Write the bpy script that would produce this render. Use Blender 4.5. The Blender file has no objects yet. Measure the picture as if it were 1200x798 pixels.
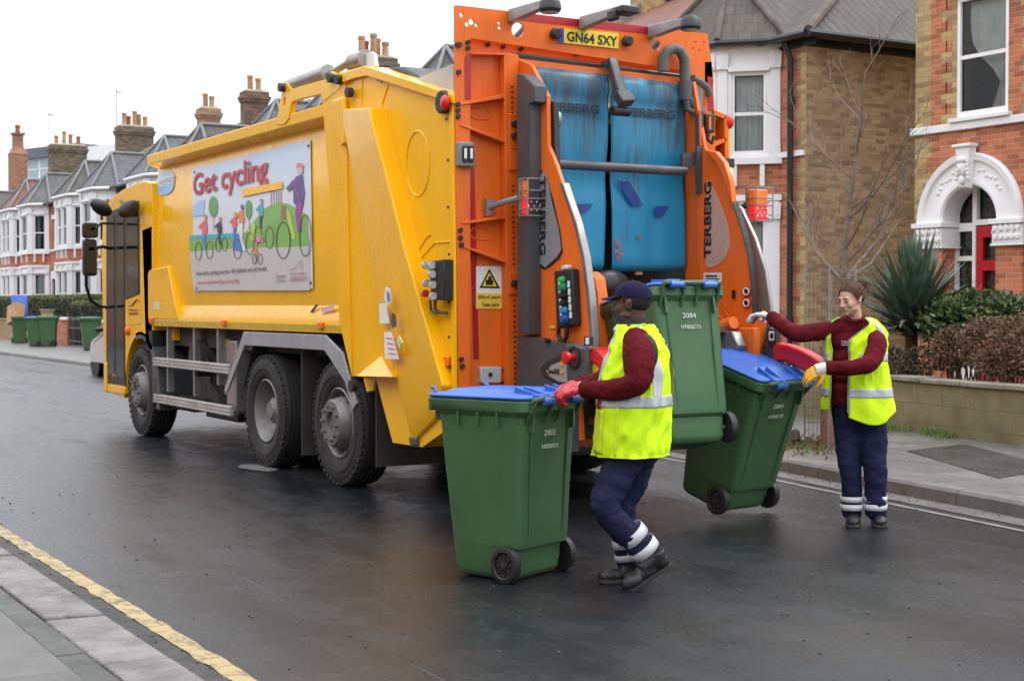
import bpy, bmesh, math, random
from mathutils import Vector, Matrix, noise
from mathutils.geometry import tessellate_polygon
from math import sin, cos, pi, radians, atan, atan2, sqrt
random.seed(7)
scn = bpy.context.scene
# ---------------------------------------------------------------- camera, world, sun, exposure
# street frame: X runs along the street (truck faces +X), Y to the truck's left, Z up
FPX, CAMH = 1757.0, 1.5
PITCH = atan(41 / FPX); YAW = radians(30.4)
CAM = Vector((-9.378, 5.044, CAMH))
CF = Vector((cos(YAW), -sin(YAW), 0)); CR = Vector((-sin(YAW), -cos(YAW), 0))   # horizontal forward / right of the view
cam_d = bpy.data.cameras.new('camera'); cam = bpy.data.objects.new('camera', cam_d)
scn.collection.objects.link(cam); scn.camera = cam
cam_d.sensor_width = 36; cam_d.lens = FPX / 1200 * 36; cam_d.clip_end = 2000; cam_d.clip_start = 0.1
_f = (CF * cos(PITCH) - Vector((0, 0, 1)) * sin(PITCH)).normalized()
cam.location = CAM; cam.rotation_euler = _f.to_track_quat('-Z', 'Y').to_euler()
cam_d.dof.use_dof = True; cam_d.dof.focus_distance = 9.5; cam_d.dof.aperture_fstop = 7.0
w = bpy.data.worlds.new('World'); scn.world = w; w.use_nodes = True
nt = w.node_tree; nt.nodes.clear()
SUN_EL, SUN_AZ = radians(52), radians(200)
sky = nt.nodes.new('ShaderNodeTexSky'); sky.sky_type = 'NISHITA'; sky.sun_disc = False
sky.sun_elevation = SUN_EL; sky.sun_rotation = SUN_AZ; sky.air_density = 1.5; sky.dust_density = 4
tc = nt.nodes.new('ShaderNodeTexCoord'); sep = nt.nodes.new('ShaderNodeSeparateXYZ')
nt.links.new(tc.outputs['Generated'], sep.inputs[0])
cr = nt.nodes.new('ShaderNodeValToRGB'); nt.links.new(sep.outputs['Z'], cr.inputs[0])
e = cr.color_ramp.elements; e[0].position = 0.0; e[0].color = (.93, .95, .98, 1); e[1].position = .9; e[1].color = (2.3, 2.36, 2.48, 1)
nz = nt.nodes.new('ShaderNodeTexNoise'); nz.inputs['Scale'].default_value = 2.2; nz.inputs['Detail'].default_value = 3
nt.links.new(tc.outputs['Generated'], nz.inputs['Vector'])
mr = nt.nodes.new('ShaderNodeMapRange'); mr.inputs[1].default_value = .3; mr.inputs[2].default_value = .7; mr.inputs[3].default_value = 8.6; mr.inputs[4].default_value = 10.6
nt.links.new(nz.outputs['Fac'], mr.inputs[0])
cl = nt.nodes.new('ShaderNodeVectorMath'); cl.operation = 'SCALE'; nt.links.new(cr.outputs[0], cl.inputs[0]); nt.links.new(mr.outputs[0], cl.inputs['Scale'])
mx = nt.nodes.new('ShaderNodeMix'); mx.data_type = 'RGBA'; mx.inputs[0].default_value = .9
nt.links.new(sky.outputs[0], mx.inputs[6]); nt.links.new(cl.outputs[0], mx.inputs[7])
bg = nt.nodes.new('ShaderNodeBackground'); bg.inputs['Strength'].default_value = .11
wo = nt.nodes.new('ShaderNodeOutputWorld')
nt.links.new(mx.outputs[2], bg.inputs[0]); nt.links.new(bg.outputs[0], wo.inputs[0])
sd = bpy.data.lights.new('sun', 'SUN'); sd.energy = 1.0; sd.angle = radians(25); sd.color = (1, .97, .92)
sun = bpy.data.objects.new('sun', sd); scn.collection.objects.link(sun)
_sd = Vector((cos(SUN_EL) * sin(SUN_AZ), cos(SUN_EL) * cos(SUN_AZ), sin(SUN_EL)))
sun.rotation_euler = (-_sd).to_track_quat('-Z', 'Y').to_euler()
vs_ = scn.view_settings
scn.display_settings.display_device = 'sRGB'
vs_.view_transform = 'Standard'; vs_.look = 'None'; vs_.gamma = 1; vs_.use_curve_mapping = False; vs_.exposure = 0.25
scn.render.engine = 'CYCLES'

# ---------------------------------------------------------------- measuring helpers (photo pixel -> point on a real plane)
def _ray(x, y):
    up = (Vector((0, 0, 1)) * cos(PITCH) + CF * sin(PITCH))
    return _f + CR * ((x - 600) / FPX) - up * ((y - 399) / FPX)
def G(x, y, z=0.0):
    r = _ray(x, y); return CAM + r * ((z - CAMH) / r.z)
def S(x, y, v=0.0):
    r = _ray(x, y); return CAM + r * ((v - CAM.y) / r.y)
def B(x, y, u=0.0):
    r = _ray(x, y); return CAM + r * ((u - CAM.x) / r.x)
def D(x, y, d):
    r = _ray(x, y); return CAM + r * (d / r.dot(CF))
def CW(xc, yc, z): return Vector((CAM.x, CAM.y, 0)) + CR * xc + CF * yc + Vector((0, 0, z))

# ---------------------------------------------------------------- materials
MATS = {}
def hexl(c): return c
def mat(name, col, rough=.5, metal=0, var=.12, scale=3.0, bump=0, bscale=60, dirt=0, dirtcol=(.05, .045, .04), dscale=2.5, coat=0, spec=.5, rvar=.1, alpha=1, trans=0, emit=0, streak=False, sheen=0):
    if name in MATS: return MATS[name]
    m = bpy.data.materials.new(name); m.use_nodes = True; n = m.node_tree.nodes; l = m.node_tree.links
    b = n['Principled BSDF']; b.inputs['Metallic'].default_value = metal; b.inputs['Specular IOR Level'].default_value = spec
    b.inputs['Coat Weight'].default_value = coat; b.inputs['Coat Roughness'].default_value = .08
    b.inputs['Alpha'].default_value = alpha; b.inputs['Transmission Weight'].default_value = trans
    if sheen: b.inputs['Sheen Weight'].default_value = sheen
    tc = n.new('ShaderNodeTexCoord'); src = tc.outputs['Object']
    nz = n.new('ShaderNodeTexNoise'); nz.inputs['Scale'].default_value = scale; nz.inputs['Detail'].default_value = 6
    l.new(src, nz.inputs['Vector'])
    r = n.new('ShaderNodeMapRange'); r.inputs[1].default_value = .3; r.inputs[2].default_value = .7; r.inputs[3].default_value = 1 - var; r.inputs[4].default_value = 1 + var
    l.new(nz.outputs['Fac'], r.inputs[0])
    sc = n.new('ShaderNodeVectorMath'); sc.operation = 'SCALE'; sc.inputs[0].default_value = col; l.new(r.outputs[0], sc.inputs['Scale'])
    out = sc.outputs[0]
    if dirt:
        dn = n.new('ShaderNodeTexNoise'); dn.inputs['Scale'].default_value = dscale; dn.inputs['Detail'].default_value = 9; dn.inputs['Roughness'].default_value = .7
        if streak:
            mp = n.new('ShaderNodeMapping'); mp.inputs['Scale'].default_value = (6, 6, .7); l.new(src, mp.inputs[0]); l.new(mp.outputs[0], dn.inputs['Vector'])
        else: l.new(src, dn.inputs['Vector'])
        dr = n.new('ShaderNodeMapRange'); dr.inputs[1].default_value = .48; dr.inputs[2].default_value = .75; dr.inputs[3].default_value = 0; dr.inputs[4].default_value = dirt
        l.new(dn.outputs['Fac'], dr.inputs[0])
        m1 = n.new('ShaderNodeMix'); m1.data_type = 'RGBA'; l.new(dr.outputs[0], m1.inputs[0]); l.new(out, m1.inputs[6]); m1.inputs[7].default_value = (*dirtcol, 1)
        out = m1.outputs[2]
    l.new(out, b.inputs['Base Color'])
    rr = n.new('ShaderNodeMapRange'); rr.inputs[1].default_value = .3; rr.inputs[2].default_value = .7
    rr.inputs[3].default_value = max(.02, rough - rvar); rr.inputs[4].default_value = min(1, rough + rvar)
    n2 = n.new('ShaderNodeTexNoise'); n2.inputs['Scale'].default_value = scale * 2.7; n2.inputs['Detail'].default_value = 5; l.new(src, n2.inputs['Vector'])
    l.new(n2.outputs['Fac'], rr.inputs[0]); l.new(rr.outputs[0], b.inputs['Roughness'])
    if bump:
        bn = n.new('ShaderNodeTexNoise'); bn.inputs['Scale'].default_value = bscale; bn.inputs['Detail'].default_value = 4; l.new(src, bn.inputs['Vector'])
        bp = n.new('ShaderNodeBump'); bp.inputs['Strength'].default_value = bump; bp.inputs['Distance'].default_value = .02
        l.new(bn.outputs['Fac'], bp.inputs['Height']); l.new(bp.outputs[0], b.inputs['Normal'])
    if emit: b.inputs['Emission Color'].default_value = (*col, 1); b.inputs['Emission Strength'].default_value = emit
    MATS[name] = m; return m
def brick_mat(name, c1, c2, mortar, stain=.35, bw=.225, rh=.075, patch=None, staincol=(.05, .045, .04)):
    if name in MATS: return MATS[name]
    m = bpy.data.materials.new(name); m.use_nodes = True; n = m.node_tree.nodes; l = m.node_tree.links
    b = n['Principled BSDF']; b.inputs['Roughness'].default_value = .88
    tc = n.new('ShaderNodeTexCoord'); s = n.new('ShaderNodeSeparateXYZ'); l.new(tc.outputs['Object'], s.inputs[0])
    a = n.new('ShaderNodeMath'); a.operation = 'ADD'; l.new(s.outputs[0], a.inputs[0]); l.new(s.outputs[1], a.inputs[1])
    c = n.new('ShaderNodeCombineXYZ'); l.new(a.outputs[0], c.inputs[0]); l.new(s.outputs[2], c.inputs[1])
    br = n.new('ShaderNodeTexBrick'); br.inputs['Scale'].default_value = 1; br.inputs['Brick Width'].default_value = bw; br.inputs['Row Height'].default_value = rh
    br.inputs['Mortar Size'].default_value = .006; br.inputs['Mortar Smooth'].default_value = .3; br.inputs['Bias'].default_value = 0
    br.inputs['Color1'].default_value = (*c1, 1); br.inputs['Color2'].default_value = (*c2, 1); br.inputs['Mortar'].default_value = (*mortar, 1)
    l.new(c.outputs[0], br.inputs['Vector'])
    # per-brick darkening: a second brick grid in black and white
    b2 = n.new('ShaderNodeTexBrick'); b2.inputs['Scale'].default_value = 1; b2.inputs['Brick Width'].default_value = bw; b2.inputs['Row Height'].default_value = rh
    b2.inputs['Mortar Size'].default_value = .0; b2.inputs['Bias'].default_value = -.45; b2.offset_frequency = 2; b2.squash_frequency = 3
    b2.inputs['Color1'].default_value = (1, 1, 1, 1); b2.inputs['Color2'].default_value = (.35, .33, .32, 1); l.new(c.outputs[0], b2.inputs['Vector'])
    mu = n.new('ShaderNodeMix'); mu.data_type = 'RGBA'; mu.blend_type = 'MULTIPLY'; mu.inputs[0].default_value = .75; l.new(br.outputs['Color'], mu.inputs[6]); l.new(b2.outputs['Color'], mu.inputs[7])
    nz = n.new('ShaderNodeTexNoise'); nz.inputs['Scale'].default_value = .9; nz.inputs['Detail'].default_value = 8; nz.inputs['Roughness'].default_value = .65; l.new(tc.outputs['Object'], nz.inputs['Vector'])
    dr = n.new('ShaderNodeMapRange'); dr.inputs[1].default_value = .42; dr.inputs[2].default_value = .72; dr.inputs[3].default_value = 0; dr.inputs[4].default_value = stain; l.new(nz.outputs['Fac'], dr.inputs[0])
    m1 = n.new('ShaderNodeMix'); m1.data_type = 'RGBA'; l.new(dr.outputs[0], m1.inputs[0]); l.new(mu.outputs[2], m1.inputs[6]); m1.inputs[7].default_value = (*staincol, 1)
    l.new(m1.outputs[2], b.inputs['Base Color'])
    bp = n.new('ShaderNodeBump'); bp.inputs['Strength'].default_value = .5; bp.inputs['Distance'].default_value = .01; bp.invert = True
    l.new(br.outputs['Fac'], bp.inputs['Height']); l.new(bp.outputs[0], b.inputs['Normal'])
    MATS[name] = m; return m
def tile_mat(name, col, var=.5, row=.16, width=.2, moss=.4, mosscol=(.12, .11, .05)):
    if name in MATS: return MATS[name]
    m = bpy.data.materials.new(name); m.use_nodes = True; n = m.node_tree.nodes; l = m.node_tree.links
    b = n['Principled BSDF']; b.inputs['Roughness'].default_value = .7
    uv = n.new('ShaderNodeUVMap')
    br = n.new('ShaderNodeTexBrick'); br.inputs['Scale'].default_value = 1; br.inputs['Brick Width'].default_value = width; br.inputs['Row Height'].default_value = row
    br.inputs['Mortar Size'].default_value = .008; br.inputs['Mortar Smooth'].default_value = .2
    br.inputs['Color1'].default_value = (*col, 1); br.inputs['Color2'].default_value = (*[c * (1 - var) for c in col], 1); br.inputs['Mortar'].default_value = (*[c * .3 for c in col], 1)
    l.new(uv.outputs[0], br.inputs['Vector'])
    nz = n.new('ShaderNodeTexNoise'); nz.inputs['Scale'].default_value = 1.6; nz.inputs['Detail'].default_value = 8; nz.inputs['Roughness'].default_value = .7; l.new(uv.outputs[0], nz.inputs['Vector'])
    dr = n.new('ShaderNodeMapRange'); dr.inputs[1].default_value = .5; dr.inputs[2].default_value = .75; dr.inputs[3].default_value = 0; dr.inputs[4].default_value = moss; l.new(nz.outputs['Fac'], dr.inputs[0])
    m1 = n.new('ShaderNodeMix'); m1.data_type = 'RGBA'; l.new(dr.outputs[0], m1.inputs[0]); l.new(br.outputs['Color'], m1.inputs[6]); m1.inputs[7].default_value = (*mosscol, 1)
    l.new(m1.outputs[2], b.inputs['Base Color'])
    sp = n.new('ShaderNodeSeparateXYZ'); l.new(uv.outputs[0], sp.inputs[0])
    mm = n.new('ShaderNodeMath'); mm.operation = 'MODULO'; mm.inputs[1].default_value = row; l.new(sp.outputs[1], mm.inputs[0])
    # rounded columns of pantiles
    wv = n.new('ShaderNodeMath'); wv.operation = 'SINE'; k = n.new('ShaderNodeMath'); k.operation = 'MULTIPLY'; k.inputs[1].default_value = 2 * pi / width; l.new(sp.outputs[0], k.inputs[0]); l.new(k.outputs[0], wv.inputs[0])
    s2 = n.new('ShaderNodeMath'); s2.operation = 'MULTIPLY'; s2.inputs[1].default_value = .03; l.new(wv.outputs[0], s2.inputs[0])
    ad = n.new('ShaderNodeMath'); ad.operation = 'SUBTRACT'; l.new(s2.outputs[0], ad.inputs[0]); l.new(mm.outputs[0], ad.inputs[1])
    bp = n.new('ShaderNodeBump'); bp.inputs['Strength'].default_value = .9; bp.inputs['Distance'].default_value = .35; l.new(ad.outputs[0], bp.inputs['Height']); l.new(bp.outputs[0], b.inputs['Normal'])
    MATS[name] = m; return m

YEL = mat('yellow_paint', (.90, .475, .001), .25, var=.025, coat=.30, spec=.22, dirt=.16, dirtcol=(.50, .23, .003), dscale=2)
ORG = mat('orange_paint', (.80, .155, .016), .4, var=.07, coat=.05, spec=.35, dirt=.3, dirtcol=(.25, .07, .02), dscale=4, streak=True)
GREY = mat('grey_plastic', (.062, .065, .072), .45, var=.15, dirt=.25, dirtcol=(.2, .18, .16))
DGREY = mat('dark_plastic', (.022, .022, .024), .5, var=.2, dirt=.2, dirtcol=(.09, .08, .07))
BLACK = mat('black_rubber', (.012, .012, .013), .55, var=.2, dirt=.3, dirtcol=(.05, .047, .044), scale=8)
TYRE = mat('tyre_rubber', (.018, .017, .017), .75, var=.2, dirt=.45, dirtcol=(.055, .05, .044), dscale=5)
STEEL = mat('dull_steel', (.32, .31, .30), .42, metal=.6, var=.15, dirt=.6, dirtcol=(.12, .10, .085), dscale=6)
ALU = mat('aluminium', (.50, .49, .47), .45, metal=.45, var=.1, dirt=.55, dirtcol=(.18, .16, .14), dscale=7)
CHAS = mat('chassis_grime', (.030, .028, .027), .75, var=.3, dirt=.6, dirtcol=(.07, .06, .05), dscale=6)
RED = mat('red_plastic', (.62, .012, .014), .35, var=.08)
REDR = mat('red_reflector', (.40, .012, .02), .3, var=.05)
REDL = mat('red_lamp', (.75, .02, .02), .2, emit=.7, var=.0)
AMB = mat('amber_lamp', (.85, .16, .01), .25, var=.0)
WHT = mat('white_sticker', (.78, .78, .76), .45, var=.05, dirt=.15, dirtcol=(.4, .38, .35))
BLK = mat('black_print', (.012, .012, .012), .5, var=.0)
GLASS = mat('dark_glass', (.010, .014, .016), .08, var=.1, rvar=.02, spec=.35)
MIRR = mat('mirror_glass', (.05, .055, .06), .04, metal=1, var=0, rvar=.02)

# ---------------------------------------------------------------- mesh helpers
def V(*a): return Vector(a)
class MB:
    def __init__(s): s.v = []; s.f = []; s.m = []; s.mats = []; s.uv = {}
    def mi(s, m):
        if m not in s.mats: s.mats.append(m)
        return s.mats.index(m)
    def add(s, vs, fs, m=0):
        o = len(s.v); s.v += [Vector(p) for p in vs]
        for f in fs: s.f.append([i + o for i in f]); s.m.append(m)
        return o
    def box(s, a, b, m=0, R=None):
        (x0, y0, z0), (x1, y1, z1) = a, b
        vs = [(x0, y0, z0), (x1, y0, z0), (x1, y1, z0), (x0, y1, z0), (x0, y0, z1), (x1, y0, z1), (x1, y1, z1), (x0, y1, z1)]
        if R is not None: vs = [R @ Vector(p) for p in vs]
        s.add(vs, [(0, 3, 2, 1), (4, 5, 6, 7), (0, 1, 5, 4), (1, 2, 6, 5), (2, 3, 7, 6), (3, 0, 4, 7)], m); return s
    def beam(s, p0, p1, w, h, m=0, up=(0, 0, 1)):
        p0, p1 = Vector(p0), Vector(p1); d = (p1 - p0).normalized(); up = Vector(up)
        x = d.cross(up)
        if x.length < 1e-4: x = d.cross(Vector((1, 0, 0)))
        x.normalize(); y = x.cross(d).normalized()
        vs = [p + x * (a * w / 2) + y * (b * h / 2) for p in (p0, p1) for a, b in ((-1, -1), (1, -1), (1, 1), (-1, 1))]
        s.add(vs, [(0, 3, 2, 1), (4, 5, 6, 7), (0, 1, 5, 4), (1, 2, 6, 5), (2, 3, 7, 6), (3, 0, 4, 7)], m); return s
    def tube(s, pts, r, n=10, m=0, caps=True):
        pts = [Vector(p) for p in pts]; rs = r if isinstance(r, (list, tuple)) else [r] * len(pts)
        vs = []; fs = []; prev = None
        for i, p in enumerate(pts):
            d = (pts[min(i + 1, len(pts) - 1)] - pts[max(i - 1, 0)])
            d = d.normalized() if d.length > 1e-9 else Vector((0, 0, 1))
            if prev is None:
                a = d.cross(Vector((0, 0, 1)))
                if a.length < .05: a = d.cross(Vector((1, 0, 0)))
                a.normalize()
            else:
                a = prev - d * prev.dot(d)
                a.normalize()
            prev = a; b = d.cross(a)
            for k in range(n):
                t = 2 * pi * k / n; vs.append(p + a * (cos(t) * rs[i]) + b * (sin(t) * rs[i]))
        for i in range(len(pts) - 1):
            for k in range(n): k2 = (k + 1) % n; fs.append((i * n + k, i * n + k2, (i + 1) * n + k2, (i + 1) * n + k))
        if caps: fs.append(tuple(range(n))[::-1]); fs.append(tuple((len(pts) - 1) * n + k for k in range(n)))
        s.add(vs, fs, m); return s
    def cyl(s, p0, p1, r, n=20, m=0, r1=None): return s.tube([p0, p1], [r, r if r1 is None else r1], n, m)
    def lathe(s, prof, c, axis, n=32, m=0, arc=None):
        c = Vector(c); ax = Vector(axis).normalized(); a = ax.cross(Vector((0, 0, 1)))
        if a.length < .05: a = ax.cross(Vector((1, 0, 0)))
        a.normalize(); b = ax.cross(a); vs = []; fs = []
        for (d, r) in prof:
            for k in range(n): t = 2 * pi * k / n; vs.append(c + ax * d + a * (cos(t) * r) + b * (sin(t) * r))
        for i in range(len(prof) - 1):
            for k in range(n): k2 = (k + 1) % n; fs.append((i * n + k, i * n + k2, (i + 1) * n + k2, (i + 1) * n + k))
        s.add(vs, fs, m); return s
    def ell(s, c, r, n=14, m=0, R=None):
        c = Vector(c); r = (r, r, r) if not isinstance(r, (tuple, list, Vector)) else r
        vs = [V(0, 0, 1)]; k2 = n // 2
        for i in range(1, k2):
            t = pi * i / k2
            for k in range(n): p = 2 * pi * k / n; vs.append(V(sin(t) * cos(p), sin(t) * sin(p), cos(t)))
        vs.append(V(0, 0, -1)); fs = [(0, 1 + k, 1 + (k + 1) % n) for k in range(n)]
        for i in range(k2 - 2):
            for k in range(n): a = 1 + i * n + k; b = 1 + i * n + (k + 1) % n; fs.append((a, a + n, b + n, b))
        L = len(vs) - 1; o = 1 + (k2 - 2) * n; fs += [(L, o + (k + 1) % n, o + k) for k in range(n)]
        out = []
        for p in vs:
            q = V(p.x * r[0], p.y * r[1], p.z * r[2])
            if R is not None: q = R @ q
            out.append(c + q)
        s.add(out, fs, m); return s
    def capsule(s, p0, p1, r0, r1, n=12, m=0):
        p0, p1 = Vector(p0), Vector(p1)
        L = (p1 - p0).length
        k = 5; pts = []; rs = []
        d = (p1 - p0).normalized() if L > 1e-6 else V(0, 0, 1)
        for i in range(k + 1): t = pi / 2 * i / k; pts.append(p0 - d * (r0 * cos(t))); rs.append(max(1e-4, r0 * sin(t)))
        for i in range(k + 1): t = pi / 2 * i / k; pts.append(p1 + d * (r1 * sin(t))); rs.append(max(1e-4, r1 * cos(t)))
        return s.tube(pts, rs, n, m)
    def plate(s, outer, holes, fr, d0, d1, m=0, mside=None):
        """2D polygon with holes, extruded from d0 to d1 in frame fr=(origin, xdir, ydir, normal)"""
        o, X, Y, N = [Vector(q) for q in fr]; ms = m if mside is None else mside
        def ar(p): return sum(p[i][0] * p[(i + 1) % len(p)][1] - p[(i + 1) % len(p)][0] * p[i][1] for i in range(len(p)))
        outer = list(outer) if ar(outer) > 0 else list(outer)[::-1]
        hs = [list(h) if ar(h) < 0 else list(h)[::-1] for h in holes]
        loops = [[Vector((p[0], p[1], 0)) for p in L] for L in [outer] + hs]
        tris = tessellate_polygon(loops); flat = [p for L in loops for p in L]
        pf = [o + X * p.x + Y * p.y + N * d1 for p in flat]; pb = [o + X * p.x + Y * p.y + N * d0 for p in flat]
        n = len(flat); fs = []
        for t in tris:
            a, b, c = [flat[i] for i in t]
            if (b - a).cross(c - a).z < 0: t = (t[0], t[2], t[1])
            fs.append(tuple(t)); fs.append(tuple(i + n for i in t[::-1]))
        s.add(pf + pb, fs, m)
        k = 0
        for L in loops:
            c = len(L); vs = [pf[k + i] for i in range(c)] + [pb[k + i] for i in range(c)]
            s.add(vs, [(i, i + c, (i + 1) % c + c, (i + 1) % c) for i in range(c)], ms); k += c
        return s
    def loft(s, rings, m=0, closed=True, caps=True):
        n = len(rings[0]); vs = [p for r in rings for p in r]; fs = []
        for i in range(len(rings) - 1):
            for k in range(n if closed else n - 1): k2 = (k + 1) % n; fs.append((i * n + k, i * n + k2, (i + 1) * n + k2, (i + 1) * n + k))
        if caps and closed: fs.append(tuple(range(n))[::-1]); fs.append(tuple((len(rings) - 1) * n + k for k in range(n)))
        s.add(vs, fs, m); return s
    def build(s, name, mats, parent=None, bevel=0, smooth=35, seg=2, loc=None, fixn=True):
        me = bpy.data.meshes.new(name)
        org = Vector(loc) if loc is not None else Vector((0, 0, 0))
        me.from_pydata([p - org for p in s.v], [], s.f)
        if not isinstance(mats, (list, tuple)): mats = [mats]
        for q in mats: me.materials.append(q)
        me.polygons.foreach_set('material_index', s.m); me.validate(); me.update()
        if fixn:
            bm = bmesh.new(); bm.from_mesh(me)
            if len(bm.verts) < 4000 and smooth: bmesh.ops.remove_doubles(bm, verts=bm.verts, dist=1e-5)
            bmesh.ops.recalc_face_normals(bm, faces=bm.faces); bm.to_mesh(me); bm.free()
        if smooth:
            me.polygons.foreach_set('use_smooth', [True] * len(me.polygons)); me.set_sharp_from_angle(angle=radians(smooth))
        o = bpy.data.objects.new(name, me); scn.collection.objects.link(o)
        if parent is not None:
            o.parent = parent
            if loc is None: o.matrix_parent_inverse = Matrix.Identity(4)
        if loc is not None: o.location = org
        if bevel:
            md = o.modifiers.new('bevel', 'BEVEL'); md.width = bevel; md.segments = seg; md.limit_method = 'ANGLE'; md.angle_limit = radians(40); md.harden_normals = False
        return o
def empty(name, label, cat, loc=(0, 0, 0), rz=0, group=None):
    o = bpy.data.objects.new(name, None); scn.collection.objects.link(o); o.location = loc; o.rotation_euler = (0, 0, rz); o.empty_display_size = .2
    return tag(o, label, cat, group)
def tag(o, label=None, cat=None, group=None, kind=None):
    if label: o['label'] = label
    if cat: o['category'] = cat
    if group: o['group'] = group
    if kind: o['kind'] = kind
    return o
def shift(o, root):
    """geometry was written in world coordinates: move it into root's own frame (mesh data only)"""
    M = (Matrix.Translation(root.location) @ root.rotation_euler.to_matrix().to_4x4()).inverted()
    o.data.transform(M); return o
_tc = {}
def text_mesh(st, o, X, Y, width, height, depth=.002, bold=.0, keep=False):
    """returns (verts, faces) of lettering fitted to width x height with origin o lower left"""
    cu = bpy.data.curves.new('t', 'FONT'); cu.body = st; cu.size = 1; cu.extrude = .01; cu.offset = bold; cu.resolution_u = 3
    ob = bpy.data.objects.new('t', cu); scn.collection.objects.link(ob); bpy.context.view_layer.update()
    me = bpy.data.meshes.new_from_object(ob.evaluated_get(bpy.context.evaluated_depsgraph_get()))
    bpy.data.objects.remove(ob); bpy.data.curves.remove(cu)
    vs = [v.co.copy() for v in me.vertices]; fs = [tuple(p.vertices) for p in me.polygons]; bpy.data.meshes.remove(me)
    if not vs: return [], []
    x0 = min(v.x for v in vs); x1 = max(v.x for v in vs); y0 = min(v.y for v in vs); y1 = max(v.y for v in vs)
    X = Vector(X); Y = Vector(Y); N = X.cross(Y).normalized(); o = Vector(o)
    return [o + X * ((v.x - x0) / (x1 - x0) * width) + Y * ((v.y - y0) / (y1 - y0) * height) + N * (depth if v.z > 0 else -depth) for v in vs], fs
def text(name, st, o, X, Y, w, h, m, parent, depth=.002, bold=0):
    vs, fs = text_mesh(st, o, X, Y, w, h, depth, bold); b = MB(); b.add(vs, fs); return b.build(name, m, parent, smooth=0, fixn=False)
def circ(cx, cy, rx, ry=None, n=20, a0=0): ry = rx if ry is None else ry; return [(cx + rx * cos(2 * pi * k / n + a0), cy + ry * sin(2 * pi * k / n + a0)) for k in range(n)]
def remesh(mb, name, mats, parent, vox=.01, smooth=6, noise_amt=0, nscale=12, nfun=None, fac=.6):
    """fuse overlapping shapes into one continuous skin"""
    o = mb.build(name, mats, parent, smooth=0)
    md = o.modifiers.new('r', 'REMESH'); md.mode = 'VOXEL'; md.voxel_size = vox
    sm = o.modifiers.new('s', 'SMOOTH'); sm.iterations = smooth; sm.factor = fac
    bpy.context.view_layer.update()
    me = bpy.data.meshes.new_from_object(o.evaluated_get(bpy.context.evaluated_depsgraph_get()))
    old = o.data; o.modifiers.clear(); o.data = me; bpy.data.meshes.remove(old)
    if noise_amt or nfun:
        me.update(); ns = [v.normal.copy() for v in me.vertices]
        for v, nn in zip(me.vertices, ns):
            d = nfun(v.co) if nfun else noise.fractal(v.co * nscale, .8, 2, 3) * noise_amt
            v.co += nn * d
    me.polygons.foreach_set('use_smooth', [True] * len(me.polygons)); me.update()
    if not me.materials:
        for q in (mats if isinstance(mats, (list, tuple)) else [mats]): me.materials.append(q)
    return o
def split_loose(o):
    """every separate piece of a part becomes an object of its own"""
    me = o.data; n = len(me.vertices); p = list(range(n))
    def find(a):
        while p[a] != a: p[a] = p[p[a]]; a = p[a]
        return a
    for e in me.edges:
        a, c = find(e.vertices[0]), find(e.vertices[1])
        if a != c: p[a] = c
    g = {}
    for f in me.polygons: g.setdefault(find(f.vertices[0]), []).append(f)
    if len(g) < 2: return [o]
    out = []
    for fs in g.values():
        ids = sorted({i for f in fs for i in f.vertices}); mp = {i: k for k, i in enumerate(ids)}; m2 = bpy.data.meshes.new(me.name)
        m2.from_pydata([me.vertices[i].co.copy() for i in ids], [], [[mp[i] for i in f.vertices] for f in fs])
        for q in me.materials: m2.materials.append(q)
        m2.polygons.foreach_set('material_index', [f.material_index for f in fs]); m2.polygons.foreach_set('use_smooth', [f.use_smooth for f in fs]); m2.set_sharp_from_angle(angle=radians(35)); m2.update(); out.append(m2)
    res = [o]
    for m2 in out[1:]:
        c = o.copy(); c.data = m2; scn.collection.objects.link(c); c.parent = o.parent; res.append(c)
    o.data = out[0]; return res
def planar_uv(o):
    me = o.data; uv = me.uv_layers.new(name='UVMap')
    for p in me.polygons:
        n = p.normal; h = n.cross(Vector((0, 0, 1)))
        h = Vector((1, 0, 0)) if h.length < 1e-3 else h.normalized()
        t = h.cross(n).normalized()
        if t.z < 0: t = -t
        for li in p.loop_indices:
            c = me.vertices[me.loops[li].vertex_index].co; uv.data[li].uv = (c.dot(h), c.dot(t))
    return o
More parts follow.
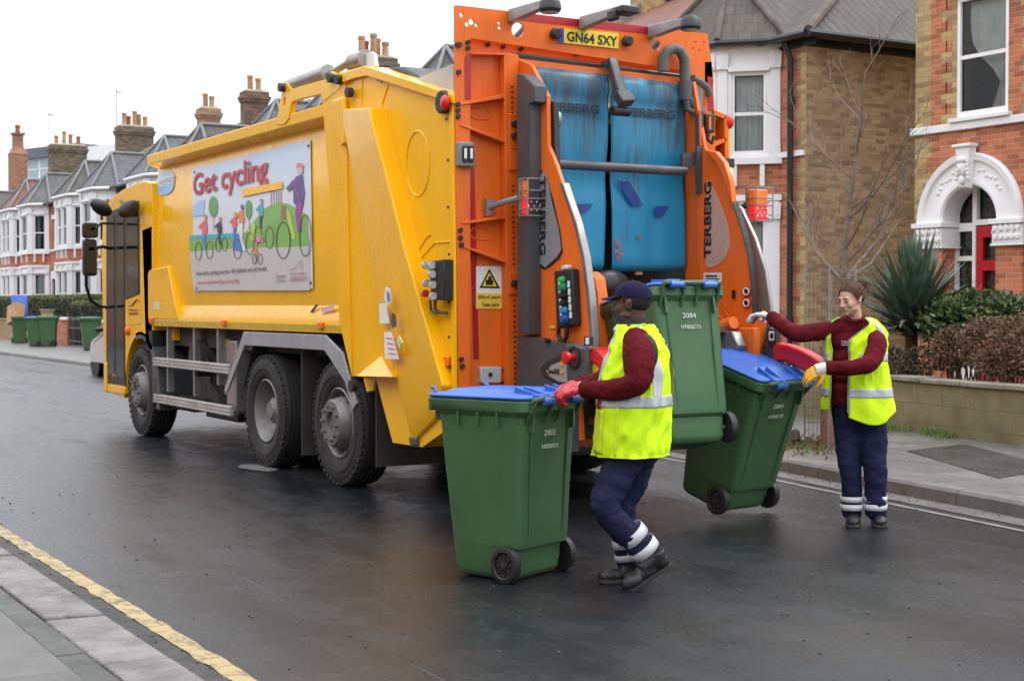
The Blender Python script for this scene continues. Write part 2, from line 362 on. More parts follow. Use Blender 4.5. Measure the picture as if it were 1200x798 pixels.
# ================================================================ GROUND
def asphalt(name, base=(.013, .0155, .0195), wet=True):
    m = bpy.data.materials.new(name); m.use_nodes = True; n = m.node_tree.nodes; l = m.node_tree.links; b = n['Principled BSDF']
    tc = n.new('ShaderNodeTexCoord'); P = tc.outputs['Object']
    def noi(sc, det=6, rough=.6, vec=None):
        q = n.new('ShaderNodeTexNoise'); q.inputs['Scale'].default_value = sc; q.inputs['Detail'].default_value = det; q.inputs['Roughness'].default_value = rough; l.new(vec or P, q.inputs['Vector']); return q
    def rng(src, a, bb, c, d):
        q = n.new('ShaderNodeMapRange'); q.inputs[1].default_value = a; q.inputs[2].default_value = bb; q.inputs[3].default_value = c; q.inputs[4].default_value = d; l.new(src, q.inputs[0]); return q.outputs[0]
    mp = n.new('ShaderNodeMapping'); mp.inputs['Scale'].default_value = (.22, 1.3, 1); l.new(P, mp.inputs[0])   # tyre tracks run along the street
    big = noi(.7, 7, .6, mp.outputs[0]); mid = noi(3.5, 8, .7); fine = noi(90, 3, .7); grit = noi(260, 2, .6)
    sc = n.new('ShaderNodeVectorMath'); sc.operation = 'SCALE'; sc.inputs[0].default_value = base; l.new(rng(big.outputs['Fac'], .3, .7, .72, 1.3), sc.inputs['Scale'])
    s2 = n.new('ShaderNodeVectorMath'); s2.operation = 'SCALE'; l.new(sc.outputs[0], s2.inputs[0]); l.new(rng(grit.outputs['Fac'], .35, .7, .65, 1.6), s2.inputs['Scale'])
    # brown mud stains
    mm = n.new('ShaderNodeMix'); mm.data_type = 'RGBA'; st = noi(.55, 5, .55); l.new(rng(st.outputs['Fac'], .50, .68, 0, .42), mm.inputs[0]); l.new(s2.outputs[0], mm.inputs[6]); mm.inputs[7].default_value = (.034, .025, .018, 1)
    # cracks
    wv = n.new('ShaderNodeVectorMath'); wv.operation = 'ADD'; ns = noi(2.2, 5, .6); sc3 = n.new('ShaderNodeVectorMath'); sc3.operation = 'SCALE'; sc3.inputs['Scale'].default_value = .7; l.new(ns.outputs['Color'], sc3.inputs[0]); l.new(P, wv.inputs[0]); l.new(sc3.outputs[0], wv.inputs[1])
    vo = n.new('ShaderNodeTexVoronoi'); vo.feature = 'DISTANCE_TO_EDGE'; vo.inputs['Scale'].default_value = 1.6; l.new(wv.outputs[0], vo.inputs['Vector'])
    ck = rng(vo.outputs['Distance'], 0, .012, 1, 0); msk = rng(noi(.9, 4, .6).outputs['Fac'], .55, .62, 0, 1)
    mu = n.new('ShaderNodeMath'); mu.operation = 'MULTIPLY'; l.new(ck, mu.inputs[0]); l.new(msk, mu.inputs[1])
    mc = n.new('ShaderNodeMix'); mc.data_type = 'RGBA'; l.new(mu.outputs[0], mc.inputs[0]); l.new(mm.outputs[2], mc.inputs[6]); mc.inputs[7].default_value = (.012, .011, .01, 1)
    # pale grit
    gr = n.new('ShaderNodeMix'); gr.data_type = 'RGBA'; vs = n.new('ShaderNodeTexVoronoi'); vs.inputs['Scale'].default_value = 14; l.new(P, vs.inputs['Vector']); l.new(rng(vs.outputs['Distance'], .02, .045, .5, 0), gr.inputs[0]); l.new(mc.outputs[2], gr.inputs[6]); gr.inputs[7].default_value = (.06, .06, .06, 1)
    l.new(gr.outputs[2], b.inputs['Base Color'])
    ra = rng(big.outputs['Fac'], .35, .65, .12, .38); rb = rng(mid.outputs['Fac'], .3, .7, -.08, .14)
    ad = n.new('ShaderNodeMath'); ad.operation = 'ADD'; ad.use_clamp = True; l.new(ra, ad.inputs[0]); l.new(rb, ad.inputs[1]); l.new(ad.outputs[0], b.inputs['Roughness'])
    b.inputs['Specular IOR Level'].default_value = .46
    h = n.new('ShaderNodeMath'); h.operation = 'MULTIPLY_ADD'; l.new(mid.outputs['Fac'], h.inputs[0]); h.inputs[1].default_value = .9; l.new(fine.outputs['Fac'], h.inputs[2])
    h2 = n.new('ShaderNodeMath'); h2.operation = 'SUBTRACT'; l.new(h.outputs[0], h2.inputs[0]); l.new(mu.outputs[0], h2.inputs[1])
    bp = n.new('ShaderNodeBump'); bp.inputs['Strength'].default_value = .42; bp.inputs['Distance'].default_value = .008; l.new(h2.outputs[0], bp.inputs['Height']); l.new(bp.outputs[0], b.inputs['Normal'])
    return m
ASPH = asphalt('wet_asphalt')
def slab_mat(name, base, w=.75, h=.6, rot=0, mort=(.05, .047, .04), spec=.5, rough=.5, moss=.25):
    m = bpy.data.materials.new(name); m.use_nodes = True; n = m.node_tree.nodes; l = m.node_tree.links; b = n['Principled BSDF']
    tc = n.new('ShaderNodeTexCoord'); mp = n.new('ShaderNodeMapping'); mp.inputs['Rotation'].default_value = (0, 0, rot); l.new(tc.outputs['Object'], mp.inputs[0])
    br = n.new('ShaderNodeTexBrick'); br.inputs['Scale'].default_value = 1; br.inputs['Brick Width'].default_value = w; br.inputs['Row Height'].default_value = h; br.inputs['Mortar Size'].default_value = .006
    br.inputs['Color1'].default_value = (*base, 1); br.inputs['Color2'].default_value = (*[c * .72 for c in base], 1); br.inputs['Mortar'].default_value = (*mort, 1); l.new(mp.outputs[0], br.inputs['Vector'])
    nz = n.new('ShaderNodeTexNoise'); nz.inputs['Scale'].default_value = 5; nz.inputs['Detail'].default_value = 10; nz.inputs['Roughness'].default_value = .75; l.new(tc.outputs['Object'], nz.inputs['Vector'])
    r = n.new('ShaderNodeMapRange'); r.inputs[1].default_value = .3; r.inputs[2].default_value = .7; r.inputs[3].default_value = .65; r.inputs[4].default_value = 1.25; l.new(nz.outputs['Fac'], r.inputs[0])
    sc = n.new('ShaderNodeVectorMath'); sc.operation = 'SCALE'; l.new(br.outputs['Color'], sc.inputs[0]); l.new(r.outputs[0], sc.inputs['Scale'])
    n2 = n.new('ShaderNodeTexNoise'); n2.inputs['Scale'].default_value = 1.1; n2.inputs['Detail'].default_value = 7; l.new(tc.outputs['Object'], n2.inputs['Vector'])
    r2 = n.new('ShaderNodeMapRange'); r2.inputs[1].default_value = .5; r2.inputs[2].default_value = .75; r2.inputs[3].default_value = 0; r2.inputs[4].default_value = moss; l.new(n2.outputs['Fac'], r2.inputs[0])
    mx = n.new('ShaderNodeMix'); mx.data_type = 'RGBA'; l.new(r2.outputs[0], mx.inputs[0]); l.new(sc.outputs[0], mx.inputs[6]); mx.inputs[7].default_value = (.05, .05, .035, 1); l.new(mx.outputs[2], b.inputs['Base Color'])
    b.inputs['Roughness'].default_value = rough; b.inputs['Specular IOR Level'].default_value = spec
    bp = n.new('ShaderNodeBump'); bp.inputs['Strength'].default_value = .3; bp.inputs['Distance'].default_value = .01; l.new(nz.outputs['Fac'], bp.inputs['Height']); l.new(bp.outputs[0], b.inputs['Normal'])
    return m
def struct(mb, name, m, **k): return tag(mb.build(name, m, None, **k), kind='structure')
b = MB(); b.add([(-400, -500, 0), (900, -500, 0), (900, 500, 0), (-400, 500, 0)], [(0, 1, 2, 3)]); road = struct(b, 'road', ASPH, fixn=False, smooth=0)
SLAB = slab_mat('paving_slabs', (.17, .165, .155), .9, .6, 0, rough=.42)
# right pavement with kerb following the measured line
KR = [(900, -5.3), (100, -4.62), (27, -4.55), (12, -4.42), (6, -4.25), (3, -4.12), (1.5, -3.98), (0, -3.72), (-1.3, -3.52), (-2.2, -3.38), (-4, -3.1), (-8, -2.6), (-60, 3.0)]
PT = .11
def kerb_v(u):
    for (a, va), (c, vc) in zip(KR, KR[1:]):
        if c <= u <= a: return vc + (va - vc) * (u - c) / (a - c)
    return KR[0][1]
b = MB(); n = len(KR)
b.loft([[V(u, v - .15, PT) for u, v in KR], [V(u, v - 110, PT + .02) for u, v in KR]], closed=False, caps=False)
struct(b, 'pavement', SLAB, smooth=0)
KERB = slab_mat('granite_kerb', (.19, .185, .18), .92, 3.0, 0, moss=.5, rough=.5)
b = MB()
b.loft([[V(u, v, -.02) for u, v in KR], [V(u, v - .015, PT - .02) for u, v in KR], [V(u, v - .035, PT + .004) for u, v in KR], [V(u, v - .16, PT + .006) for u, v in KR], [V(u, v - .16, -.02) for u, v in KR]], closed=False, caps=False)
struct(b, 'kerb', KERB, smooth=0)
b = MB(); b.loft([[V(u, v + .26, .004) for u, v in KR], [V(u, v + .002, .004) for u, v in KR]], closed=False, caps=False)
struct(b, 'gutter', mat('gutter_concrete', (.11, .105, .10), .5, var=.35, scale=5, dirt=.6, bump=.3), smooth=0)
b = MB(); b.loft([[V(u, v + .44, .004) for u, v in KR], [V(u, v + .38, .004) for u, v in KR]], closed=False, caps=False)
struct(b, 'faded_line', mat('faded_line', (.20, .19, .17), .5, var=.5, scale=6, dirt=.8, dirtcol=(.06, .06, .06), dscale=6), smooth=0)
# garden soil beyond the walls
b = MB(); b.add([(9.2, -11.4, .35), (9.2, -8.45, .35), (5.3, -7.8, .35), (-3, -6.3, .35), (-12, -5, .35), (-12, -11.4, .35)], [(0, 1, 2, 3, 4, 5)])
struct(b, 'garden_soil', mat('soil', (.055, .042, .03), .9, var=.4, scale=9, bump=.6, bscale=20), smooth=0)
# a darker repair patch and inspection cover on the pavement
b = MB(); b.add([G(1062, 528, PT + .005) , G(1130, 520, PT + .005), G(1240, 548, PT + .005), G(1170, 560, PT + .005)], [(0, 1, 2, 3)])
struct(b, 'pavement_patch', asphalt('patch_asphalt', (.05, .05, .052)), smooth=0)
# left side: granite kerb blocks, edging, pavement
GRA = mat('pale_granite', (.155, .142, .14), .5, var=.45, scale=5, bump=.8, bscale=45, dirt=.95, dirtcol=(.07, .065, .06), dscale=3.2)
b = MB(); u = -30.0
while u < 60:
    L = .92 + random.uniform(-.05, .05); dz = random.uniform(-.006, .006); dv = random.uniform(-.008, .008)
    vs = [(u + .006, 3.16 + dv, -.02), (u + L - .006, 3.16 + dv, -.02), (u + L - .006, 3.48, -.02), (u + .006, 3.48, -.02),
          (u + .01, 3.205 + dv, .10 + dz), (u + L - .01, 3.205 + dv, .10 + dz), (u + L - .008, 3.475, .106 + dz), (u + .008, 3.475, .106 + dz)]
    b.add(vs, [(0, 3, 2, 1), (4, 5, 6, 7), (0, 1, 5, 4), (1, 2, 6, 5), (2, 3, 7, 6), (3, 0, 4, 7)]); u += L
struct(b, 'kerbstones', GRA, bevel=.012)
b = MB(); u = -30.4
while u < 60: b.box((u + .003, 3.484, -.02), (u + .9, 3.60, .10 + random.uniform(-.004, .004))); u += .903
struct(b, 'edging_strip', mat('edging', (.055, .056, .052), .6, var=.3, scale=4, dirt=.5, bump=.4), bevel=.004)
b = MB(); b.box((-60, 3.606, -.02), (400, 60, .104)); struct(b, 'pavement_near', slab_mat('near_slabs', (.095, .092, .087), 3.6, 2.4, 0, rough=.5, moss=.7), smooth=0)
b = MB(); b.add([(-40, 3.0, .004), (80, 3.0, .004), (80, 3.158, .004), (-40, 3.158, .004)], [(0, 1, 2, 3)])
struct(b, 'gutter_near', mat('gutter_dirt', (.028, .027, .026), .65, var=.5, scale=7, bump=.8, bscale=30, dirt=.7, dirtcol=(.025, .022, .018)), smooth=0)
# worn yellow line: ragged edges and cracks
def yellow_line():
    m = bpy.data.materials.new('yellow_line'); m.use_nodes = True; n = m.node_tree.nodes; l = m.node_tree.links; bs = n['Principled BSDF']
    tc = n.new('ShaderNodeTexCoord'); nz = n.new('ShaderNodeTexNoise'); nz.inputs['Scale'].default_value = 9; nz.inputs['Detail'].default_value = 8; nz.inputs['Roughness'].default_value = .7; l.new(tc.outputs['Object'], nz.inputs['Vector'])
    vo = n.new('ShaderNodeTexVoronoi'); vo.feature = 'DISTANCE_TO_EDGE'; vo.inputs['Scale'].default_value = 7
    ad = n.new('ShaderNodeVectorMath'); ad.operation = 'ADD'; sc = n.new('ShaderNodeVectorMath'); sc.operation = 'SCALE'; sc.inputs['Scale'].default_value = .25; l.new(nz.outputs['Color'], sc.inputs[0]); l.new(tc.outputs['Object'], ad.inputs[0]); l.new(sc.outputs[0], ad.inputs[1]); l.new(ad.outputs[0], vo.inputs['Vector'])
    r = n.new('ShaderNodeMapRange'); r.inputs[1].default_value = .0; r.inputs[2].default_value = .05; r.inputs[3].default_value = 1.0; r.inputs[4].default_value = 0; l.new(vo.outputs['Distance'], r.inputs[0])
    r2 = n.new('ShaderNodeMapRange'); r2.inputs[1].default_value = .52; r2.inputs[2].default_value = .62; r2.inputs[3].default_value = 0; r2.inputs[4].default_value = .9; l.new(nz.outputs['Fac'], r2.inputs[0])
    mxx = n.new('ShaderNodeMath'); mxx.operation = 'MAXIMUM'; l.new(r.outputs[0], mxx.inputs[0]); l.new(r2.outputs[0], mxx.inputs[1])
    mx = n.new('ShaderNodeMix'); mx.data_type = 'RGBA'; l.new(mxx.outputs[0], mx.inputs[0]); mx.inputs[6].default_value = (.36, .27, .12, 1); mx.inputs[7].default_value = (.075, .06, .045, 1); l.new(mx.outputs[2], bs.inputs['Base Color']); bs.inputs['Roughness'].default_value = .55
    bp = n.new('ShaderNodeBump'); bp.inputs['Strength'].default_value = .5; bp.inputs['Distance'].default_value = .005; l.new(nz.outputs['Fac'], bp.inputs['Height']); l.new(bp.outputs[0], bs.inputs['Normal']); return m
b = MB(); L = []; R_ = []
for i in range(700):
    u = -10 + i * .05; L.append(V(u, 2.90 + noise.noise(V(u * 5, 0, 0)) * .016, .0045)); R_.append(V(u, 2.995 + noise.noise(V(u * 6, 5, 0)) * .016, .0045))
b.loft([L, R_], closed=False, caps=False); struct(b, 'yellow_line', yellow_line(), smooth=0, fixn=False)
# the raised tarmac seam along the carriageway and a dried puddle of mud by the wheel
b = MB(); pa, pb = G(160, 612), G(430, 750); d = (pb - pa)
for k in range(-3, 9):
    pass
b.tube([pa + d * (t / 12) + V(0, 0, -.006 + .0015 * sin(t)) for t in range(-2, 26)], .0065, 6)
struct(b, 'tarmac_seam', asphalt('seam_asphalt', (.018, .018, .02)), smooth=60)
c = G(308, 548); b = MB(); b.add([c + V(.33 * (1 + .3 * noise.noise(V(cos(t), sin(t), 0) * 2)) * cos(t), .15 * (1 + .4 * noise.noise(V(cos(t), sin(t), 3) * 2)) * sin(t) + .05, .005) for t in [2 * pi * k / 30 for k in range(30)]], [tuple(range(30))])
struct(b, 'mud_patch', mat('pale_mud', (.16, .155, .15), .5, var=.3, scale=12), smooth=0, fixn=False)
b = MB()
for k in range(110):
    x, y = random.uniform(0, 1150), random.uniform(500, 798); p = G(x, y)
    if p.y > 3.0 or p.y < kerb_v(p.x) + .1: continue
    b.ell(p + V(0, 0, .003), (random.uniform(.004, .012), random.uniform(.004, .012), random.uniform(.003, .007)), 6)
for k in range(120):
    u = random.uniform(-6, 12); b.ell((u, random.uniform(3.0, 3.17), .006), (random.uniform(.005, .016), random.uniform(.005, .012), .006), 6)
tag(b.build('gravel', mat('loose_grit', (.06, .055, .05), .7, var=.6, scale=30)), kind='stuff')

# ================================================================ HOUSES
REDB = brick_mat('red_brick', (.56, .175, .08), (.42, .125, .058), (.42, .33, .25), .18, staincol=(.14, .06, .04))
STOCK = brick_mat('stock_brick', (.52, .37, .17), (.38, .25, .11), (.33, .26, .17), .35)
STOCKD = brick_mat('flank_stock_brick', (.56, .39, .23), (.40, .27, .155), (.40, .32, .23), .4, bw=.20, rh=.066, staincol=(.10, .08, .05))
GREYB = brick_mat('grey_stock_brick', (.20, .155, .10), (.12, .09, .065), (.13, .11, .09), .5)
WREN = mat('white_render', (.78, .78, .79), .6, var=.05, dirt=.2, dirtcol=(.45, .43, .40), dscale=1.5)
STONE = mat('weathered_stone', (.27, .25, .19), .85, var=.25, dirt=.6, dirtcol=(.10, .10, .06), bump=.4, bscale=20)
WFR = mat('white_frame', (.80, .80, .81), .35, var=.03)
PANE = mat('window_pane', (.05, .06, .07), .04, var=.3, rvar=.015, spec=.9, scale=1)
CURT = mat('net_curtain', (.74, .77, .75), .8, var=.12, scale=6)
CURTG = mat('pale_curtain', (.50, .53, .52), .8, var=.25, scale=9)
SLATE2 = tile_mat('brown_slate', (.085, .075, .065), .4, .22, .3, .5, (.08, .075, .05))
SLATE = tile_mat('slate', (.105, .105, .11), .35, .22, .3, .35, (.11, .12, .10))
TILEG = tile_mat('grey_pantile', (.072, .057, .045), .45, .27, .21, .5, (.06, .05, .03))
RIDGE = mat('brown_ridge', (.11, .088, .07), .85, var=.3, dirt=.6, dirtcol=(.08, .075, .05), bump=.4, bscale=20)
TILER = tile_mat('red_tile', (.20, .075, .055), .35, .20, .25, .5, (.10, .08, .06))
TILEB = tile_mat('dark_tile', (.085, .08, .075), .4, .25, .28, .5)
LEAD = mat('lead_flashing', (.15, .155, .165), .5, var=.15)
PIPE = mat('black_pipe', (.016, .017, .02), .4, var=.2)
POTT = mat('terracotta_pot', (.42, .24, .13), .8, var=.2, scale=4, dirt=.6, dirtcol=(.12, .10, .08))
POTR = mat('red_pot', (.38, .10, .06), .8, var=.2, scale=4, dirt=.5, dirtcol=(.08, .06, .05))
REDD = mat('red_door_paint', (.45, .01, .02), .25, var=.04)
ORN = mat('carved_white', (.74, .75, .76), .6, var=.08, bump=1.0, bscale=14)

def window(par, fr, a0, a1, z0, z1, mid=True, curtain='net', casing=.05, inset=.1, name='window', double=False):
    o, X, Y, N = [Vector(q) for q in fr]
    def P(a, z, d): return o + X * a + Y * z + N * d
    b = MB(); c = casing
    b.plate([(a0, z0), (a1, z0), (a1, z1), (a0, z1)], [[(a0 + c, z0 + c * 1.4), (a1 - c, z0 + c * 1.4), (a1 - c, z1 - c), (a0 + c, z1 - c)]], fr, -inset, -inset + .05)
    h = (z1 - z0); zm = z0 + h * .5
    if mid: b.plate([(a0 + c, zm - .028), (a1 - c, zm - .028), (a1 - c, zm + .028), (a0 + c, zm + .028)], [], fr, -inset - .001, -inset + .035)
    if double: am = (a0 + a1) / 2; b.plate([(am - .025, z0 + c), (am + .025, z0 + c), (am + .025, z1 - c), (am - .025, z1 - c)], [], fr, -inset - .001, -inset + .036)
    w = b.build(name, WFR, par, bevel=0, smooth=0)
    g = MB(); g.add([P(a0 + c * .5, z0 + c * .5, -inset + .01), P(a1 - c * .5, z0 + c * .5, -inset + .01), P(a1 - c * .5, z1 - c * .5, -inset + .01), P(a0 + c * .5, z1 - c * .5, -inset + .01)], [(0, 1, 2, 3)])
    if (g.v[1] - g.v[0]).cross(g.v[3] - g.v[0]).dot(N) < 0: g.f[0] = [3, 2, 1, 0]
    GL = MATS.get('clear_pane')
    if GL is None:
        GL = bpy.data.materials.new('clear_pane'); GL.use_nodes = True; n = GL.node_tree.nodes; l = GL.node_tree.links; n.clear()
        tr = n.new('ShaderNodeBsdfTransparent'); tr.inputs[0].default_value = (.72, .77, .78, 1); gl = n.new('ShaderNodeBsdfGlossy'); gl.inputs['Roughness'].default_value = .03
        fz = n.new('ShaderNodeFresnel'); fz.inputs['IOR'].default_value = 1.45; mx = n.new('ShaderNodeMixShader'); oo = n.new('ShaderNodeOutputMaterial')
        l.new(fz.outputs[0], mx.inputs[0]); l.new(tr.outputs[0], mx.inputs[1]); l.new(gl.outputs[0], mx.inputs[2]); l.new(mx.outputs[0], oo.inputs[0]); MATS['clear_pane'] = GL
    g.build('pane', GL, w, smooth=0, fixn=False)
    dk = MB(); dk.plate([(a0, z0), (a1, z0), (a1, z1), (a0, z1)], [], fr, -inset - .52, -inset - .5); dk.build('dark_interior', mat('room_dark', (.02, .021, .022), .9, var=.3), w, smooth=0)
    if curtain:
        cb = MB(); segs = 26; rows = []
        parts = {'net': [(0, 1, 0, 0)], 'pair': [(0, .36, 0, 1), (.64, 1, 0, 1)], 'left': [(0, .55, 0, 1)], 'tied': [(0.05, 1, 1, 1)]}[curtain]
        for (s0, s1, tied, full) in parts:
            rings = []
            for j in range(9):
                t = j / 8; z = z1 - c - (z1 - z0 - 2 * c) * t; ring = []
                for i in range(segs + 1):
                    q = i / segs; s = s0 + (s1 - s0) * q
                    if tied:
                        k = 1 - math.exp(-((t - .72) / .22) ** 2) * .82; s = .80 + (s - .80) * k * (1 if t < .72 else .45)
                    ring.append(P(a0 + c + (a1 - a0 - 2 * c) * s, z, -inset - .12 + .018 * sin(i * 1.9 + .4 * sin(j)) + .01 * sin(i * .7)))
                rings.append(ring)
            cb.loft(rings, closed=False, caps=False)
        cb.build('curtain', CURT if curtain == 'net' else CURTG if curtain != 'tied' else CURT, w, smooth=80, fixn=False)
    return w
def fr_of(p0, p1):
    """frame of a vertical wall face from plan point p0 to p1; normal to the right of p0->p1 is made to look at +Y or -X"""
    p0, p1 = V(p0[0], p0[1], 0), V(p1[0], p1[1], 0); X = (p1 - p0).normalized(); N = X.cross(V(0, 0, 1)); return (p0, X, V(0, 0, 1), N)
def bay(root, ua, ub, vf, dep, zt, near=False, sill2=3.9, lint1=3.3):
    """two storey canted bay; white render with windows, brick band between; plan points run from +u to -u so normals face the street"""
    cd = dep
    pts = [(ub, vf), (ub - cd, vf + dep), (ua + cd, vf + dep), (ua, vf)]
    wb = MB(); bb = MB(); cor = MB(); pil = MB(); cap = MB(); brk = MB()
    wins = []
    for i in range(3):
        fr = fr_of(pts[i], pts[i + 1]); L = (Vector(pts[i + 1]) - Vector(pts[i])).length
        m = .24 if i != 1 else .32
        a0, a1 = m, L - m
        spans = [(a0, a1)] if i != 1 or L < 1.9 else [(a0, L / 2 - .1), (L / 2 + .1, a1)]
        hu = [[(s, sill2 + .12), (e_, sill2 + .12), (e_, zt - .45), (s, zt - .45)] for s, e_ in spans]
        hl = [[(s, 1.05), (e_, 1.05), (e_, lint1 - .35), (s, lint1 - .35)] for s, e_ in spans]
        wb.plate([(0, sill2), (L, sill2), (L, zt), (0, zt)], hu, fr, -.14, 0)
        wb.plate([(0, .75), (L, .75), (L, lint1), (0, lint1)], hl, fr, -.14, 0)
        bb.plate([(0, lint1), (L, lint1), (L, sill2 - .003), (0, sill2 - .003)], [], fr, -.16, -.02)
        bb.plate([(0, 0), (L, 0), (L, .747), (0, .747)], [], fr, -.16, -.02)
        for zz, hh, d in ((sill2 - .04, .11, .07), (lint1 - .05, .10, .06), (.72, .10, .08), (zt - .06, .07, .05)):
            cor.plate([(-d * .4, zz), (L + d * .4, zz), (L + d * .4, zz + hh), (-d * .4, zz + hh)], [], fr, .003, d)
        for (zb, zq) in ((sill2 + .075, zt - .1), (.825, lint1 - .06)):
            for a in [.0, L - m + .06] + ([L / 2 - .08] if len(spans) == 2 else []):
                wd = m - .06 if a != L / 2 - .08 else .16
                pil.plate([(a + .01, zb), (a + wd - .01, zb), (a + wd - .01, zq), (a + .01, zq)], [], fr, .003, .035)
                cap.plate([(a - .005, zq - .30), (a + wd + .005, zq - .30), (a + wd + .02, zq - .04), (a - .02, zq - .04)], [], fr, .036, .075)
                pil.plate([(a, zb), (a + wd, zb), (a + wd, zb + .22), (a, zb + .22)], [], fr, .036, .05)
        for s, e_ in spans:
            for zz in (sill2 - .045,):
                for a in (s + .02, e_ - .10): brk.plate([(a, zz - .36), (a + .08, zz - .36), (a + .08, zz), (a, zz)], [], fr, -.018, .055)
            for z0, z1 in ((sill2 + .12, zt - .45), (1.05, lint1 - .35)):
                cor.plate([(s - .05, z1 + .01), (e_ + .05, z1 + .01), (e_ + .08, z1 + .09), (s - .08, z1 + .09)], [], fr, .003, .06)
                wins.append((fr, s, e_, z0, z1))
    bd = wb.build('bay', WREN, root, smooth=0)
    bb.build('brick_band', REDB, bd, smooth=0); cor.build('cornice', WREN, bd, smooth=0, bevel=.006 if near else 0); pil.build('pilaster', WREN, bd, smooth=0); cap.build('capital', ORN, bd, smooth=0, bevel=.01 if near else 0); brk.build('bracket', WREN, bd, smooth=0, bevel=.01 if near else 0)
    for n_ in list(bd.children): split_loose(n_)
    for k, (fr, s, e_, z0, z1) in enumerate(wins): window(root, fr, s, e_, z0, z1, curtain=random.choice(['net', 'pair', 'net', 'left', 'net']) if not near else 'net', inset=.08)
    return pts
def hip_bay_roof(pts, vf, z, rise, m, root, over=.18, back=1.2):
    c = sum((Vector((p[0], p[1], 0)) for p in pts), Vector()) / 4; b = MB()
    ev = []
    for p in pts:
        d = Vector((p[0] - c.x, p[1] - (vf), 0)); d = d.normalized() if d.length else d
        ev.append(V(p[0] + d.x * over, p[1] + max(0, d.y) * over, z))
    ua, ub = pts[3][0], pts[0][0]; um = (ua + ub) / 2
    apex = V(um, vf - .25, z + rise); ridge = V(um, vf - back - 1.6, z + rise + .0)
    e0, e3 = V(ev[0].x, vf - 2.6, z), V(ev[3].x, vf - 2.6, z)
    P = [e0, ev[0], ev[1], ev[2], ev[3], e3, apex, ridge]
    b.add(P, [(1, 2, 6), (2, 3, 6), (3, 4, 6), (0, 1, 6, 7), (4, 5, 7, 6)])
    r = b.build('bay_roof', m, root, smooth=0); planar_uv(r)
    h = MB()
    for k in (2, 3, 1, 4): h.tube([P[k] + V(0, 0, .02), apex + V(0, 0, .03)], .055, 8)
    h.tube([apex + V(0, 0, .03), ridge + V(0, 0, .03)], .06, 8)
    h.build('ridge_tile', RIDGE if m is TILEG else LEAD, r)
    g = MB(); g.tube([p + V(0, .0, -.03) for p in [V(ev[0].x, vf + .12, z), ev[1], ev[2], V(ev[3].x, vf + .12, z)]], .06, 8); g.build('gutter', PIPE if m in (TILEG, TILEB) else WREN, r)
    return r
def chimney(root, u, v, zb, zt, lu=.62, lv=1.35, pots=4, brick=None, potm=None, aerial=False):
    b = MB(); bm_ = brick or GREYB
    b.box((u - lu / 2, v - lv / 2, zb), (u + lu / 2, v + lv / 2, zt - .42))
    b.box((u - lu / 2 - .05, v - lv / 2 - .05, zt - .42), (u + lu / 2 + .05, v + lv / 2 + .05, zt - .30)); b.box((u - lu / 2 - .09, v - lv / 2 - .09, zt - .30), (u + lu / 2 + .09, v + lv / 2 + .09, zt - .18))
    b.box((u - lu / 2 - .03, v - lv / 2 - .03, zt - .18), (u + lu / 2 + .03, v + lv / 2 + .03, zt))
    ch = b.build('chimney', bm_, root, smooth=0)
    f = MB(); f.add([(u - lu / 2, v - lv / 2, zt + .002), (u + lu / 2, v - lv / 2, zt + .002), (u + lu / 2, v + lv / 2, zt + .002), (u - lu / 2, v + lv / 2, zt + .002), (u - lu / 4, v - lv / 2 + .1, zt + .1), (u + lu / 4, v - lv / 2 + .1, zt + .1), (u + lu / 4, v + lv / 2 - .1, zt + .1), (u - lu / 4, v + lv / 2 - .1, zt + .1)], [(4, 5, 6, 7), (0, 1, 5, 4), (1, 2, 6, 5), (2, 3, 7, 6), (3, 0, 4, 7)]); f.build('flaunching', STONE, ch, smooth=0)
    for k in range(pots):
        vv = v - lv / 2 + .2 + (lv - .4) * (k + .5) / pots; hh = .62 + .12 * ((k * 7) % 3 - 1); r = .115
        p = MB(); p.lathe([(0, r * 1.15), (.06, r * 1.15), (.08, r), (hh - .12, r * .92), (hh - .1, r * 1.12), (hh, r * 1.12), (hh, r * .8), (hh - .2, r * .75)], (u + (.1 if k % 2 else -.08), vv, zt + .05), (0, 0, 1), 14)
        p.build('chimney_pot', (potm or POTT) if (k + pots) % 4 else POTR, ch)
    if aerial:
        a = MB(); a.tube([(u, v + lv / 2 + .03, zt - .5), (u, v + lv / 2 + .03, zt + 1.9)], .02, 6); a.tube([(u - .1, v + lv / 2 + .03, zt + 1.75), (u + .9, v + lv / 2 - .4, zt + 1.75)], .012, 5)
        for k in range(6): a.tube([(u + .1 + k * .14, v + lv / 2 - .05 - k * .06 - .2, zt + 1.75), (u + .1 + k * .14, v + lv / 2 - .05 - k * .06 + .2, zt + 1.75)], .006, 4)
        a.build('aerial', STEEL, ch)
    return ch
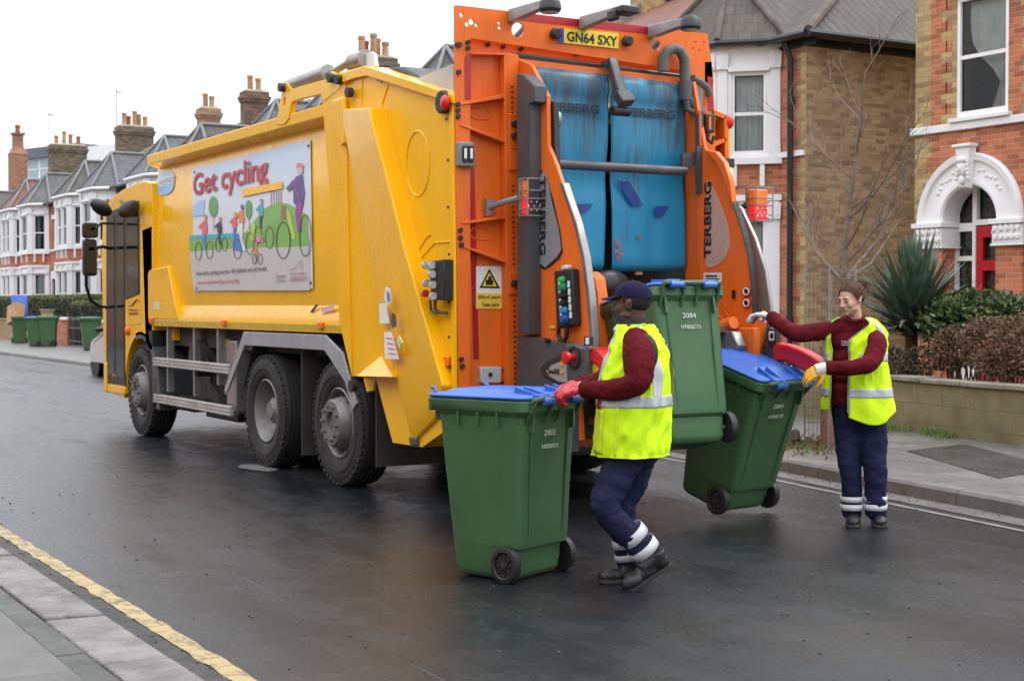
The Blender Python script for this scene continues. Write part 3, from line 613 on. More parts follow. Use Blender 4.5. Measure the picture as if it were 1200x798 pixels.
def house(u0, u1, label, bay_at=None, vf=-11.5, zt=5.9, ridge=8.9, depth=10, wallm=REDB, roofm=SLATE, near=False, hip0=False, chim=True, chk={}, dep=.75, skylight=False, bay_roof=None):
    root = empty('terraced_house', label, 'house', group='terraced houses on the far side of the street')
    ba, bb_ = bay_at; dl = u0 + .35 if ba > u0 + 1.6 else u1 - 1.55   # door beside the bay
    # front wall with openings (plan coordinate a=-u)
    fr = (V(0, vf, 0), V(-1, 0, 0), V(0, 0, 1), V(0, 1, 0))
    holes = [[(-dl - 1.05, .15), (-dl, .15), (-dl, 2.75), (-dl - 1.05, 2.75)], [(-dl - .95, 4.05), (-dl - .1, 4.05), (-dl - .1, 5.4), (-dl - .95, 5.4)]]
    b = MB(); b.plate([(-u1, 0), (-u0, 0), (-u0, zt), (-u1, zt)], holes, fr, -.25, 0)
    if hip0:
        fl = MB(); fl.box((u0 - .004, vf - depth, 0), (u0 + .25, vf - .253, zt)); fl.box((u0 - .006, vf - .2529, 0), (u0 + .0, vf + .004, zt)); fl.build('flank_wall', STOCKD, root, smooth=0)
        q = MB(); z = .2; k = 0
        while z < zt - .2:
            ww = .12 + (.1 if k % 2 else 0); q.plate([(-u0 - ww, z), (-u0, z), (-u0, z + .224), (-u0 - ww, z + .224)], [], fr, -.002, .005); z += .225; k += 1
        q.build('corner_quoin', STOCK, root, smooth=0)
        dp = MB(); dp.tube([(u0 + .30, vf + .2, zt - .1), (u0 + .27, vf + .1, zt - .35), (u0 + .27, vf + .09, 0)], .05, 10)
        for z in (1.2, 3.0, 4.8): dp.cyl((u0 + .27, vf + .09, z), (u0 + .27, vf + .09, z + .12), .062, 10)
        dp.build('downpipe', PIPE, root)
    else: b.box((u0, vf - depth, 0), (u0 + .25, vf - .253, zt))
    b.box((u1 - .25, vf - depth, 0), (u1 - .003, vf - .253, zt)); b.box((u0 + .253, vf - depth, 0), (u1 - .253, vf - depth + .25, zt))
    b.build('wall', wallm, root, smooth=0)
    window(root, fr, -dl - .95, -dl - .1, 4.05, 5.4, curtain='net')
    tr = MB(); tr.plate([(-dl - 1.15, .12), (-dl + .1, .12), (-dl + .1, 3.05), (-dl - 1.15, 3.05)], [[(-dl - .98, .1201), (-dl - .07, .1201), (-dl - .07, 2.7), (-dl - .98, 2.7)]], fr, -.02, .06)
    tr.plate([(-dl - 1.05, 5.4), (-dl, 5.4), (-dl, 5.6), (-dl - 1.05, 5.6)], [], fr, .003, .04); tr.plate([(-u1, sl := 3.95), (-u0, 3.95), (-u0, 4.04), (-u1, 4.04)], [], fr, .003, .05)
    tr.build('door_surround', WREN, root, smooth=0)
    d = MB(); d.plate([(-dl - .98, .13), (-dl - .07, .13), (-dl - .07, 2.2), (-dl - .98, 2.2)], [], fr, -.3, -.24); dr = d.build('door', random.choice([mat('blue_door', (.03, .06, .16), .4), mat('green_door', (.02, .08, .05), .4), REDD]), root, smooth=0)
    k = MB(); k.ell(fr[0] + V(dl + .18, -.20, 1.1), .035, 8); k.build('handle', STEEL, dr)
    pts = bay(root, ba, bb_, vf, dep, zt - .05, near)
    hip_bay_roof(pts, vf, zt, 1.5, bay_roof or roofm, root)
    # main roof
    ve = vf + .22; vb = vf - depth - .2; vr = vf - depth / 2; r = MB()
    if hip0:
        A = [V(u0 - .3, ve, zt), V(u1, ve, zt), V(u1, vr, ridge), V(u0 + 3.2, vr, ridge), V(u0 - .3, vb, zt), V(u1, vb, zt)]
        r.add(A, [(0, 1, 2, 3), (4, 0, 3), (5, 4, 3, 2)])
        hp = [(A[0], A[3]), (A[4], A[3]), (A[3], A[2])]
    else:
        A = [V(u0, ve, zt), V(u1, ve, zt), V(u1, vr, ridge), V(u0, vr, ridge), V(u0, vb, zt), V(u1, vb, zt)]
        r.add(A, [(0, 1, 2, 3), (5, 4, 3, 2), (0, 3, 4), (1, 5, 2)]); hp = [(A[3], A[2])]
    md = r.build('roof', roofm, root, smooth=0); planar_uv(md)
    q = MB()
    for a, c in hp: q.tube([a + V(0, 0, .02), c + V(0, 0, .03)], .08, 8)
    q.build('ridge_tile', RIDGE, md)
    g = MB(); g.tube([(u0 - (.3 if hip0 else 0), ve + .05, zt - .03), (u1 - .03, ve + .05, zt - .03)], .06, 8)
    if hip0: g.tube([(u0 - .34, ve + .05, zt - .03), (u0 - .34, vb, zt - .03)], .065, 8)
    g.box((u0 - (.25 if hip0 else -.02), vf + .003, zt - .18), (u1 - .03, vf + .03, zt - .05))
    if hip0: g.box((u0 - .03, vf - depth, zt - .18), (u0 - .003, vf + .003, zt - .05))
    g.build('gutter', PIPE, md)
    # party wall parapet at u1
    pw = MB(); fr2 = (V(u1, 0, 0), V(0, 1, 0), V(0, 0, 1), V(1, 0, 0))
    pw.plate([(ve - .05, zt - .1), (ve - .05, zt + .25), (vr, ridge + .28), (vb, zt + .25), (vb, zt - .1)], [], fr2, -.13, .13)
    pw.build('parapet', STONE, root, smooth=0)
    if chk.get('zt'): chimney(root, u1, vr + chk.get('dv', 0), ridge - 1.2, chk.get('zt', 10.1), pots=chk.get('pots', 4), aerial=chk.get('aerial', False), brick=chk.get('brick'), potm=chk.get('potm'), lv=chk.get('lv', 1.35), lu=chk.get('lu', .62))
    if skylight:
        s = MB(); n_ = V(0, (ridge - zt), (ve - vr)).normalized()
        for k in range(1): pass
        p0 = V(u0 + 1.8, ve - 1.3, zt + (ridge - zt) * 1.3 / (ve - vr)); sl_ = V(0, -(ve - vr), ridge - zt).normalized()
        s.plate([(0, 0), (1.6, 0), (1.6, 1.5), (0, 1.5)], [[(.12, .12), (.74, .12), (.74, 1.38), (.12, 1.38)], [(.86, .12), (1.48, .12), (1.48, 1.38), (.86, 1.38)]], (p0, V(1, 0, 0), sl_, n_), .02, .12)
        s.build('skylight', mat('red_frame', (.45, .08, .06), .5), root, smooth=0)
    return root
us = [9.35, 14.8, 20.25, 25.7, 31.15, 36.6, 42.15, 47.7, 53.2, 58.8, 64.3, 71.0, 77.5]
specs = [
 ('brown tiled end terrace with white two storey bay and dark brick flank wall', TILEG, STOCKD, dict(pots=4, zt=10.4, brick=STOCK)),
 ('terraced house with red tiled roof rising behind the brown tiled end terrace', TILER, REDB, dict(pots=4, zt=10.3, brick=STOCK)),
 ('terraced house with slate roof third from the brick flank wall, behind the truck', SLATE2, REDB, dict()),
 ('terraced house of yellow brick just left of the tall orange frame', SLATE, STOCK, dict()),
 ('terraced house behind the truck tailgate with wide five pot grey chimney', SLATE, REDB, dict(pots=5, zt=9.8, lv=1.5)),
 ('terraced house behind the truck between two chimneys, itself without one', SLATE2, REDB, dict()),
 ('terraced house behind the truck below the dark red banded chimney with two pots', SLATE, REDB, dict(pots=2, zt=10.0, lv=.95, brick=brick_mat('dark_red_brick', (.24, .12, .08), (.12, .08, .06), (.15, .12, .1), .4))),
 ('terraced house behind the truck below the pale buff and red banded chimney', SLATE, REDB, dict(pots=2, zt=9.95, lv=.85, brick=brick_mat('buff_brick', (.42, .26, .15), (.33, .17, .1), (.3, .26, .2), .2))),
 ('slate roofed terraced house with red framed skylight directly behind the truck cab', SLATE2, REDB, dict()),
 ('terraced house with pale slate bay roof and chimney with aerial left of the cab', SLATE, REDB, dict(pots=5, zt=10.3, brick=GREYB, aerial=True, lv=1.7, lu=.8)),
 ('terraced house with brown tiled bay roof between the slate and dark tiled bays', TILER, REDB, dict()),
 ('terraced house with dark tiled bay roof at the left edge of the row', TILEB, REDB, dict(pots=4, zt=10.6, brick=GREYB, lv=2.0, lu=.8, aerial=True)),
]
for k, (lab, rm, wm, ck) in enumerate(specs):
    u0 = us[k]; W = us[k + 1] - u0
    if k == 0: house(u0, u0 + W, lab, (u0 + .62, u0 + 4.0), roofm=rm, near=True, hip0=True, chk=ck, zt=5.9, wallm=REDB)
    else:
        flip = k % 2 == 0
        ba = (u0 + 1.9, u0 + W - .25) if not flip else (u0 + .25, u0 + 4.0)
        house(u0, u0 + W - .004, lab, ba, roofm=rm, near=False, chk=ck, zt=6.15, ridge=8.8 if k < 8 else 9.0, wallm=REDB if wm is not STOCK else STOCK, skylight=(k == 8))

# the terrace on the near side of the street, behind the camera: it is what windows and paint reflect
def opposite(u0, w_, k):
    R_ = empty('terraced_house', 'brick terraced house on the near side of the street, facing the truck', 'house', group='terraced houses on the near side of the street'); vf = 11.5
    fr = (V(0, vf, 0), V(1, 0, 0), V(0, 0, 1), V(0, -1, 0)); b = MB(); wn = [(u0 + .5, 1.0, 1.6, 1.7), (u0 + .5, 4.0, 1.6, 1.6), (u0 + 4.2, 4.0, 1.0, 1.6)]
    b.plate([(u0, 0), (u0 + w_ - .01, 0), (u0 + w_ - .01, 6), (u0, 6)], [[(a, z), (a + c, z), (a + c, z + d), (a, z + d)] for a, z, c, d in wn], fr, -.25, 0); b.box((u0, vf + .253, 0), (u0 + w_ - .01, vf + 9, 6)); b.build('wall', REDB if k % 3 else STOCK, R_, smooth=0)
    r = MB(); A = [V(u0, vf - .3, 6), V(u0 + w_ - .01, vf - .3, 6), V(u0 + w_ - .01, vf + 4.5, 8.8), V(u0, vf + 4.5, 8.8), V(u0, vf + 9.2, 6), V(u0 + w_ - .01, vf + 9.2, 6)]; r.add(A, [(0, 1, 2, 3), (3, 2, 5, 4), (0, 3, 4), (1, 5, 2)]); ro = r.build('roof', SLATE, R_, smooth=0); planar_uv(ro)
    for a, z, c, d in wn:
        f = MB(); f.plate([(a, z), (a + c, z), (a + c, z + d), (a, z + d)], [[(a + .08, z + .08), (a + c - .08, z + .08), (a + c - .08, z + d - .08), (a + .08, z + d - .08)]], fr, -.1, .02); f.box((a - .1, vf - .06, z + d + .01), (a + c + .1, vf - .003, z + d + .3)); fo = f.build('window', WREN, R_, smooth=0); g = MB(); g.plate([(a + .05, z + .05), (a + c - .05, z + .05), (a + c - .05, z + d - .05), (a + .05, z + d - .05)], [], fr, -.2, -.12); g.build('pane', PANE, fo, smooth=0)
    d_ = MB(); d_.box((u0 + 4.2, vf - .04, .1), (u0 + 5.1, vf - .004, 2.3)); d_.build('door', REDD, R_, smooth=0)
for k in range(15): opposite(-24 + k * 5.8, 5.8, k)
# ================================================================ ARCHED HOUSE, right
def arched_house():
    root = empty('brick_house', 'red and yellow brick house with white arched porch and red front door', 'house')
    vf = -11.5; u0, u1 = -1.2, 6.93; cu = 5.86; zs = 2.71; ri, ro = .50, .97; z1 = 4.04
    fr = (V(0, vf, 0), V(-1, 0, 0), V(0, 0, 1), V(0, 1, 0)); c = -cu
    rh = ri + .03; arch = [(c - rh, .12), (c + rh, .12), (c + rh, zs)] + [(c + rh * cos(t), zs + rh * sin(t)) for t in [pi * k / 20 for k in range(1, 20)]] + [(c - rh, zs)]
    b = MB(); b.plate([(-u1, 0), (-u0, 0), (-u0, z1), (-u1, z1)], [arch, [(-3.9, .9), (-1.9, .9), (-1.9, 3.2), (-3.9, 3.2)]], fr, -.3, 0)
    b.build('lower_wall', REDB, root, smooth=0)
    wu = [(-6.13, 4.20), (-5.18, 4.20), (-5.18, 5.92), (-6.13, 5.92)]
    b = MB(); b.plate([(-u1, z1), (-u0, z1), (-u0, 7.2), (-u1, 7.2)], [wu, [(-3.6, 4.2), (-2.0, 4.2), (-2.0, 5.92), (-3.6, 5.92)]], fr, -.3, 0)
    b.box((u1 - .3, vf - 9, 0), (u1 - .003, vf - .303, 7.2)); b.box((u0, vf - 9, 0), (u0 + .3, vf - .303, 7.2)); b.box((u0 + .303, vf - 9, 0), (u1 - .303, vf - 8.7, 7.2))
    b.build('upper_wall', STOCK, root, smooth=0)
    # toothed red quoins beside the window and stock quoin below the string course
    for (a, w_) in ((-6.62, .2), (-6.33, .0), (-5.17, .22), (-4.7, .15)):
        z = z1 + .1; k = 0; q = MB()
        while z < 7.1:
            ww = w_ + (.11 if k % 2 else 0)
            if ww > .05 : q.plate([(a, z), (a + ww, z), (a + ww, z + .1495), (a, z + .1495)], [], fr, -.002, .004)
            z += .15; k += 1
        q.build('red_quoin', REDB, root, smooth=0)
    q = MB(); z = .3; k = 0
    while z < z1 - .1:
        ww = .23 + (.11 if k % 2 else 0); q.plate([(-u1 - .0, z), (-u1 + ww, z), (-u1 + ww, z + .224), (-u1, z + .224)], [], fr, -.002, .004); z += .225; k += 1
    q.build('stock_quoin', STOCK, root, smooth=0)
    t = MB(); t.plate([(-u1 - .06, z1 - .02), (-u0, z1 - .02), (-u0, z1 + .09), (-u1 - .06, z1 + .09)], [], fr, -.05, .06)
    t.plate([(-6.2, 5.93), (-5.1, 5.93), (-5.1, 6.22), (-6.2, 6.22)], [], fr, -.02, .07); t.plate([(-6.2, z1 + .092), (-5.1, z1 + .092), (-5.1, z1 + .15), (-6.2, z1 + .15)], [], fr, -.02, .1)
    t.build('string_course', WREN, root, bevel=.01)
    # arch ring, keystone, capitals
    N = 36; r = MB()
    prof = [(ri - .0, -.32), (ri, .02), (ri + .03, .05), (ri + .10, .05), (ri + .12, .035), (ri + .34, .035), (ri + .37, .075), (ro - .02, .085), (ro, .06), (ro, -.02)]
    rings = []
    for k in range(N + 1):
        th = pi * k / N; rings.append([V(cu - rr * cos(th), vf + d, zs + rr * sin(th) * 1.0) for rr, d in prof])
    r.loft(rings, closed=False, caps=False); a = r.build('arch', WREN, root, smooth=40, fixn=False)
    for sx in (-1, 1):
        m_ = MB(); xs = cu + sx * (ri + ro) / 2; hw = (ro - ri) / 2 + .03
        m_.box((xs - hw - .03, vf - .32, zs - .075), (xs + hw + .03, vf + .12, zs - .001)); m_.box((xs - hw, vf - .32, zs - .34), (xs + hw, vf + .075, zs - .078)); m_.box((xs - hw - .02, vf - .32, zs - .38), (xs + hw + .02, vf + .09, zs - .343))
        cp = m_.build('capital', WREN, root, bevel=.008)
        o_ = MB()
        for k in range(5):
            for j in range(2): o_.ell((xs - hw + .07 + k * (2 * hw - .14) / 4, vf + .08, zs - .13 - j * .12), (.055, .035, .055), 8)
        for k in range(4): o_.tube([V(xs - hw + .1 + k * .12 + .05 * cos(t_), vf + .09, zs - .2 + .06 * sin(t_)) for t_ in [i * .8 for i in range(7)]], .014, 6)
        o_.build('carving', WREN, cp)
        p_ = MB(); p_.box((xs - hw + .03, vf - .003, .12), (xs + hw - .03, vf + .03, zs - .383)); p_.build('pier', REDB, root, smooth=0)
    k_ = MB(); k_.add([(cu - .08, vf + .04, zs + ri - .05), (cu + .08, vf + .04, zs + ri - .05), (cu + .15, vf + .04, zs + ro + .08), (cu - .15, vf + .04, zs + ro + .08), (cu - .07, vf + .14, zs + ri - .03), (cu + .07, vf + .14, zs + ri - .03), (cu + .13, vf + .17, zs + ro + .08), (cu - .13, vf + .17, zs + ro + .08)], [(4, 5, 6, 7), (0, 1, 5, 4), (1, 2, 6, 5), (2, 3, 7, 6), (3, 0, 4, 7)])
    k_.box((cu - .17, vf + .02, zs + ro + .075), (cu + .17, vf + .2, zs + ro + .12)); ks = k_.build('keystone', WREN, root, bevel=.01)
    f = MB(); f.ell((cu, vf + .17, zs + .74), (.075, .05, .12), 12); f.ell((cu, vf + .215, zs + .73), (.02, .03, .035), 8); f.ell((cu - .03, vf + .2, zs + .77), .02, 8); f.ell((cu + .03, vf + .2, zs + .77), .02, 8); f.ell((cu, vf + .19, zs + .86), (.09, .04, .05), 10); f.ell((cu, vf + .17, zs + .58), (.05, .04, .07), 10)
    for s in (-1, 1):
        for j in range(5): f.ell((cu + s * (.07 + .01 * j), vf + .16, zs + .84 - j * .06), (.03, .03, .035), 8)
    f.build('carved_face', WREN, ks)
    lf = MB()
    for s in (-1, 1):
        for j in range(7):
            th = pi / 2 + s * (.28 + j * .11); rr = .73 + .03 * sin(j * 2); lf.ell((cu - rr * cos(th), vf + .037, zs + rr * sin(th)), (.04, .016, .025), 8)
    lf.build('leaf_relief', WREN, a)
    # recessed porch
    vb = vf - .31; p = MB()
    p.box((cu - .56, vb, .08), (cu + .56, vf + .4, .2)); p.build('porch', WREN, root, smooth=0)
    frp = (V(0, vb, 0), V(-1, 0, 0), V(0, 0, 1), V(0, 1, 0))
    d = MB(); x0 = -cu - .56; x1 = -cu + .56
    dl = x0 + .42
    d.plate([(x0, .2), (x1, .2), (x1, 3.3), (x0, 3.3)], [[(x0 + .06, 1.0), (dl - .06, 1.0), (dl - .06, 2.15), (x0 + .06, 2.15)], [(x0 + .06, 2.22), (dl - .06, 2.22), (dl - .06, 2.58), (x0 + .06, 2.58)], [(x0 + .06, 2.70), (dl - .06, 2.70), (dl - .06, 3.2), (x0 + .06, 3.2)], [(dl + .02, 2.74), (x1 - .05, 2.74), (x1 - .05, 3.2), (dl + .02, 3.2)], [(dl, .2001), (x1 - .04, .2001), (x1 - .04, 2.66), (dl, 2.66)]], frp, -.03, .04)
    ds = d.build('door_frame', WFR, root, smooth=0)
    g = MB(); g.plate([(x0 + .02, .3), (x1 - .02, .3), (x1 - .02, 3.25), (x0 + .02, 3.25)], [], frp, -.09, -.06); g.build('glass', mat('porch_glass', (.03, .035, .03), .08, var=.8, scale=14, spec=.8), ds, smooth=0)
    d = MB(); d.plate([(dl + .01, .21), (x1 - .05, .21), (x1 - .05, 2.64), (dl + .01, 2.64)], [[(dl + .13, 1.25), (x1 - .17, 1.25), (x1 - .17, 2.0), (dl + .13, 2.0)], [(dl + .13, 2.15), (x1 - .17, 2.15), (x1 - .17, 2.48), (dl + .13, 2.48)]], frp, -.02, .03)
    d.plate([(dl + .13, .4), (x1 - .17, .4), (x1 - .17, 1.0), (dl + .13, 1.0)], [], frp, .03, .042); dr = d.build('door', REDD, root, smooth=0)
    k2 = MB(); k2.tube([V(-dl - .07, vb + .03, 1.2), V(-dl - .07, vb + .08, 1.2), V(-dl - .07, vb + .08, 1.35), V(-dl - .07, vb + .03, 1.35)], .012, 8); k2.build('door_handle', STEEL, dr)
    lg = MB()
    for j in range(5): lg.tube([V(-(dl + .16) - .0 - .05 * j, vb + .028, 1.16 + .1 * j), V(-(dl + .28), vb + .028, 1.3 + .08 * j), V(-(dl + .4), vb + .028, 1.16 + .12 * j)], .008, 5)
    lg.build('leaded_glass', mat('coloured_glass', (.06, .03, .05), .1, var=.9, scale=20), dr)
    window(root, fr, -6.13, -5.18, 4.20, 5.92, curtain='tied', casing=.06, inset=.06)
    window(root, fr, -3.6, -2.0, 4.20, 5.92, curtain='pair', double=True); window(root, fr, -3.9, -1.9, .9, 3.2, curtain='pair', double=True)
    r = MB(); A = [V(u0 - .2, vf + .3, 7.2), V(u1 + .2, vf + .3, 7.2), V(u1 + .2, vf - 4.5, 10), V(u0 - .2, vf - 4.5, 10), V(u0 - .2, vf - 9.2, 7.2), V(u1 + .2, vf - 9.2, 7.2)]
    r.add(A, [(0, 1, 2, 3), (5, 4, 3, 2), (0, 3, 4), (1, 5, 2), (0, 4, 5, 1)]); planar_uv(r.build('roof', TILEG, root, smooth=0))
arched_house()
# end terrace downpipe: belongs to the end house
def downpipe():
    pass
# ---------------------------------------------------------------- garden wall on the right
def blockwall():
    m = bpy.data.materials.new('mossy_block'); m.use_nodes = True; n = m.node_tree.nodes; l = m.node_tree.links; b = n['Principled BSDF']; b.inputs['Roughness'].default_value = .85
    tc = n.new('ShaderNodeTexCoord'); s = n.new('ShaderNodeSeparateXYZ'); l.new(tc.outputs['Object'], s.inputs[0]); c = n.new('ShaderNodeCombineXYZ'); l.new(s.outputs[0], c.inputs[0]); l.new(s.outputs[2], c.inputs[1])
    br = n.new('ShaderNodeTexBrick'); br.inputs['Scale'].default_value = 1; br.inputs['Brick Width'].default_value = .46; br.inputs['Row Height'].default_value = .215; br.inputs['Mortar Size'].default_value = .005; br.inputs['Color1'].default_value = (.24, .20, .12, 1); br.inputs['Color2'].default_value = (.18, .155, .095, 1); br.inputs['Mortar'].default_value = (.14, .12, .07, 1); l.new(c.outputs[0], br.inputs['Vector'])
    nz = n.new('ShaderNodeTexNoise'); nz.inputs['Scale'].default_value = 3; nz.inputs['Detail'].default_value = 9; nz.inputs['Roughness'].default_value = .7; l.new(tc.outputs['Object'], nz.inputs['Vector'])
    r = n.new('ShaderNodeMapRange'); r.inputs[1].default_value = .42; r.inputs[2].default_value = .68; r.inputs[3].default_value = 0; r.inputs[4].default_value = .8; l.new(nz.outputs['Fac'], r.inputs[0])
    mx = n.new('ShaderNodeMix'); mx.data_type = 'RGBA'; l.new(r.outputs[0], mx.inputs[0]); l.new(br.outputs['Color'], mx.inputs[6]); mx.inputs[7].default_value = (.11, .11, .03, 1)
    n2 = n.new('ShaderNodeTexNoise'); n2.inputs['Scale'].default_value = 1.3; n2.inputs['Detail'].default_value = 8; l.new(tc.outputs['Object'], n2.inputs['Vector']); r2 = n.new('ShaderNodeMapRange'); r2.inputs[1].default_value = .5; r2.inputs[2].default_value = .7; r2.inputs[3].default_value = 0; r2.inputs[4].default_value = .6; l.new(n2.outputs['Fac'], r2.inputs[0])
    m2 = n.new('ShaderNodeMix'); m2.data_type = 'RGBA'; l.new(r2.outputs[0], m2.inputs[0]); l.new(mx.outputs[2], m2.inputs[6]); m2.inputs[7].default_value = (.09, .08, .06, 1); l.new(m2.outputs[2], b.inputs['Base Color'])
    bp = n.new('ShaderNodeBump'); bp.inputs['Strength'].default_value = .7; bp.inputs['Distance'].default_value = .012; l.new(nz.outputs['Fac'], bp.inputs['Height']); l.new(bp.outputs[0], b.inputs['Normal']); return m
gw = empty('garden_wall', 'low mossy block garden wall with cracked stone coping in front of the yucca', 'wall')
pts = [V(9.2, -8.35, PT), V(5.28, -7.65, PT), V(3.0, -7.15, PT), (V(.8, -6.78, PT)), V(-3, -6.1, PT), V(-8, -5.2, PT)]
b = MB(); top = []
for p, q in zip(pts, pts[1:]):
    b.add([p + V(0, 0, -.03), q + V(0, 0, -.03), q + V(0, -.22, -.03), p + V(0, -.22, -.03)] + [x + V(0, y, .55) for x, y in ((p, 0), (q, 0), (q, -.22), (p, -.22))], [(0, 1, 5, 4), (2, 3, 7, 6), (4, 5, 6, 7), (0, 4, 7, 3), (1, 2, 6, 5)])
b.build('blockwork', blockwall(), gw, smooth=0)
def along(pts, s):
    for p, q in zip(pts, pts[1:]):
        L = (q - p).length
        if s <= L: return p.lerp(q, s / L), (q - p).normalized()
        s -= L
    return pts[-1], (pts[-1] - pts[-2]).normalized()
s = 0; cb = MB()
while s < 17.2:
    L = random.uniform(.55, .75); p, d = along(pts, s); q, _ = along(pts, s + L - .012); nn = V(-d.y, d.x, 0); nn = nn if nn.y > 0 else -nn; dz = random.uniform(-.012, .012); hh = random.uniform(.05, .065)
    a = [p + nn * .035, q + nn * (.03 + random.uniform(-.01, .015)), q - nn * .26, p - nn * .26]
    cb.add([x + V(0, 0, .552 + dz) for x in a] + [x + V(0, 0, .552 + dz + hh) for x in a], [(0, 3, 2, 1), (4, 5, 6, 7), (0, 1, 5, 4), (1, 2, 6, 5), (2, 3, 7, 6), (3, 0, 4, 7)]); s += L
cb.build('coping', mat('coping_stone', (.24, .225, .18), .8, var=.3, dirt=.6, dirtcol=(.12, .12, .07), bump=.7, bscale=25), gw, bevel=.012)

# ---------------------------------------------------------------- plants
LEAFG = mat('evergreen_leaf', (.05, .085, .03), .4, var=.5, scale=12, spec=.6)
YUC = mat('sword_leaf', (.075, .125, .085), .45, var=.35, scale=9)
YUD = mat('pale_leaf', (.17, .20, .13), .5, var=.3, scale=9)
DRYL = mat('dried_flower', (.125, .07, .045), .85, var=.5, scale=14)
DRY2 = mat('dried_flower_pale', (.25, .16, .10), .85, var=.3, scale=14)
TWIG = mat('twig', (.11, .075, .05), .85, var=.3)
BARK = mat('tree_bark', (.14, .115, .09), .85, var=.35, scale=15, bump=.5)
def sword_plant(c, n, L, m1, m2, zdroop=.35, w=.032):
    root = empty('yucca_plant', 'spiky dark green yucca with drooping sword leaves behind the garden wall', 'plant', group=None)
    bs = [MB(), MB()]
    for k in range(n):
        az = random.uniform(0, 2 * pi); t = random.random(); el = radians(88 - 75 * t ** .8); l = L * random.uniform(.7, 1.1)
        d = V(cos(az) * cos(el), sin(az) * cos(el), sin(el)); p = c + V(random.uniform(-.09, .09), random.uniform(-.09, .09), .25 * (1 - t) + random.uniform(0, .1)); sd = d.cross(V(0, 0, 1)); sd = sd.normalized() if sd.length > .01 else V(1, 0, 0)
        A = []; Bv = []; bend = zdroop * t * random.uniform(.4, 2.2)
        for i in range(7):
            q = i / 6; ww = w * (1 - q ** 2.2) * (.7 + .6 * min(1, q * 3)) / 1.3; A.append(p - sd * ww + V(0, 0, .008)); Bv.append(p + sd * ww + V(0, 0, .008)); p = p + d * (l / 6); d = (d + V(0, 0, -bend / 4)).normalized()
        o = bs[1 if (t > .72 and random.random() < .6) else 0]; n0 = len(o.v)
        o.loft([A, Bv], closed=False, caps=False)
    bs[0].build('leaves', m1, root, smooth=0, fixn=False); bs[1].build('lower_leaves', m2, root, smooth=0, fixn=False)
    s = MB(); s.tube([c - V(0, 0, .55), c + V(0, 0, .25)], [.08, .07], 8); s.build('stem', TWIG, root)
sword_plant(D(1068, 398, 17.6), 360, .98, YUC, YUD, w=.044)
def leaf_cluster(b, c, R, n, size, m=0, flat=.5, shell=.55):
    for k in range(n):
        d = V(random.gauss(0, 1), random.gauss(0, 1), random.gauss(0, 1)).normalized(); rr = (random.uniform(shell, 1.05)) * (1 + .22 * noise.noise(d * 3 + c)); p = c + V(d.x * R[0], d.y * R[1], d.z * R[2]) * rr
        t = V(random.gauss(0, 1), random.gauss(0, 1), random.gauss(0, .6)) * .6 + d; t.normalize(); s = t.cross(V(random.gauss(0, 1), random.gauss(0, 1), random.gauss(0, 1))).normalized(); L = size * random.uniform(.6, 1.3)
        b.add([p, p + t * L * .45 + s * L * .22, p + t * L, p + t * L * .45 - s * L * .22], [(0, 1, 2, 3)], m)
def bush(name, lab, blobs, n, size, m, stem=TWIG, seed=1, mats2=None):
    random.seed(seed); root = empty(name, lab, 'bush'); b = MB()
    for c, R in blobs: leaf_cluster(b, c, R, n, size); 
    if mats2:
        for c, R in blobs: leaf_cluster(b, c, (R[0] * 1.03, R[1] * 1.03, R[2] * 1.03), n // 3, size * .8, 1, shell=.9)
    b.build('foliage', [m] + ([mats2] if mats2 else []), root, smooth=0, fixn=False)
    s = MB()
    for c, R in blobs:
        for k in range(9): e_ = c + V(random.uniform(-.7, .7) * R[0], random.uniform(-.7, .7) * R[1], random.uniform(-.2, .8) * R[2]); s.tube([V(c.x, c.y, .3) + V(random.uniform(-.1, .1), random.uniform(-.1, .1), 0), (V(c.x, c.y, .3) + e_) / 2 + V(random.uniform(-.08, .08), 0, .03), e_], [.012, .009, .005], 5)
    s.build('stems', stem, root)
bush('evergreen_bush', 'glossy dark green evergreen bush between the yucca and the arched porch', [(D(1120, 378, 17.0), (.38, .38, .25)), (D(1158, 368, 17.2), (.42, .4, .24)), (D(1135, 362, 17.4), (.35, .35, .18)), (D(1182, 372, 16.7), (.32, .3, .2))], 1500, .085, LEAFG, seed=3, mats2=mat('young_leaf', (.13, .17, .05), .45, var=.3))
bush('dried_bush', 'brown bush of dried flower heads hanging over the garden wall coping', [(D(1118, 408, 16.6), (.22, .24, .22)), (D(1158, 402, 16.1), (.32, .27, .27)), (D(1195, 403, 15.5), (.32, .27, .29)), (D(1230, 400, 15.0), (.4, .3, .36)), (D(1180, 425, 15.6), (.4, .22, .15))], 1500, .05, DRYL, seed=4, mats2=DRY2)
bush('low_shrub', 'low dark shrub under the yucca at the back of the garden wall', [(D(1046, 425, 17.2), (.3, .25, .16)), (D(1082, 422, 16.9), (.28, .25, .14))], 700, .06, mat('dark_litter', (.07, .06, .035), .8, var=.5), seed=5)
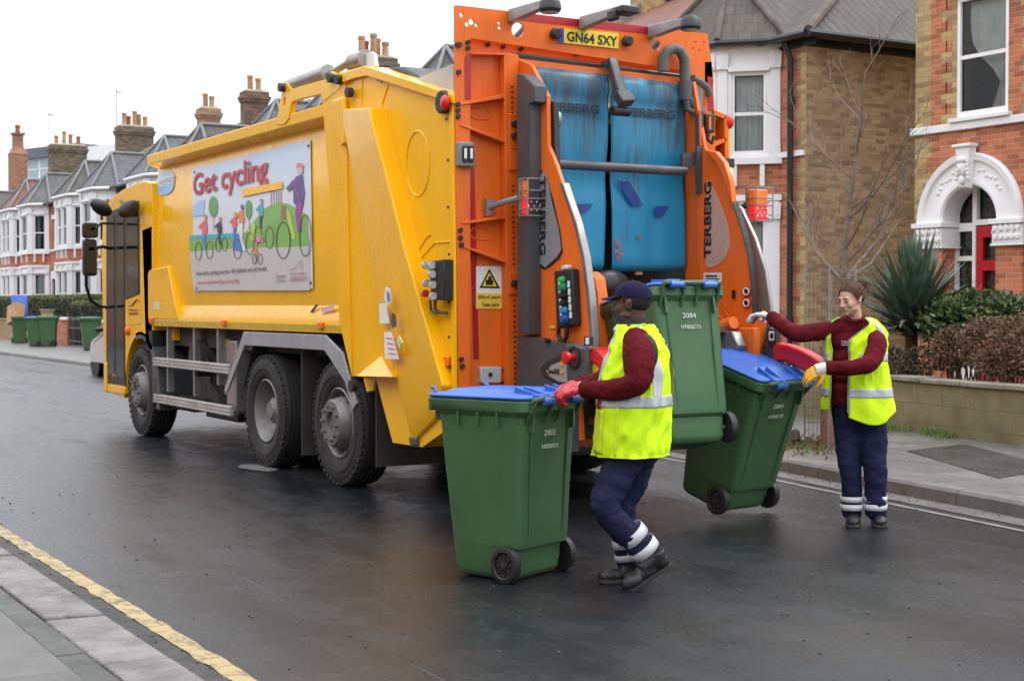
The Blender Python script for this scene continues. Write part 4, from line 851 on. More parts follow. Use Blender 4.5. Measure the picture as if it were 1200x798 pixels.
# bare street tree in a wire guard with stakes
def bare_tree(base, pts_main):
    random.seed(11); root = empty('bare_tree', 'thin leafless young street tree beside the wooden stake', 'tree')
    t = MB(); P = [base] + [D(x, y, d) for x, y, d in pts_main]; fine = []
    n = len(P); rs = [.036 * (1 - i / (n - 1)) ** .8 + .005 for i in range(n)]
    t.tube(P, rs, 8); t.build('trunk', BARK, root); br = MB()
    def grow(p, d, L, r, lvl):
        q = p; pts = [p]; k = 5
        for i in range(k): d = (d + V(random.gauss(0, .10), random.gauss(0, .10), random.gauss(0, .06) + .05)).normalized(); q = q + d * (L / k); pts.append(q)
        br.tube(pts, [r * (1 - .7 * i / k) for i in range(k + 1)], 5)
        if lvl > 0:
            for i in range(1, k + 1):
                if random.random() < .62:
                    a = d.cross(V(random.gauss(0, 1), random.gauss(0, 1), random.gauss(0, 1))).normalized(); grow(pts[i], (d * .8 + a * .65 + V(0, 0, .15)).normalized(), L * random.uniform(.35, .6), r * .5, lvl - 1)
    for i in range(2, n - 1):
        for k in range(2):
            p = P[i].lerp(P[i + 1], random.random()); f = 1 - i / n; az = random.uniform(0, 2 * pi); grow(p, V(cos(az) * .75, sin(az) * .75, .75).normalized(), .35 + 1.1 * f, .004 + .014 * f, 2)
    for (x, y, d) in ((925, 235, 15.6), (1062, 215, 15.9), (942, 262, 15.5), (1052, 262, 15.7)):
        e_ = D(x, y, d); s_ = P[2]; m = (s_ + e_) / 2 + V(0, 0, -.12); br.tube([s_, m, e_], [.018, .013, .005], 6)
        for k in range(6): q = s_.lerp(e_, .3 + .1 * k); dd = (e_ - s_).normalized(); grow(q, (dd * .5 + V(random.gauss(0, .3), random.gauss(0, .3), .7)).normalized(), .45, .006, 1)
    br.build('branches', BARK, root)
TB = G(972, 524, PT)
td = (TB - CAM).dot(CF)
bare_tree(TB + V(.1, 0, 0), [(985, 430, td), (988, 330, td), (991, 290, td), (996, 240, td), (1003, 190, td), (1008, 140, td), (1014, 85, td)])
st = empty('tree_stake', 'reddish wooden tree stake at the kerb behind the woman', 'stake')
b = MB(); b.cyl(TB + V(.0, .02, -.05), TB + V(.02, .02, 1.0), .075, 12); b.build('post', mat('stake_wood', (.20, .105, .07), .8, var=.35, scale=6, bump=.4), st)
b = MB(); b.beam(TB + V(.02, .09, .8), TB + V(.02, .13, .8), .03, .06); b.build('rubber_tie', BLACK, st)
tg = empty('tree_guard', 'rusty square wire mesh guard around the young street tree', 'tree guard')
b = MB(); w2 = .17
for side in range(4):
    for k in range(7):
        a = -w2 + 2 * w2 * k / 6; x, y = [(a, w2), (w2, a), (a, -w2), (-w2, a)][side]; b.tube([TB + V(x, y, 0), TB + V(x, y, 1.75)], .0022, 4)
for k in range(24):
    z = .02 + k * .074; b.tube([TB + V(-w2, -w2, z), TB + V(w2, -w2, z), TB + V(w2, w2, z), TB + V(-w2, w2, z), TB + V(-w2, -w2, z)], .0018, 4)
b.build('wire_mesh', mat('rusty_wire', (.20, .16, .13), .7, metal=.3, var=.3), tg)
b = MB()
for x, y in ((w2, w2), (-w2, w2), (w2, -w2), (-w2, -w2)): b.box(tuple(TB + V(x - .006, y - .006, 0)), tuple(TB + V(x + .006, y + .006, 1.75)))
b.build('corner_post', STEEL, tg)
# weeds, litter and leaves round the tree pit
b = MB(); random.seed(21)
for k in range(700):
    p = G(random.gauss(948, 20), random.gauss(522, 5), PT + .004); a = random.uniform(0, 6.28); h = random.uniform(.01, .06); b.add([p, p + V(.012 * cos(a), .012 * sin(a), h), p + V(.03 * cos(a), .03 * sin(a), h * .4)], [(0, 1, 2)], 0 if random.random() < .5 else 1)
for x, y, n_ in ((1050, 505, 90), (1095, 508, 220), (1110, 512, 140), (1035, 500, 120)):
    for k in range(n_):
        p = G(random.gauss(x, 8), random.gauss(y, 2), PT + .004); a = random.uniform(0, 6.28); h = random.uniform(.02, .09); b.add([p, p + V(.012 * cos(a), .012 * sin(a), h), p + V(.03 * cos(a), .03 * sin(a), h * .5)], [(0, 1, 2)], 0)
for k in range(260):
    p = G(random.gauss(960, 38), random.gauss(527, 6), PT + .005); a = random.uniform(0, 6.28); s_ = random.uniform(.01, .03); b.add([p, p + V(s_ * cos(a), s_ * sin(a), .006), p + V(s_ * cos(a + 1), s_ * sin(a + 1), .012)], [(0, 1, 2)], 1)
for k in range(160):
    u = random.uniform(-2, 4); p = V(u, kerb_v(u) + random.uniform(.01, .2), .008); a = random.uniform(0, 6.28); s_ = random.uniform(.012, .035); b.add([p, p + V(s_ * cos(a), s_ * sin(a), .006), p + V(s_ * cos(a + 1), s_ * sin(a + 1), .012)], [(0, 1, 2)], 1)
tag(b.build('weeds', [mat('weed_green', (.10, .16, .03), .7, var=.3), mat('dead_leaf', (.16, .10, .06), .8, var=.5, scale=20)], smooth=0, fixn=False), kind='stuff')
bt = MB(); p = G(931, 521, PT); bt.box((-.06, -.04, 0), (.06, .04, .13), R=None)
o = bt.build('broken_casing', DGREY, None, bevel=.01); o.location = p + V(0, 0, .02); o.rotation_euler = (.5, .3, .6); tag(o, 'small black broken plastic casing on weeds at the tree pit', 'litter')

# ---------------------------------------------------------------- far left frontage: hedges, walls, gate
def hedge(name, lab, p0, p1, z0, z1, th, m, n, seed):
    random.seed(seed); root = empty(name, lab, 'hedge'); core = MB(); core.box((min(p0, p1), th[0] + .06, z0), (max(p0, p1), th[1] - .06, z1 - .06)); core.build('core', mat('hedge_core', (.02, .026, .012), .9, var=.3), root, smooth=0)
    b = MB()
    for k in range(n):
        u = random.uniform(p0, p1); f = random.random()
        if f < .6: p = V(u, th[1] + random.uniform(-.07, .05), random.uniform(z0, z1))
        elif f < .88: p = V(u, random.uniform(th[0], th[1]), z1 + random.uniform(-.07, .04))
        else: p = V(min(p0, p1) + random.uniform(-.05, .07), random.uniform(th[0], th[1]), random.uniform(z0, z1))
        t = V(random.gauss(0, 1), random.gauss(0, 1), random.gauss(0, 1)).normalized(); s = t.cross(V(random.gauss(0, 1), 1, random.gauss(0, 1))).normalized(); L = random.uniform(.04, .09)
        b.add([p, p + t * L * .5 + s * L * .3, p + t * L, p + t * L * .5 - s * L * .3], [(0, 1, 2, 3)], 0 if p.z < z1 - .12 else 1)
    b.build('foliage', [m[0], m[1]], root, smooth=0, fixn=False)
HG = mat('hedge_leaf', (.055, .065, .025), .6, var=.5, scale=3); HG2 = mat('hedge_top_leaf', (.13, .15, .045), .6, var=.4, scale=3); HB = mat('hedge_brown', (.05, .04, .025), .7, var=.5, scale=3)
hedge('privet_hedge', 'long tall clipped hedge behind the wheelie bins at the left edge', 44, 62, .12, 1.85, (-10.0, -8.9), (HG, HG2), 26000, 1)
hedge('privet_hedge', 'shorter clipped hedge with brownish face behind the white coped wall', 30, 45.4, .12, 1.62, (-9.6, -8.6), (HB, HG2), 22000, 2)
def lowwall(name, lab, u0, u1, v, h, m, cop, ch=.07):
    r = empty(name, lab, 'wall'); b = MB(); b.box((u0, v - .24, 0), (u1, v, h)); b.build('brickwork', m, r, smooth=0); b = MB(); b.box((u0 - .03, v - .28, h), (u1 + .03, v + .04, h + ch)); b.build('coping', cop, r, smooth=0)
    return r
YB = brick_mat('yellow_brick', (.45, .32, .17), (.36, .25, .13), (.35, .28, .18), .3)
lowwall('front_wall', 'low yellow brick front wall between the open bin and the left edge', 49.0, 58, -8.1, .92, YB, YB, .04)
lowwall('brick_pier', 'yellow brick gate pier between the open bin and the bin pair', 46.4, 47.3, -8.0, 1.3, YB, STONE)
lowwall('white_topped_wall', 'red brick front wall with white coping behind the bin pair', 43.4, 46.2, -8.0, 1.0, REDB, WREN, .09)
lowwall('white_topped_wall', 'pinkish wall with white coping right of the black gate', 33, 41.2, -8.0, .95, brick_mat('pink_brick', (.42, .2, .15), (.36, .17, .12), (.4, .36, .3), .2), WREN, .09)
gt = empty('metal_gate', 'black metal garden gate between two white coped walls', 'gate')
for k in range(9):
    b = MB(); u = 41.35 + k * .24; b.box((u, -8.06, .15), (u + .05, -8.03, 1.15 + .05 * sin(k * 1.2))); b.build('bar', PIPE, gt, smooth=0)
for z in (.25, .7, 1.05): b = MB(); b.box((41.3, -8.028, z), (43.35, -8.0, z + .06)); b.build('rail', PIPE, gt, smooth=0)
# ---------------------------------------------------------------- background block and turret
fb = empty('white_flats', 'modern white and glass apartment block behind the chimneys at far left', 'building')
o0 = D(80, 200, 150); yw = YAW
def FB(x, y, d): return D(x, y, d)
b = MB(); A, Bq = D(29, 176, 150), D(128, 181, 141); dn = (Bq - A); dn.z = 0; dn.normalize(); nn = V(dn.y, -dn.x, 0); nn = nn if nn.dot(CF) < 0 else -nn
Lw = 22; base = A.copy(); base.z = 0; zt = A.z
def blk(s0, s1, d0, d1, z0, z1, m, name, par):
    q = MB(); P = [base + dn * s + nn * d for s, d in ((s0, d0), (s1, d0), (s1, d1), (s0, d1))]
    q.add([p + V(0, 0, z0) for p in P] + [p + V(0, 0, z1) for p in P], [(0, 3, 2, 1), (4, 5, 6, 7), (0, 1, 5, 4), (1, 2, 6, 5), (2, 3, 7, 6), (3, 0, 4, 7)]); return q.build(name, m, par, smooth=0)
blk(0, 9.5, -9, 0, 0, zt - 1.0, WREN, 'wall', fb); blk(-.4, 9.7, -9.5, .5, zt - 1.0, zt - .0, mat('dark_fascia', (.10, .12, .16), .5), 'roof', fb); blk(9.72, 20, -9, 0, 0, zt - .4, WREN, 'wall', fb)
for k in range(4):
    for j in range(2):
        w_ = blk(.7 + k * 2.1, 2.3 + k * 2.1, .004, .06, zt - 3.0 - j * 2.6, zt - 1.2 - j * 2.6, mat('flat_glass', (.33, .40, .45), .15, var=.2), 'window', fb)
        blk(.62 + k * 2.1, 2.38 + k * 2.1, .062, .1, zt - 2.1 - j * 2.6, zt - 2.0 - j * 2.6, WFR, 'frame', w_)
tu = empty('brick_turret', 'slim orange brick chimney turret at the far left skyline', 'chimney')
p = D(21, 190, 118); k = 118 / FPX
def zz(y): return CAMH - (y - 358) * k
b = MB(); b.box((-.62, -.62, 0), (.62, .62, zz(182))); t1 = b.build('shaft', brick_mat('orange_brick', (.34, .18, .11), (.28, .13, .08), (.3, .2, .14), .2), tu, smooth=0)
b = MB(); b.add([(-.66, -.66, zz(182)), (.66, -.66, zz(182)), (.66, .66, zz(182)), (-.66, .66, zz(182)), (-.36, -.36, zz(173)), (.36, -.36, zz(173)), (.36, .36, zz(173)), (-.36, .36, zz(173))], [(0, 1, 5, 4), (1, 2, 6, 5), (2, 3, 7, 6), (3, 0, 4, 7)]); b.box((-.36, -.36, zz(173)), (.36, .36, zz(159))); b.box((-.48, -.48, zz(159)), (.48, .48, zz(157))); b.build('cap', MATS['orange_brick'], tu, smooth=0)
b = MB(); b.lathe([(0, .2), (.35, .17), (.4, .23), (.5, .23), (.6, .1)], (0, 0, zz(156)), (0, 0, 1), 10); b.build('chimney_pot', POTR, tu)
tu.location = (p.x, p.y, 0)
# ================================================================ REFUSE TRUCK  (rear left ground corner at the street origin, left side on y = 0, centre y = -1.25)
T = empty('refuse_truck', 'yellow three axle refuse truck with cycling banner and orange rear bin lift', 'refuse truck')
VC = -1.25
def SP(px, v1, th, m, name, par=None, holes=[], bevel=0, build=True, mb=None, **k):
    """plate standing in the plane y = v1 (outer face), th thick towards the truck's middle"""
    mb = mb or MB(); q = [S(x, y, v1) for x, y in px]; hs = [[(lambda p: (-p.x, p.z))(S(x, y, v1)) for x, y in h] for h in holes]
    mb.plate([(-p.x, p.z) for p in q], hs, (V(0, v1, 0), V(-1, 0, 0), V(0, 0, 1), V(0, 1, 0)), -th, 0)
    return mb.build(name, m, par or T, bevel=bevel, **k) if build else mb
def BP(px, u1, th, m, name, par=None, holes=[], bevel=0, build=True, mb=None, **k):
    """plate in the plane x = u1 (rear face), th thick forwards"""
    mb = mb or MB(); q = [B(x, y, u1) for x, y in px]; hs = [[(-B(x, y, u1).y, B(x, y, u1).z) for x, y in h] for h in holes]
    mb.plate([(-p.y, p.z) for p in q], hs, (V(u1, 0, 0), V(0, -1, 0), V(0, 0, 1), V(-1, 0, 0)), -th, 0)
    return mb.build(name, m, par or T, bevel=bevel, **k) if build else mb
def SR(u0, u1, z0, z1, v, th, m, name, par=None, bevel=0):   # axis aligned side plate
    b = MB(); b.box((min(u0, u1), v - th, z0), (max(u0, u1), v, z1)); return b.build(name, m, par or T, bevel=bevel)
def prof(z): return -.035 - .085 * ((z - 2.05) / .98) ** 2
def SB(x, y, off=0):
    v = -.05
    for _ in range(4): p = S(x, y, v); v = prof(p.z) + off
    return p
def rect(x0, y0, x1, y1): return [(x0, y0), (x1, y0), (x1, y1), (x0, y1)]
# ---- body
b = MB(); rings = []
zs_ = [1.50 + (3.08 - 1.50) * i / 14 for i in range(15)]
sec = [(0, 1.268), (0, 1.345), (prof(1.5), 1.50)] + [(prof(z), z) for z in zs_[1:]] + [(-.3, 3.16), (-.8, 3.21)]
full = sec + [(2 * VC - v, z) for v, z in sec[::-1]]
for u in (1.95, 7.33): rings.append([V(u, v, z) for v, z in full])
b.loft(rings); body = b.build('body', YEL, T, bevel=.006, smooth=25)
b = MB()
for s in (0, 1):
    vv = lambda v: v if s == 0 else 2 * VC - v
    P = [(-.14, 3.035), (.01, 3.085), (.012, 3.19), (-.15, 3.205)]
    b.loft([[V(u, vv(v), z) for v, z in P] for u in (1.95, 7.34)])
b.build('top_rail', YEL, body, bevel=.008)
# front wall rib of the body and the vertical rear rib
SP([(377, 110), (398, 84), (404, 90), (412, 440), (400, 388), (398, 378)], .015, .16, YEL, 'rear_rib', T, bevel=.006)
# front corner box with sloped top
P = [SB(174, 309), SB(199, 296), SB(212, 352), SB(212, 372), SB(174, 372)]
b = MB(); z0 = 1.346
ring = [(7.36, z0), (7.36, 1.86), (7.30, 1.90), (6.62, 1.93), (6.38, 1.52), (6.25, z0)]
b.loft([[V(u, .006, z) for u, z in ring], [V(u, -.12, z) for u, z in ring]]); b.build('control_locker', YEL, body, bevel=.012)
SP(rect(180, 354, 187, 363), .01, .004, mat('pale_label', (.62, .62, .35), .5), 'label', body)
for x in (187, 375): SP([(x - 3, 361), (x + 6, 355), (x + 8, 358), (x, 365)] if x < 200 else [(363, 366), (370, 357), (373, 357), (366, 366)], -.028, .004, DGREY, 'ledge_vent', body)
SP([(376, 361), (391, 357), (391, 364), (377, 367)], -.02, .003, mat('pink_sticker', (.75, .45, .5), .5), 'sticker', body)
# reflective stripe along the skirt, marker lamps
b = MB(); b.plate([(-7.3, 1.285), (-2.0, 1.285), (-2.0, 1.335), (-7.3, 1.335)], [], (V(0, 0, 0), V(-1, 0, 0), V(0, 0, 1), V(0, 1, 0)), .0005, .0025); b.build('skirt_stripe', mat('yellow_reflector', (.50, .34, .03), .3, var=.1), body, smooth=0)
for x, y in ((177.7, 375.5), (262.8, 378.5), (376.6, 381.5)):
    p = S(x, y, .01); b = MB(); b.box((p.x - .05, .0, p.z - .028), (p.x + .05, .03, p.z + .028)); b.build('side_marker', AMB, body, bevel=.006)
# oval badge
c0 = SB(193.2, 214.5, .01); b = MB()
def oval(k, off): return [SB(193.2 + 11.5 * k * cos(t) + 1.8 * sin(t), 214.5 - (14.5 * k * sin(t) + 2.2 * cos(t)), off) for t in [2 * pi * i / 28 for i in range(28)]]
b.loft([oval(1, .002), oval(1, .008)]); badge = b.build('badge', mat('pale_blue_badge', (.42, .58, .78), .35, var=.1), T, smooth=0)
b = MB(); b.add([SB(193.2 + 10.5 * cos(t), 216 - 12.5 * sin(t), .0095) for t in [pi + .1 + (pi - .2) * i / 14 for i in range(15)]], [tuple(range(15))]); b.build('badge_lower', mat('mid_blue_badge', (.20, .45, .78), .35), badge, smooth=0, fixn=False)
p0, p1 = SB(184.5, 219, .013), SB(203, 213.5, .013); X_ = (p1 - p0); L = X_.length; text('lettering', 'acorreas', p0 + V(0, 0, -.02), X_.normalized(), V(0, 0, 1), L, .095, WHT, badge)
# ---- banner with painted scene, traced on the panel
def poly(px, off, m, name, par): b = MB(); b.add([SB(x, y, off) for x, y in px], [tuple(range(len(px)))]); return b.build(name, m, par, smooth=0, fixn=False)
def cz(x, y): return (220 + x / 4.433, 160 + y / 4.433)       # enlarged view of the banner -> photo pixel
TL, TR, BR, BL = (224.7, 198.6), (363.6, 163.4), (366.9, 338.4), (227.7, 342)
b = MB(); nu, nv = 14, 16; rows = []
def bil(s, t): return ((TL[0] * (1 - s) + TR[0] * s) * (1 - t) + (BL[0] * (1 - s) + BR[0] * s) * t, (TL[1] * (1 - s) + TR[1] * s) * (1 - t) + (BL[1] * (1 - s) + BR[1] * s) * t)
for j in range(nv + 1): rows.append([SB(*bil(i / nu, j / nv), .012 + .003 * noise.noise(V(i * .5, j * .4, 0))) for i in range(nu + 1)])
b.loft(rows, closed=False, caps=False)
def banner_mat():
    m = bpy.data.materials.new('banner_print'); m.use_nodes = True; n = m.node_tree.nodes; l = m.node_tree.links; bs = n['Principled BSDF']; bs.inputs['Roughness'].default_value = .35
    tc = n.new('ShaderNodeTexCoord'); s = n.new('ShaderNodeSeparateXYZ'); l.new(tc.outputs['Object'], s.inputs[0]); r = n.new('ShaderNodeMapRange'); r.inputs[1].default_value = 2.2; r.inputs[2].default_value = 2.93; l.new(s.outputs[2], r.inputs[0])
    nz = n.new('ShaderNodeTexNoise'); nz.inputs['Scale'].default_value = 1.3; l.new(tc.outputs['Object'], nz.inputs['Vector'])
    a = n.new('ShaderNodeMath'); a.operation = 'MULTIPLY_ADD'; a.inputs[1].default_value = 1.2; a.inputs[2].default_value = -.25; l.new(nz.outputs['Fac'], a.inputs[0]); ad = n.new('ShaderNodeMath'); l.new(a.outputs[0], ad.inputs[0]); l.new(r.outputs[0], ad.inputs[1]); ad.operation = 'MULTIPLY'
    c = n.new('ShaderNodeValToRGB'); e = c.color_ramp.elements; e[0].color = (.66, .68, .70, 1); e[1].color = (.30, .50, .76, 1); e[1].position = .9; l.new(ad.outputs[0], c.inputs[0]); l.new(c.outputs[0], bs.inputs['Base Color']); return m
BAN = b.build('banner', banner_mat(), T, smooth=60, fixn=False)
PC = lambda n, c: mat('print_' + n, c, .4, var=.03)
PRED, PGRN, PDG, PBLU, PWHT, PBLK, PORG, PPUR, PGRY, PLIM, PCYN = PC('red', (.72, .12, .15)), PC('green', (.19, .42, .10)), PC('dark_green', (.10, .30, .10)), PC('blue', (.05, .20, .55)), PC('white', (.74, .75, .76)), PC('black', (.03, .03, .035)), PC('orange', (.75, .22, .06)), PC('purple', (.10, .05, .22)), PC('grey', (.55, .56, .58)), PC('lime', (.45, .62, .08)), PC('cyan', (.05, .38, .50))
O0 = .017
def CP(pts, k, m, name='print'): return poly([cz(*p) for p in pts], O0 + .0008 * k, m, name, BAN)
CP([(8, 520), (60, 512), (120, 520), (200, 516), (300, 500), (390, 380), (430, 356), (480, 345), (520, 350), (600, 395), (622, 420), (628, 572), (400, 578), (200, 585), (8, 600)], 0, PGRN, 'printed_hill')
CP([(8, 600), (200, 585), (400, 578), (630, 572), (634, 800), (30, 800)], 1, PC('path', (.56, .55, .54)), 'printed_path')
CP([(8, 515), (240, 502), (240, 528), (8, 533)], 2, PCYN, 'printed_river')
CP([(60, 330), (88, 330), (80, 410), (20, 418), (30, 360)], 1, PC('sail', (.35, .52, .80)), 'printed_cloud')
for (x, y, rx, ry) in ((132, 365, 24, 55), (316, 380, 17, 50)):
    CP([(x + rx * cos(t), y + ry * sin(t)) for t in [2 * pi * k / 18 for k in range(18)]], 2, PDG, 'printed_tree'); CP([(x - 3, y + ry - 6), (x + 3, y + ry - 6), (x + 3, y + ry + 70), (x - 3, y + ry + 70)], 1, PGRY, 'printed_tree')
CP([(280, 274), (488, 233), (492, 271), (284, 313)], 9, PC('tape', (.85, .45, .02)), 'tape')
for x in (430, 443, 457, 469, 481): CP([(x, 285), (x + 4, 284), (x + 5, 350), (x + 1, 350)], 2, PC('mast', (.35, .2, .22)), 'printed_mast')
CP([(484, 358), (508, 362), (506, 430), (482, 432)], 3, PC('brown', (.30, .14, .08)), 'printed_door')
CP([(512, 372), (530, 400), (560, 530), (545, 540), (520, 440)], 3, PLIM, 'printed_frame')
def ringp(x, y, rx, ry, w, k, m):
    n = 26; a = [cz(x + rx * cos(2 * pi * i / n), y + ry * sin(2 * pi * i / n)) for i in range(n)]; c = [cz(x + (rx - w) * cos(2 * pi * i / n), y + (ry - w) * sin(2 * pi * i / n)) for i in range(n)]
    b = MB(); b.loft([[SB(*p, O0 + .0008 * k) for p in a], [SB(*p, O0 + .0008 * k) for p in c]], caps=False); b.build('printed_wheel', m, BAN, smooth=0, fixn=False)
for (x, y, rx, ry, w) in ((495, 540, 38, 97, 4), (610, 515, 32, 110, 4), (423, 526, 23, 58, 3), (258, 585, 22, 52, 3), (322, 555, 22, 60, 3), (55, 595, 18, 47, 3), (113, 590, 18, 47, 3), (158, 562, 15, 38, 3), (190, 560, 15, 38, 3), (346, 638, 11, 27, 3), (376, 636, 12, 30, 3), (365, 510, 20, 45, 3)): ringp(x, y, rx, ry, w, 6, PBLK)
# riders: torso, head, leg
def rider(x, y, s, ct, cl, ch, hat):
    q = lambda pts: [(x + a * s, y + c * s) for a, c in pts]
    CP(q([(-10, -30), (8, -36), (14, 10), (10, 42), (-14, 40), (-16, 5)]), 4, ct, 'printed_rider')
    CP(q([(-8, 38), (10, 40), (4, 70), (6, 112), (-4, 112), (-10, 66)]), 4.5, cl, 'printed_rider')
    CP(q([(-14, -24), (-6, -10), (-28, 8), (-34, 0)]), 5, ct, 'printed_rider')
    CP([(x + 2 * s + 8 * s * cos(t), y - 48 * s + 13 * s * sin(t)) for t in [2 * pi * k / 12 for k in range(12)]], 5, ch, 'printed_head')
    CP([(x + 2 * s + 10 * s * cos(t), y - 54 * s + 12 * s * sin(t)) for t in [pi + pi * k / 8 for k in range(9)]], 5.5, hat, 'printed_helmet')
SK1, SK2 = PC('skin', (.55, .30, .2)), PC('dark_skin', (.15, .08, .05))
rider(88, 470, 1.0, PRED, PBLU, SK1, PRED); rider(165, 470, .8, PBLK, PBLK, SK1, PORG); rider(280, 415, .95, PORG, PWHT, SK2, PBLU); rider(380, 380, .85, PCYN, PBLK, SK1, PBLU); rider(578, 270, 2.0, PPUR, PC('purple_leg', (.30, .05, .30)), PC('face', (.5, .4, .35)), PRED); rider(355, 590, .6, PORG, PGRN, SK1, PRED); rider(243, 445, .8, PRED, PBLU, SK1, PLIM)
CP([(232, 540), (262, 500), (290, 560), (292, 600), (236, 590)], 5, PBLU, 'printed_cart'); CP([(255, 470), (268, 470), (300, 590), (288, 600)], 6, PWHT, 'printed_frame'); CP([(330, 450), (350, 450), (352, 540), (325, 540)], 3.5, PLIM, 'printed_rider'); CP([(355, 520), (390, 515), (392, 550), (358, 552)], 5, PC('pink', (.7, .25, .4)), 'printed_bag')
def btext(st, bl, br, hpx, m, bold=0, name='lettering'):
    a = SB(*cz(*bl), O0 + .006); c = SB(*cz(*br), O0 + .006); up = SB(*cz(bl[0], bl[1] - hpx), O0 + .006); X = (c - a); Y = (up - a); L = X.length
    vs, fs = text_mesh(st, V(0, 0, 0), V(1, 0, 0), V(0, 1, 0), 1, 1, .0, bold); q = MB()
    out = []
    for p in vs: w_ = a + X * p.x + Y * p.y; w_.y = prof(w_.z) + O0 + .007; out.append(w_)
    q.add(out, fs); return q.build(name, m, BAN, smooth=0, fixn=False)
btext('Get cycling', (28, 345), (418, 262), 150, PRED, .022)
btext('Free adult cycling courses. All abilities and all levels.', (44, 730), (412, 705), 30, PBLK)
btext('www.royalgreenwich.gov.uk/cycling', (50, 774), (266, 765), 26, PRED)
btext('ROYAL borough of', (530, 726), (617, 722), 22, PC('faded_red', (.62, .25, .26))); btext('GREENWICH', (530, 754), (618, 750), 24, PC('faded_red', (.62, .25, .26))); btext('Greener', (457, 738), (510, 735), 24, PC('faded_red', (.62, .25, .26))); btext('& cleaner', (460, 758), (512, 755), 15, PC('faded_red', (.62, .25, .26)))
b = MB(); b.loft([[SB(*cz(x, y + o_), O0 + .003) for x, y in [(528, 690), (545, 690), (560, 678), (575, 655), (590, 647), (598, 660)]] for o_ in (-1.5, 2)], closed=False, caps=False); b.build('wave_mark', PC('faded_red', (.62, .25, .26)), BAN, smooth=0, fixn=False)
ringp(591, 675, 6, 14, 2, 4, PC('faded_red', (.62, .25, .26)))
for s, t in ((.02, .03), (.98, .04), (.98, .96), (.02, .97)): p = SB(*bil(s, t), .02); b = MB(); b.ell(p, (.014, .006, .014), 8); b.build('eyelet', DGREY, BAN)
# ---- cab
b = MB(); ol = [S(x, y, -.03) for x, y in [(122, 458), (121.5, 300), (124, 246), (134, 232), (148, 222), (163, 215), (172, 212.5), (180, 215), (182, 240)]]
ol = [(-p.x, p.z) for p in ol]; R0 = .64; wc = (-7.68, .52)
aw = [(wc[0] + R0 * cos(t), wc[1] + R0 * sin(t)) for t in [pi - (pi + .15) * k / 16 + .07 for k in range(17)]]
rear = [(-7.18, 1.36), (-7.2, 1.22), (-7.35, 1.2)]
low = [(-9.2, .44), (-8.36, .40)]
outl = ol[1:] + rear + [p for p in aw[::-1] if p[1] > .42 and p[0] < -7.22] + low[::-1]
b.plate(outl, [], (V(0, -.0, 0), V(-1, 0, 0), V(0, 0, 1), V(0, 1, 0)), 2 * VC - .0, -.0)
cab = b.build('cab', YEL, T, bevel=.07, seg=4, smooth=50)
SP([(124.5, 250), (147, 241), (163, 235), (163.8, 346), (146.5, 353), (146.5, 452), (124.5, 449)], .004, .01, DGREY, 'door_frame', cab)
SP([(127, 256), (134, 253), (134, 440), (127, 438)], .008, .006, GLASS, 'door_glass', cab); SP([(137, 252), (145, 249), (145, 444), (137, 441)], .008, .006, GLASS, 'door_glass', cab); SP([(148, 247.5), (161, 242), (161.8, 344), (148, 350)], .008, .006, GLASS, 'side_window', cab)
SP([(146.7, 352), (164.5, 345), (165, 379), (146.7, 382)], .006, .006, YEL, 'side_panel', cab, bevel=.003)
SP([(166.5, 268), (178, 263), (178.5, 412), (171, 412)], .0, .14, BLACK, 'intake_stack', T, bevel=.02)
text('lettering', 'ROYAL borough of', S(151, 365, .012), V(-1, 0, 0), V(0, 0, 1), .36, .03, PC('cab_print', (.35, .15, .02)), cab); text('lettering', 'GREENWICH', S(151, 369, .012), V(-1, 0, 0), V(0, 0, 1), .36, .032, PC('cab_print', (.35, .15, .02)), cab)
b = MB(); b.tube([S(x, y, .012) for x, y in [(151, 358), (155, 357.5), (158, 353), (161, 350), (163, 353)]], .008, 5); b.build('wave_mark', PC('cab_print', (.35, .15, .02)), cab)
text('lettering', '2084', S(131.5, 441, .012), V(-1, 0, 0), V(0, 0, 1), .16, .035, PC('cab_number', (.5, .3, .02)), cab)
p = S(149.5, 387.5, .01); b = MB(); b.ell((p.x, .01, p.z), (.07, .03, .055), 12); b.build('indicator', AMB, cab)
SP([(121.5, 426), (124.5, 424), (124.8, 460), (121.5, 458)], .02, .1, YEL, 'bumper_corner', cab, bevel=.01)
SP([(124.5, 450), (146, 455), (146, 462), (124.5, 459)], .01, .06, YEL, 'step', cab, bevel=.005)
b = MB(); wcx = 7.68
arc = [V(wcx + .66 * cos(t), 0, .52 + .66 * sin(t)) for t in [pi * .62 * 0 + .0 + 2.05 + k * .02 for k in range(0)]]
ring1 = []; ring2 = []; ring3 = []; ring4 = []
for k in range(18):
    t = radians(74) + radians(122) * k / 17; r_ = .60; r2_ = .68
    ring1.append(V(wcx + r_ * cos(t), .0, .52 + r_ * sin(t))); ring2.append(V(wcx + r2_ * cos(t) - .05 * (k / 17), .0, .52 + r2_ * sin(t))); ring3.append(ring2[-1] + V(0, -.38, 0)); ring4.append(ring1[-1] + V(0, -.38, 0))
b.loft([ring1, ring2, ring3, ring4, ring1], closed=False, caps=False); b.build('front_mudguard', GREY, T, smooth=50)
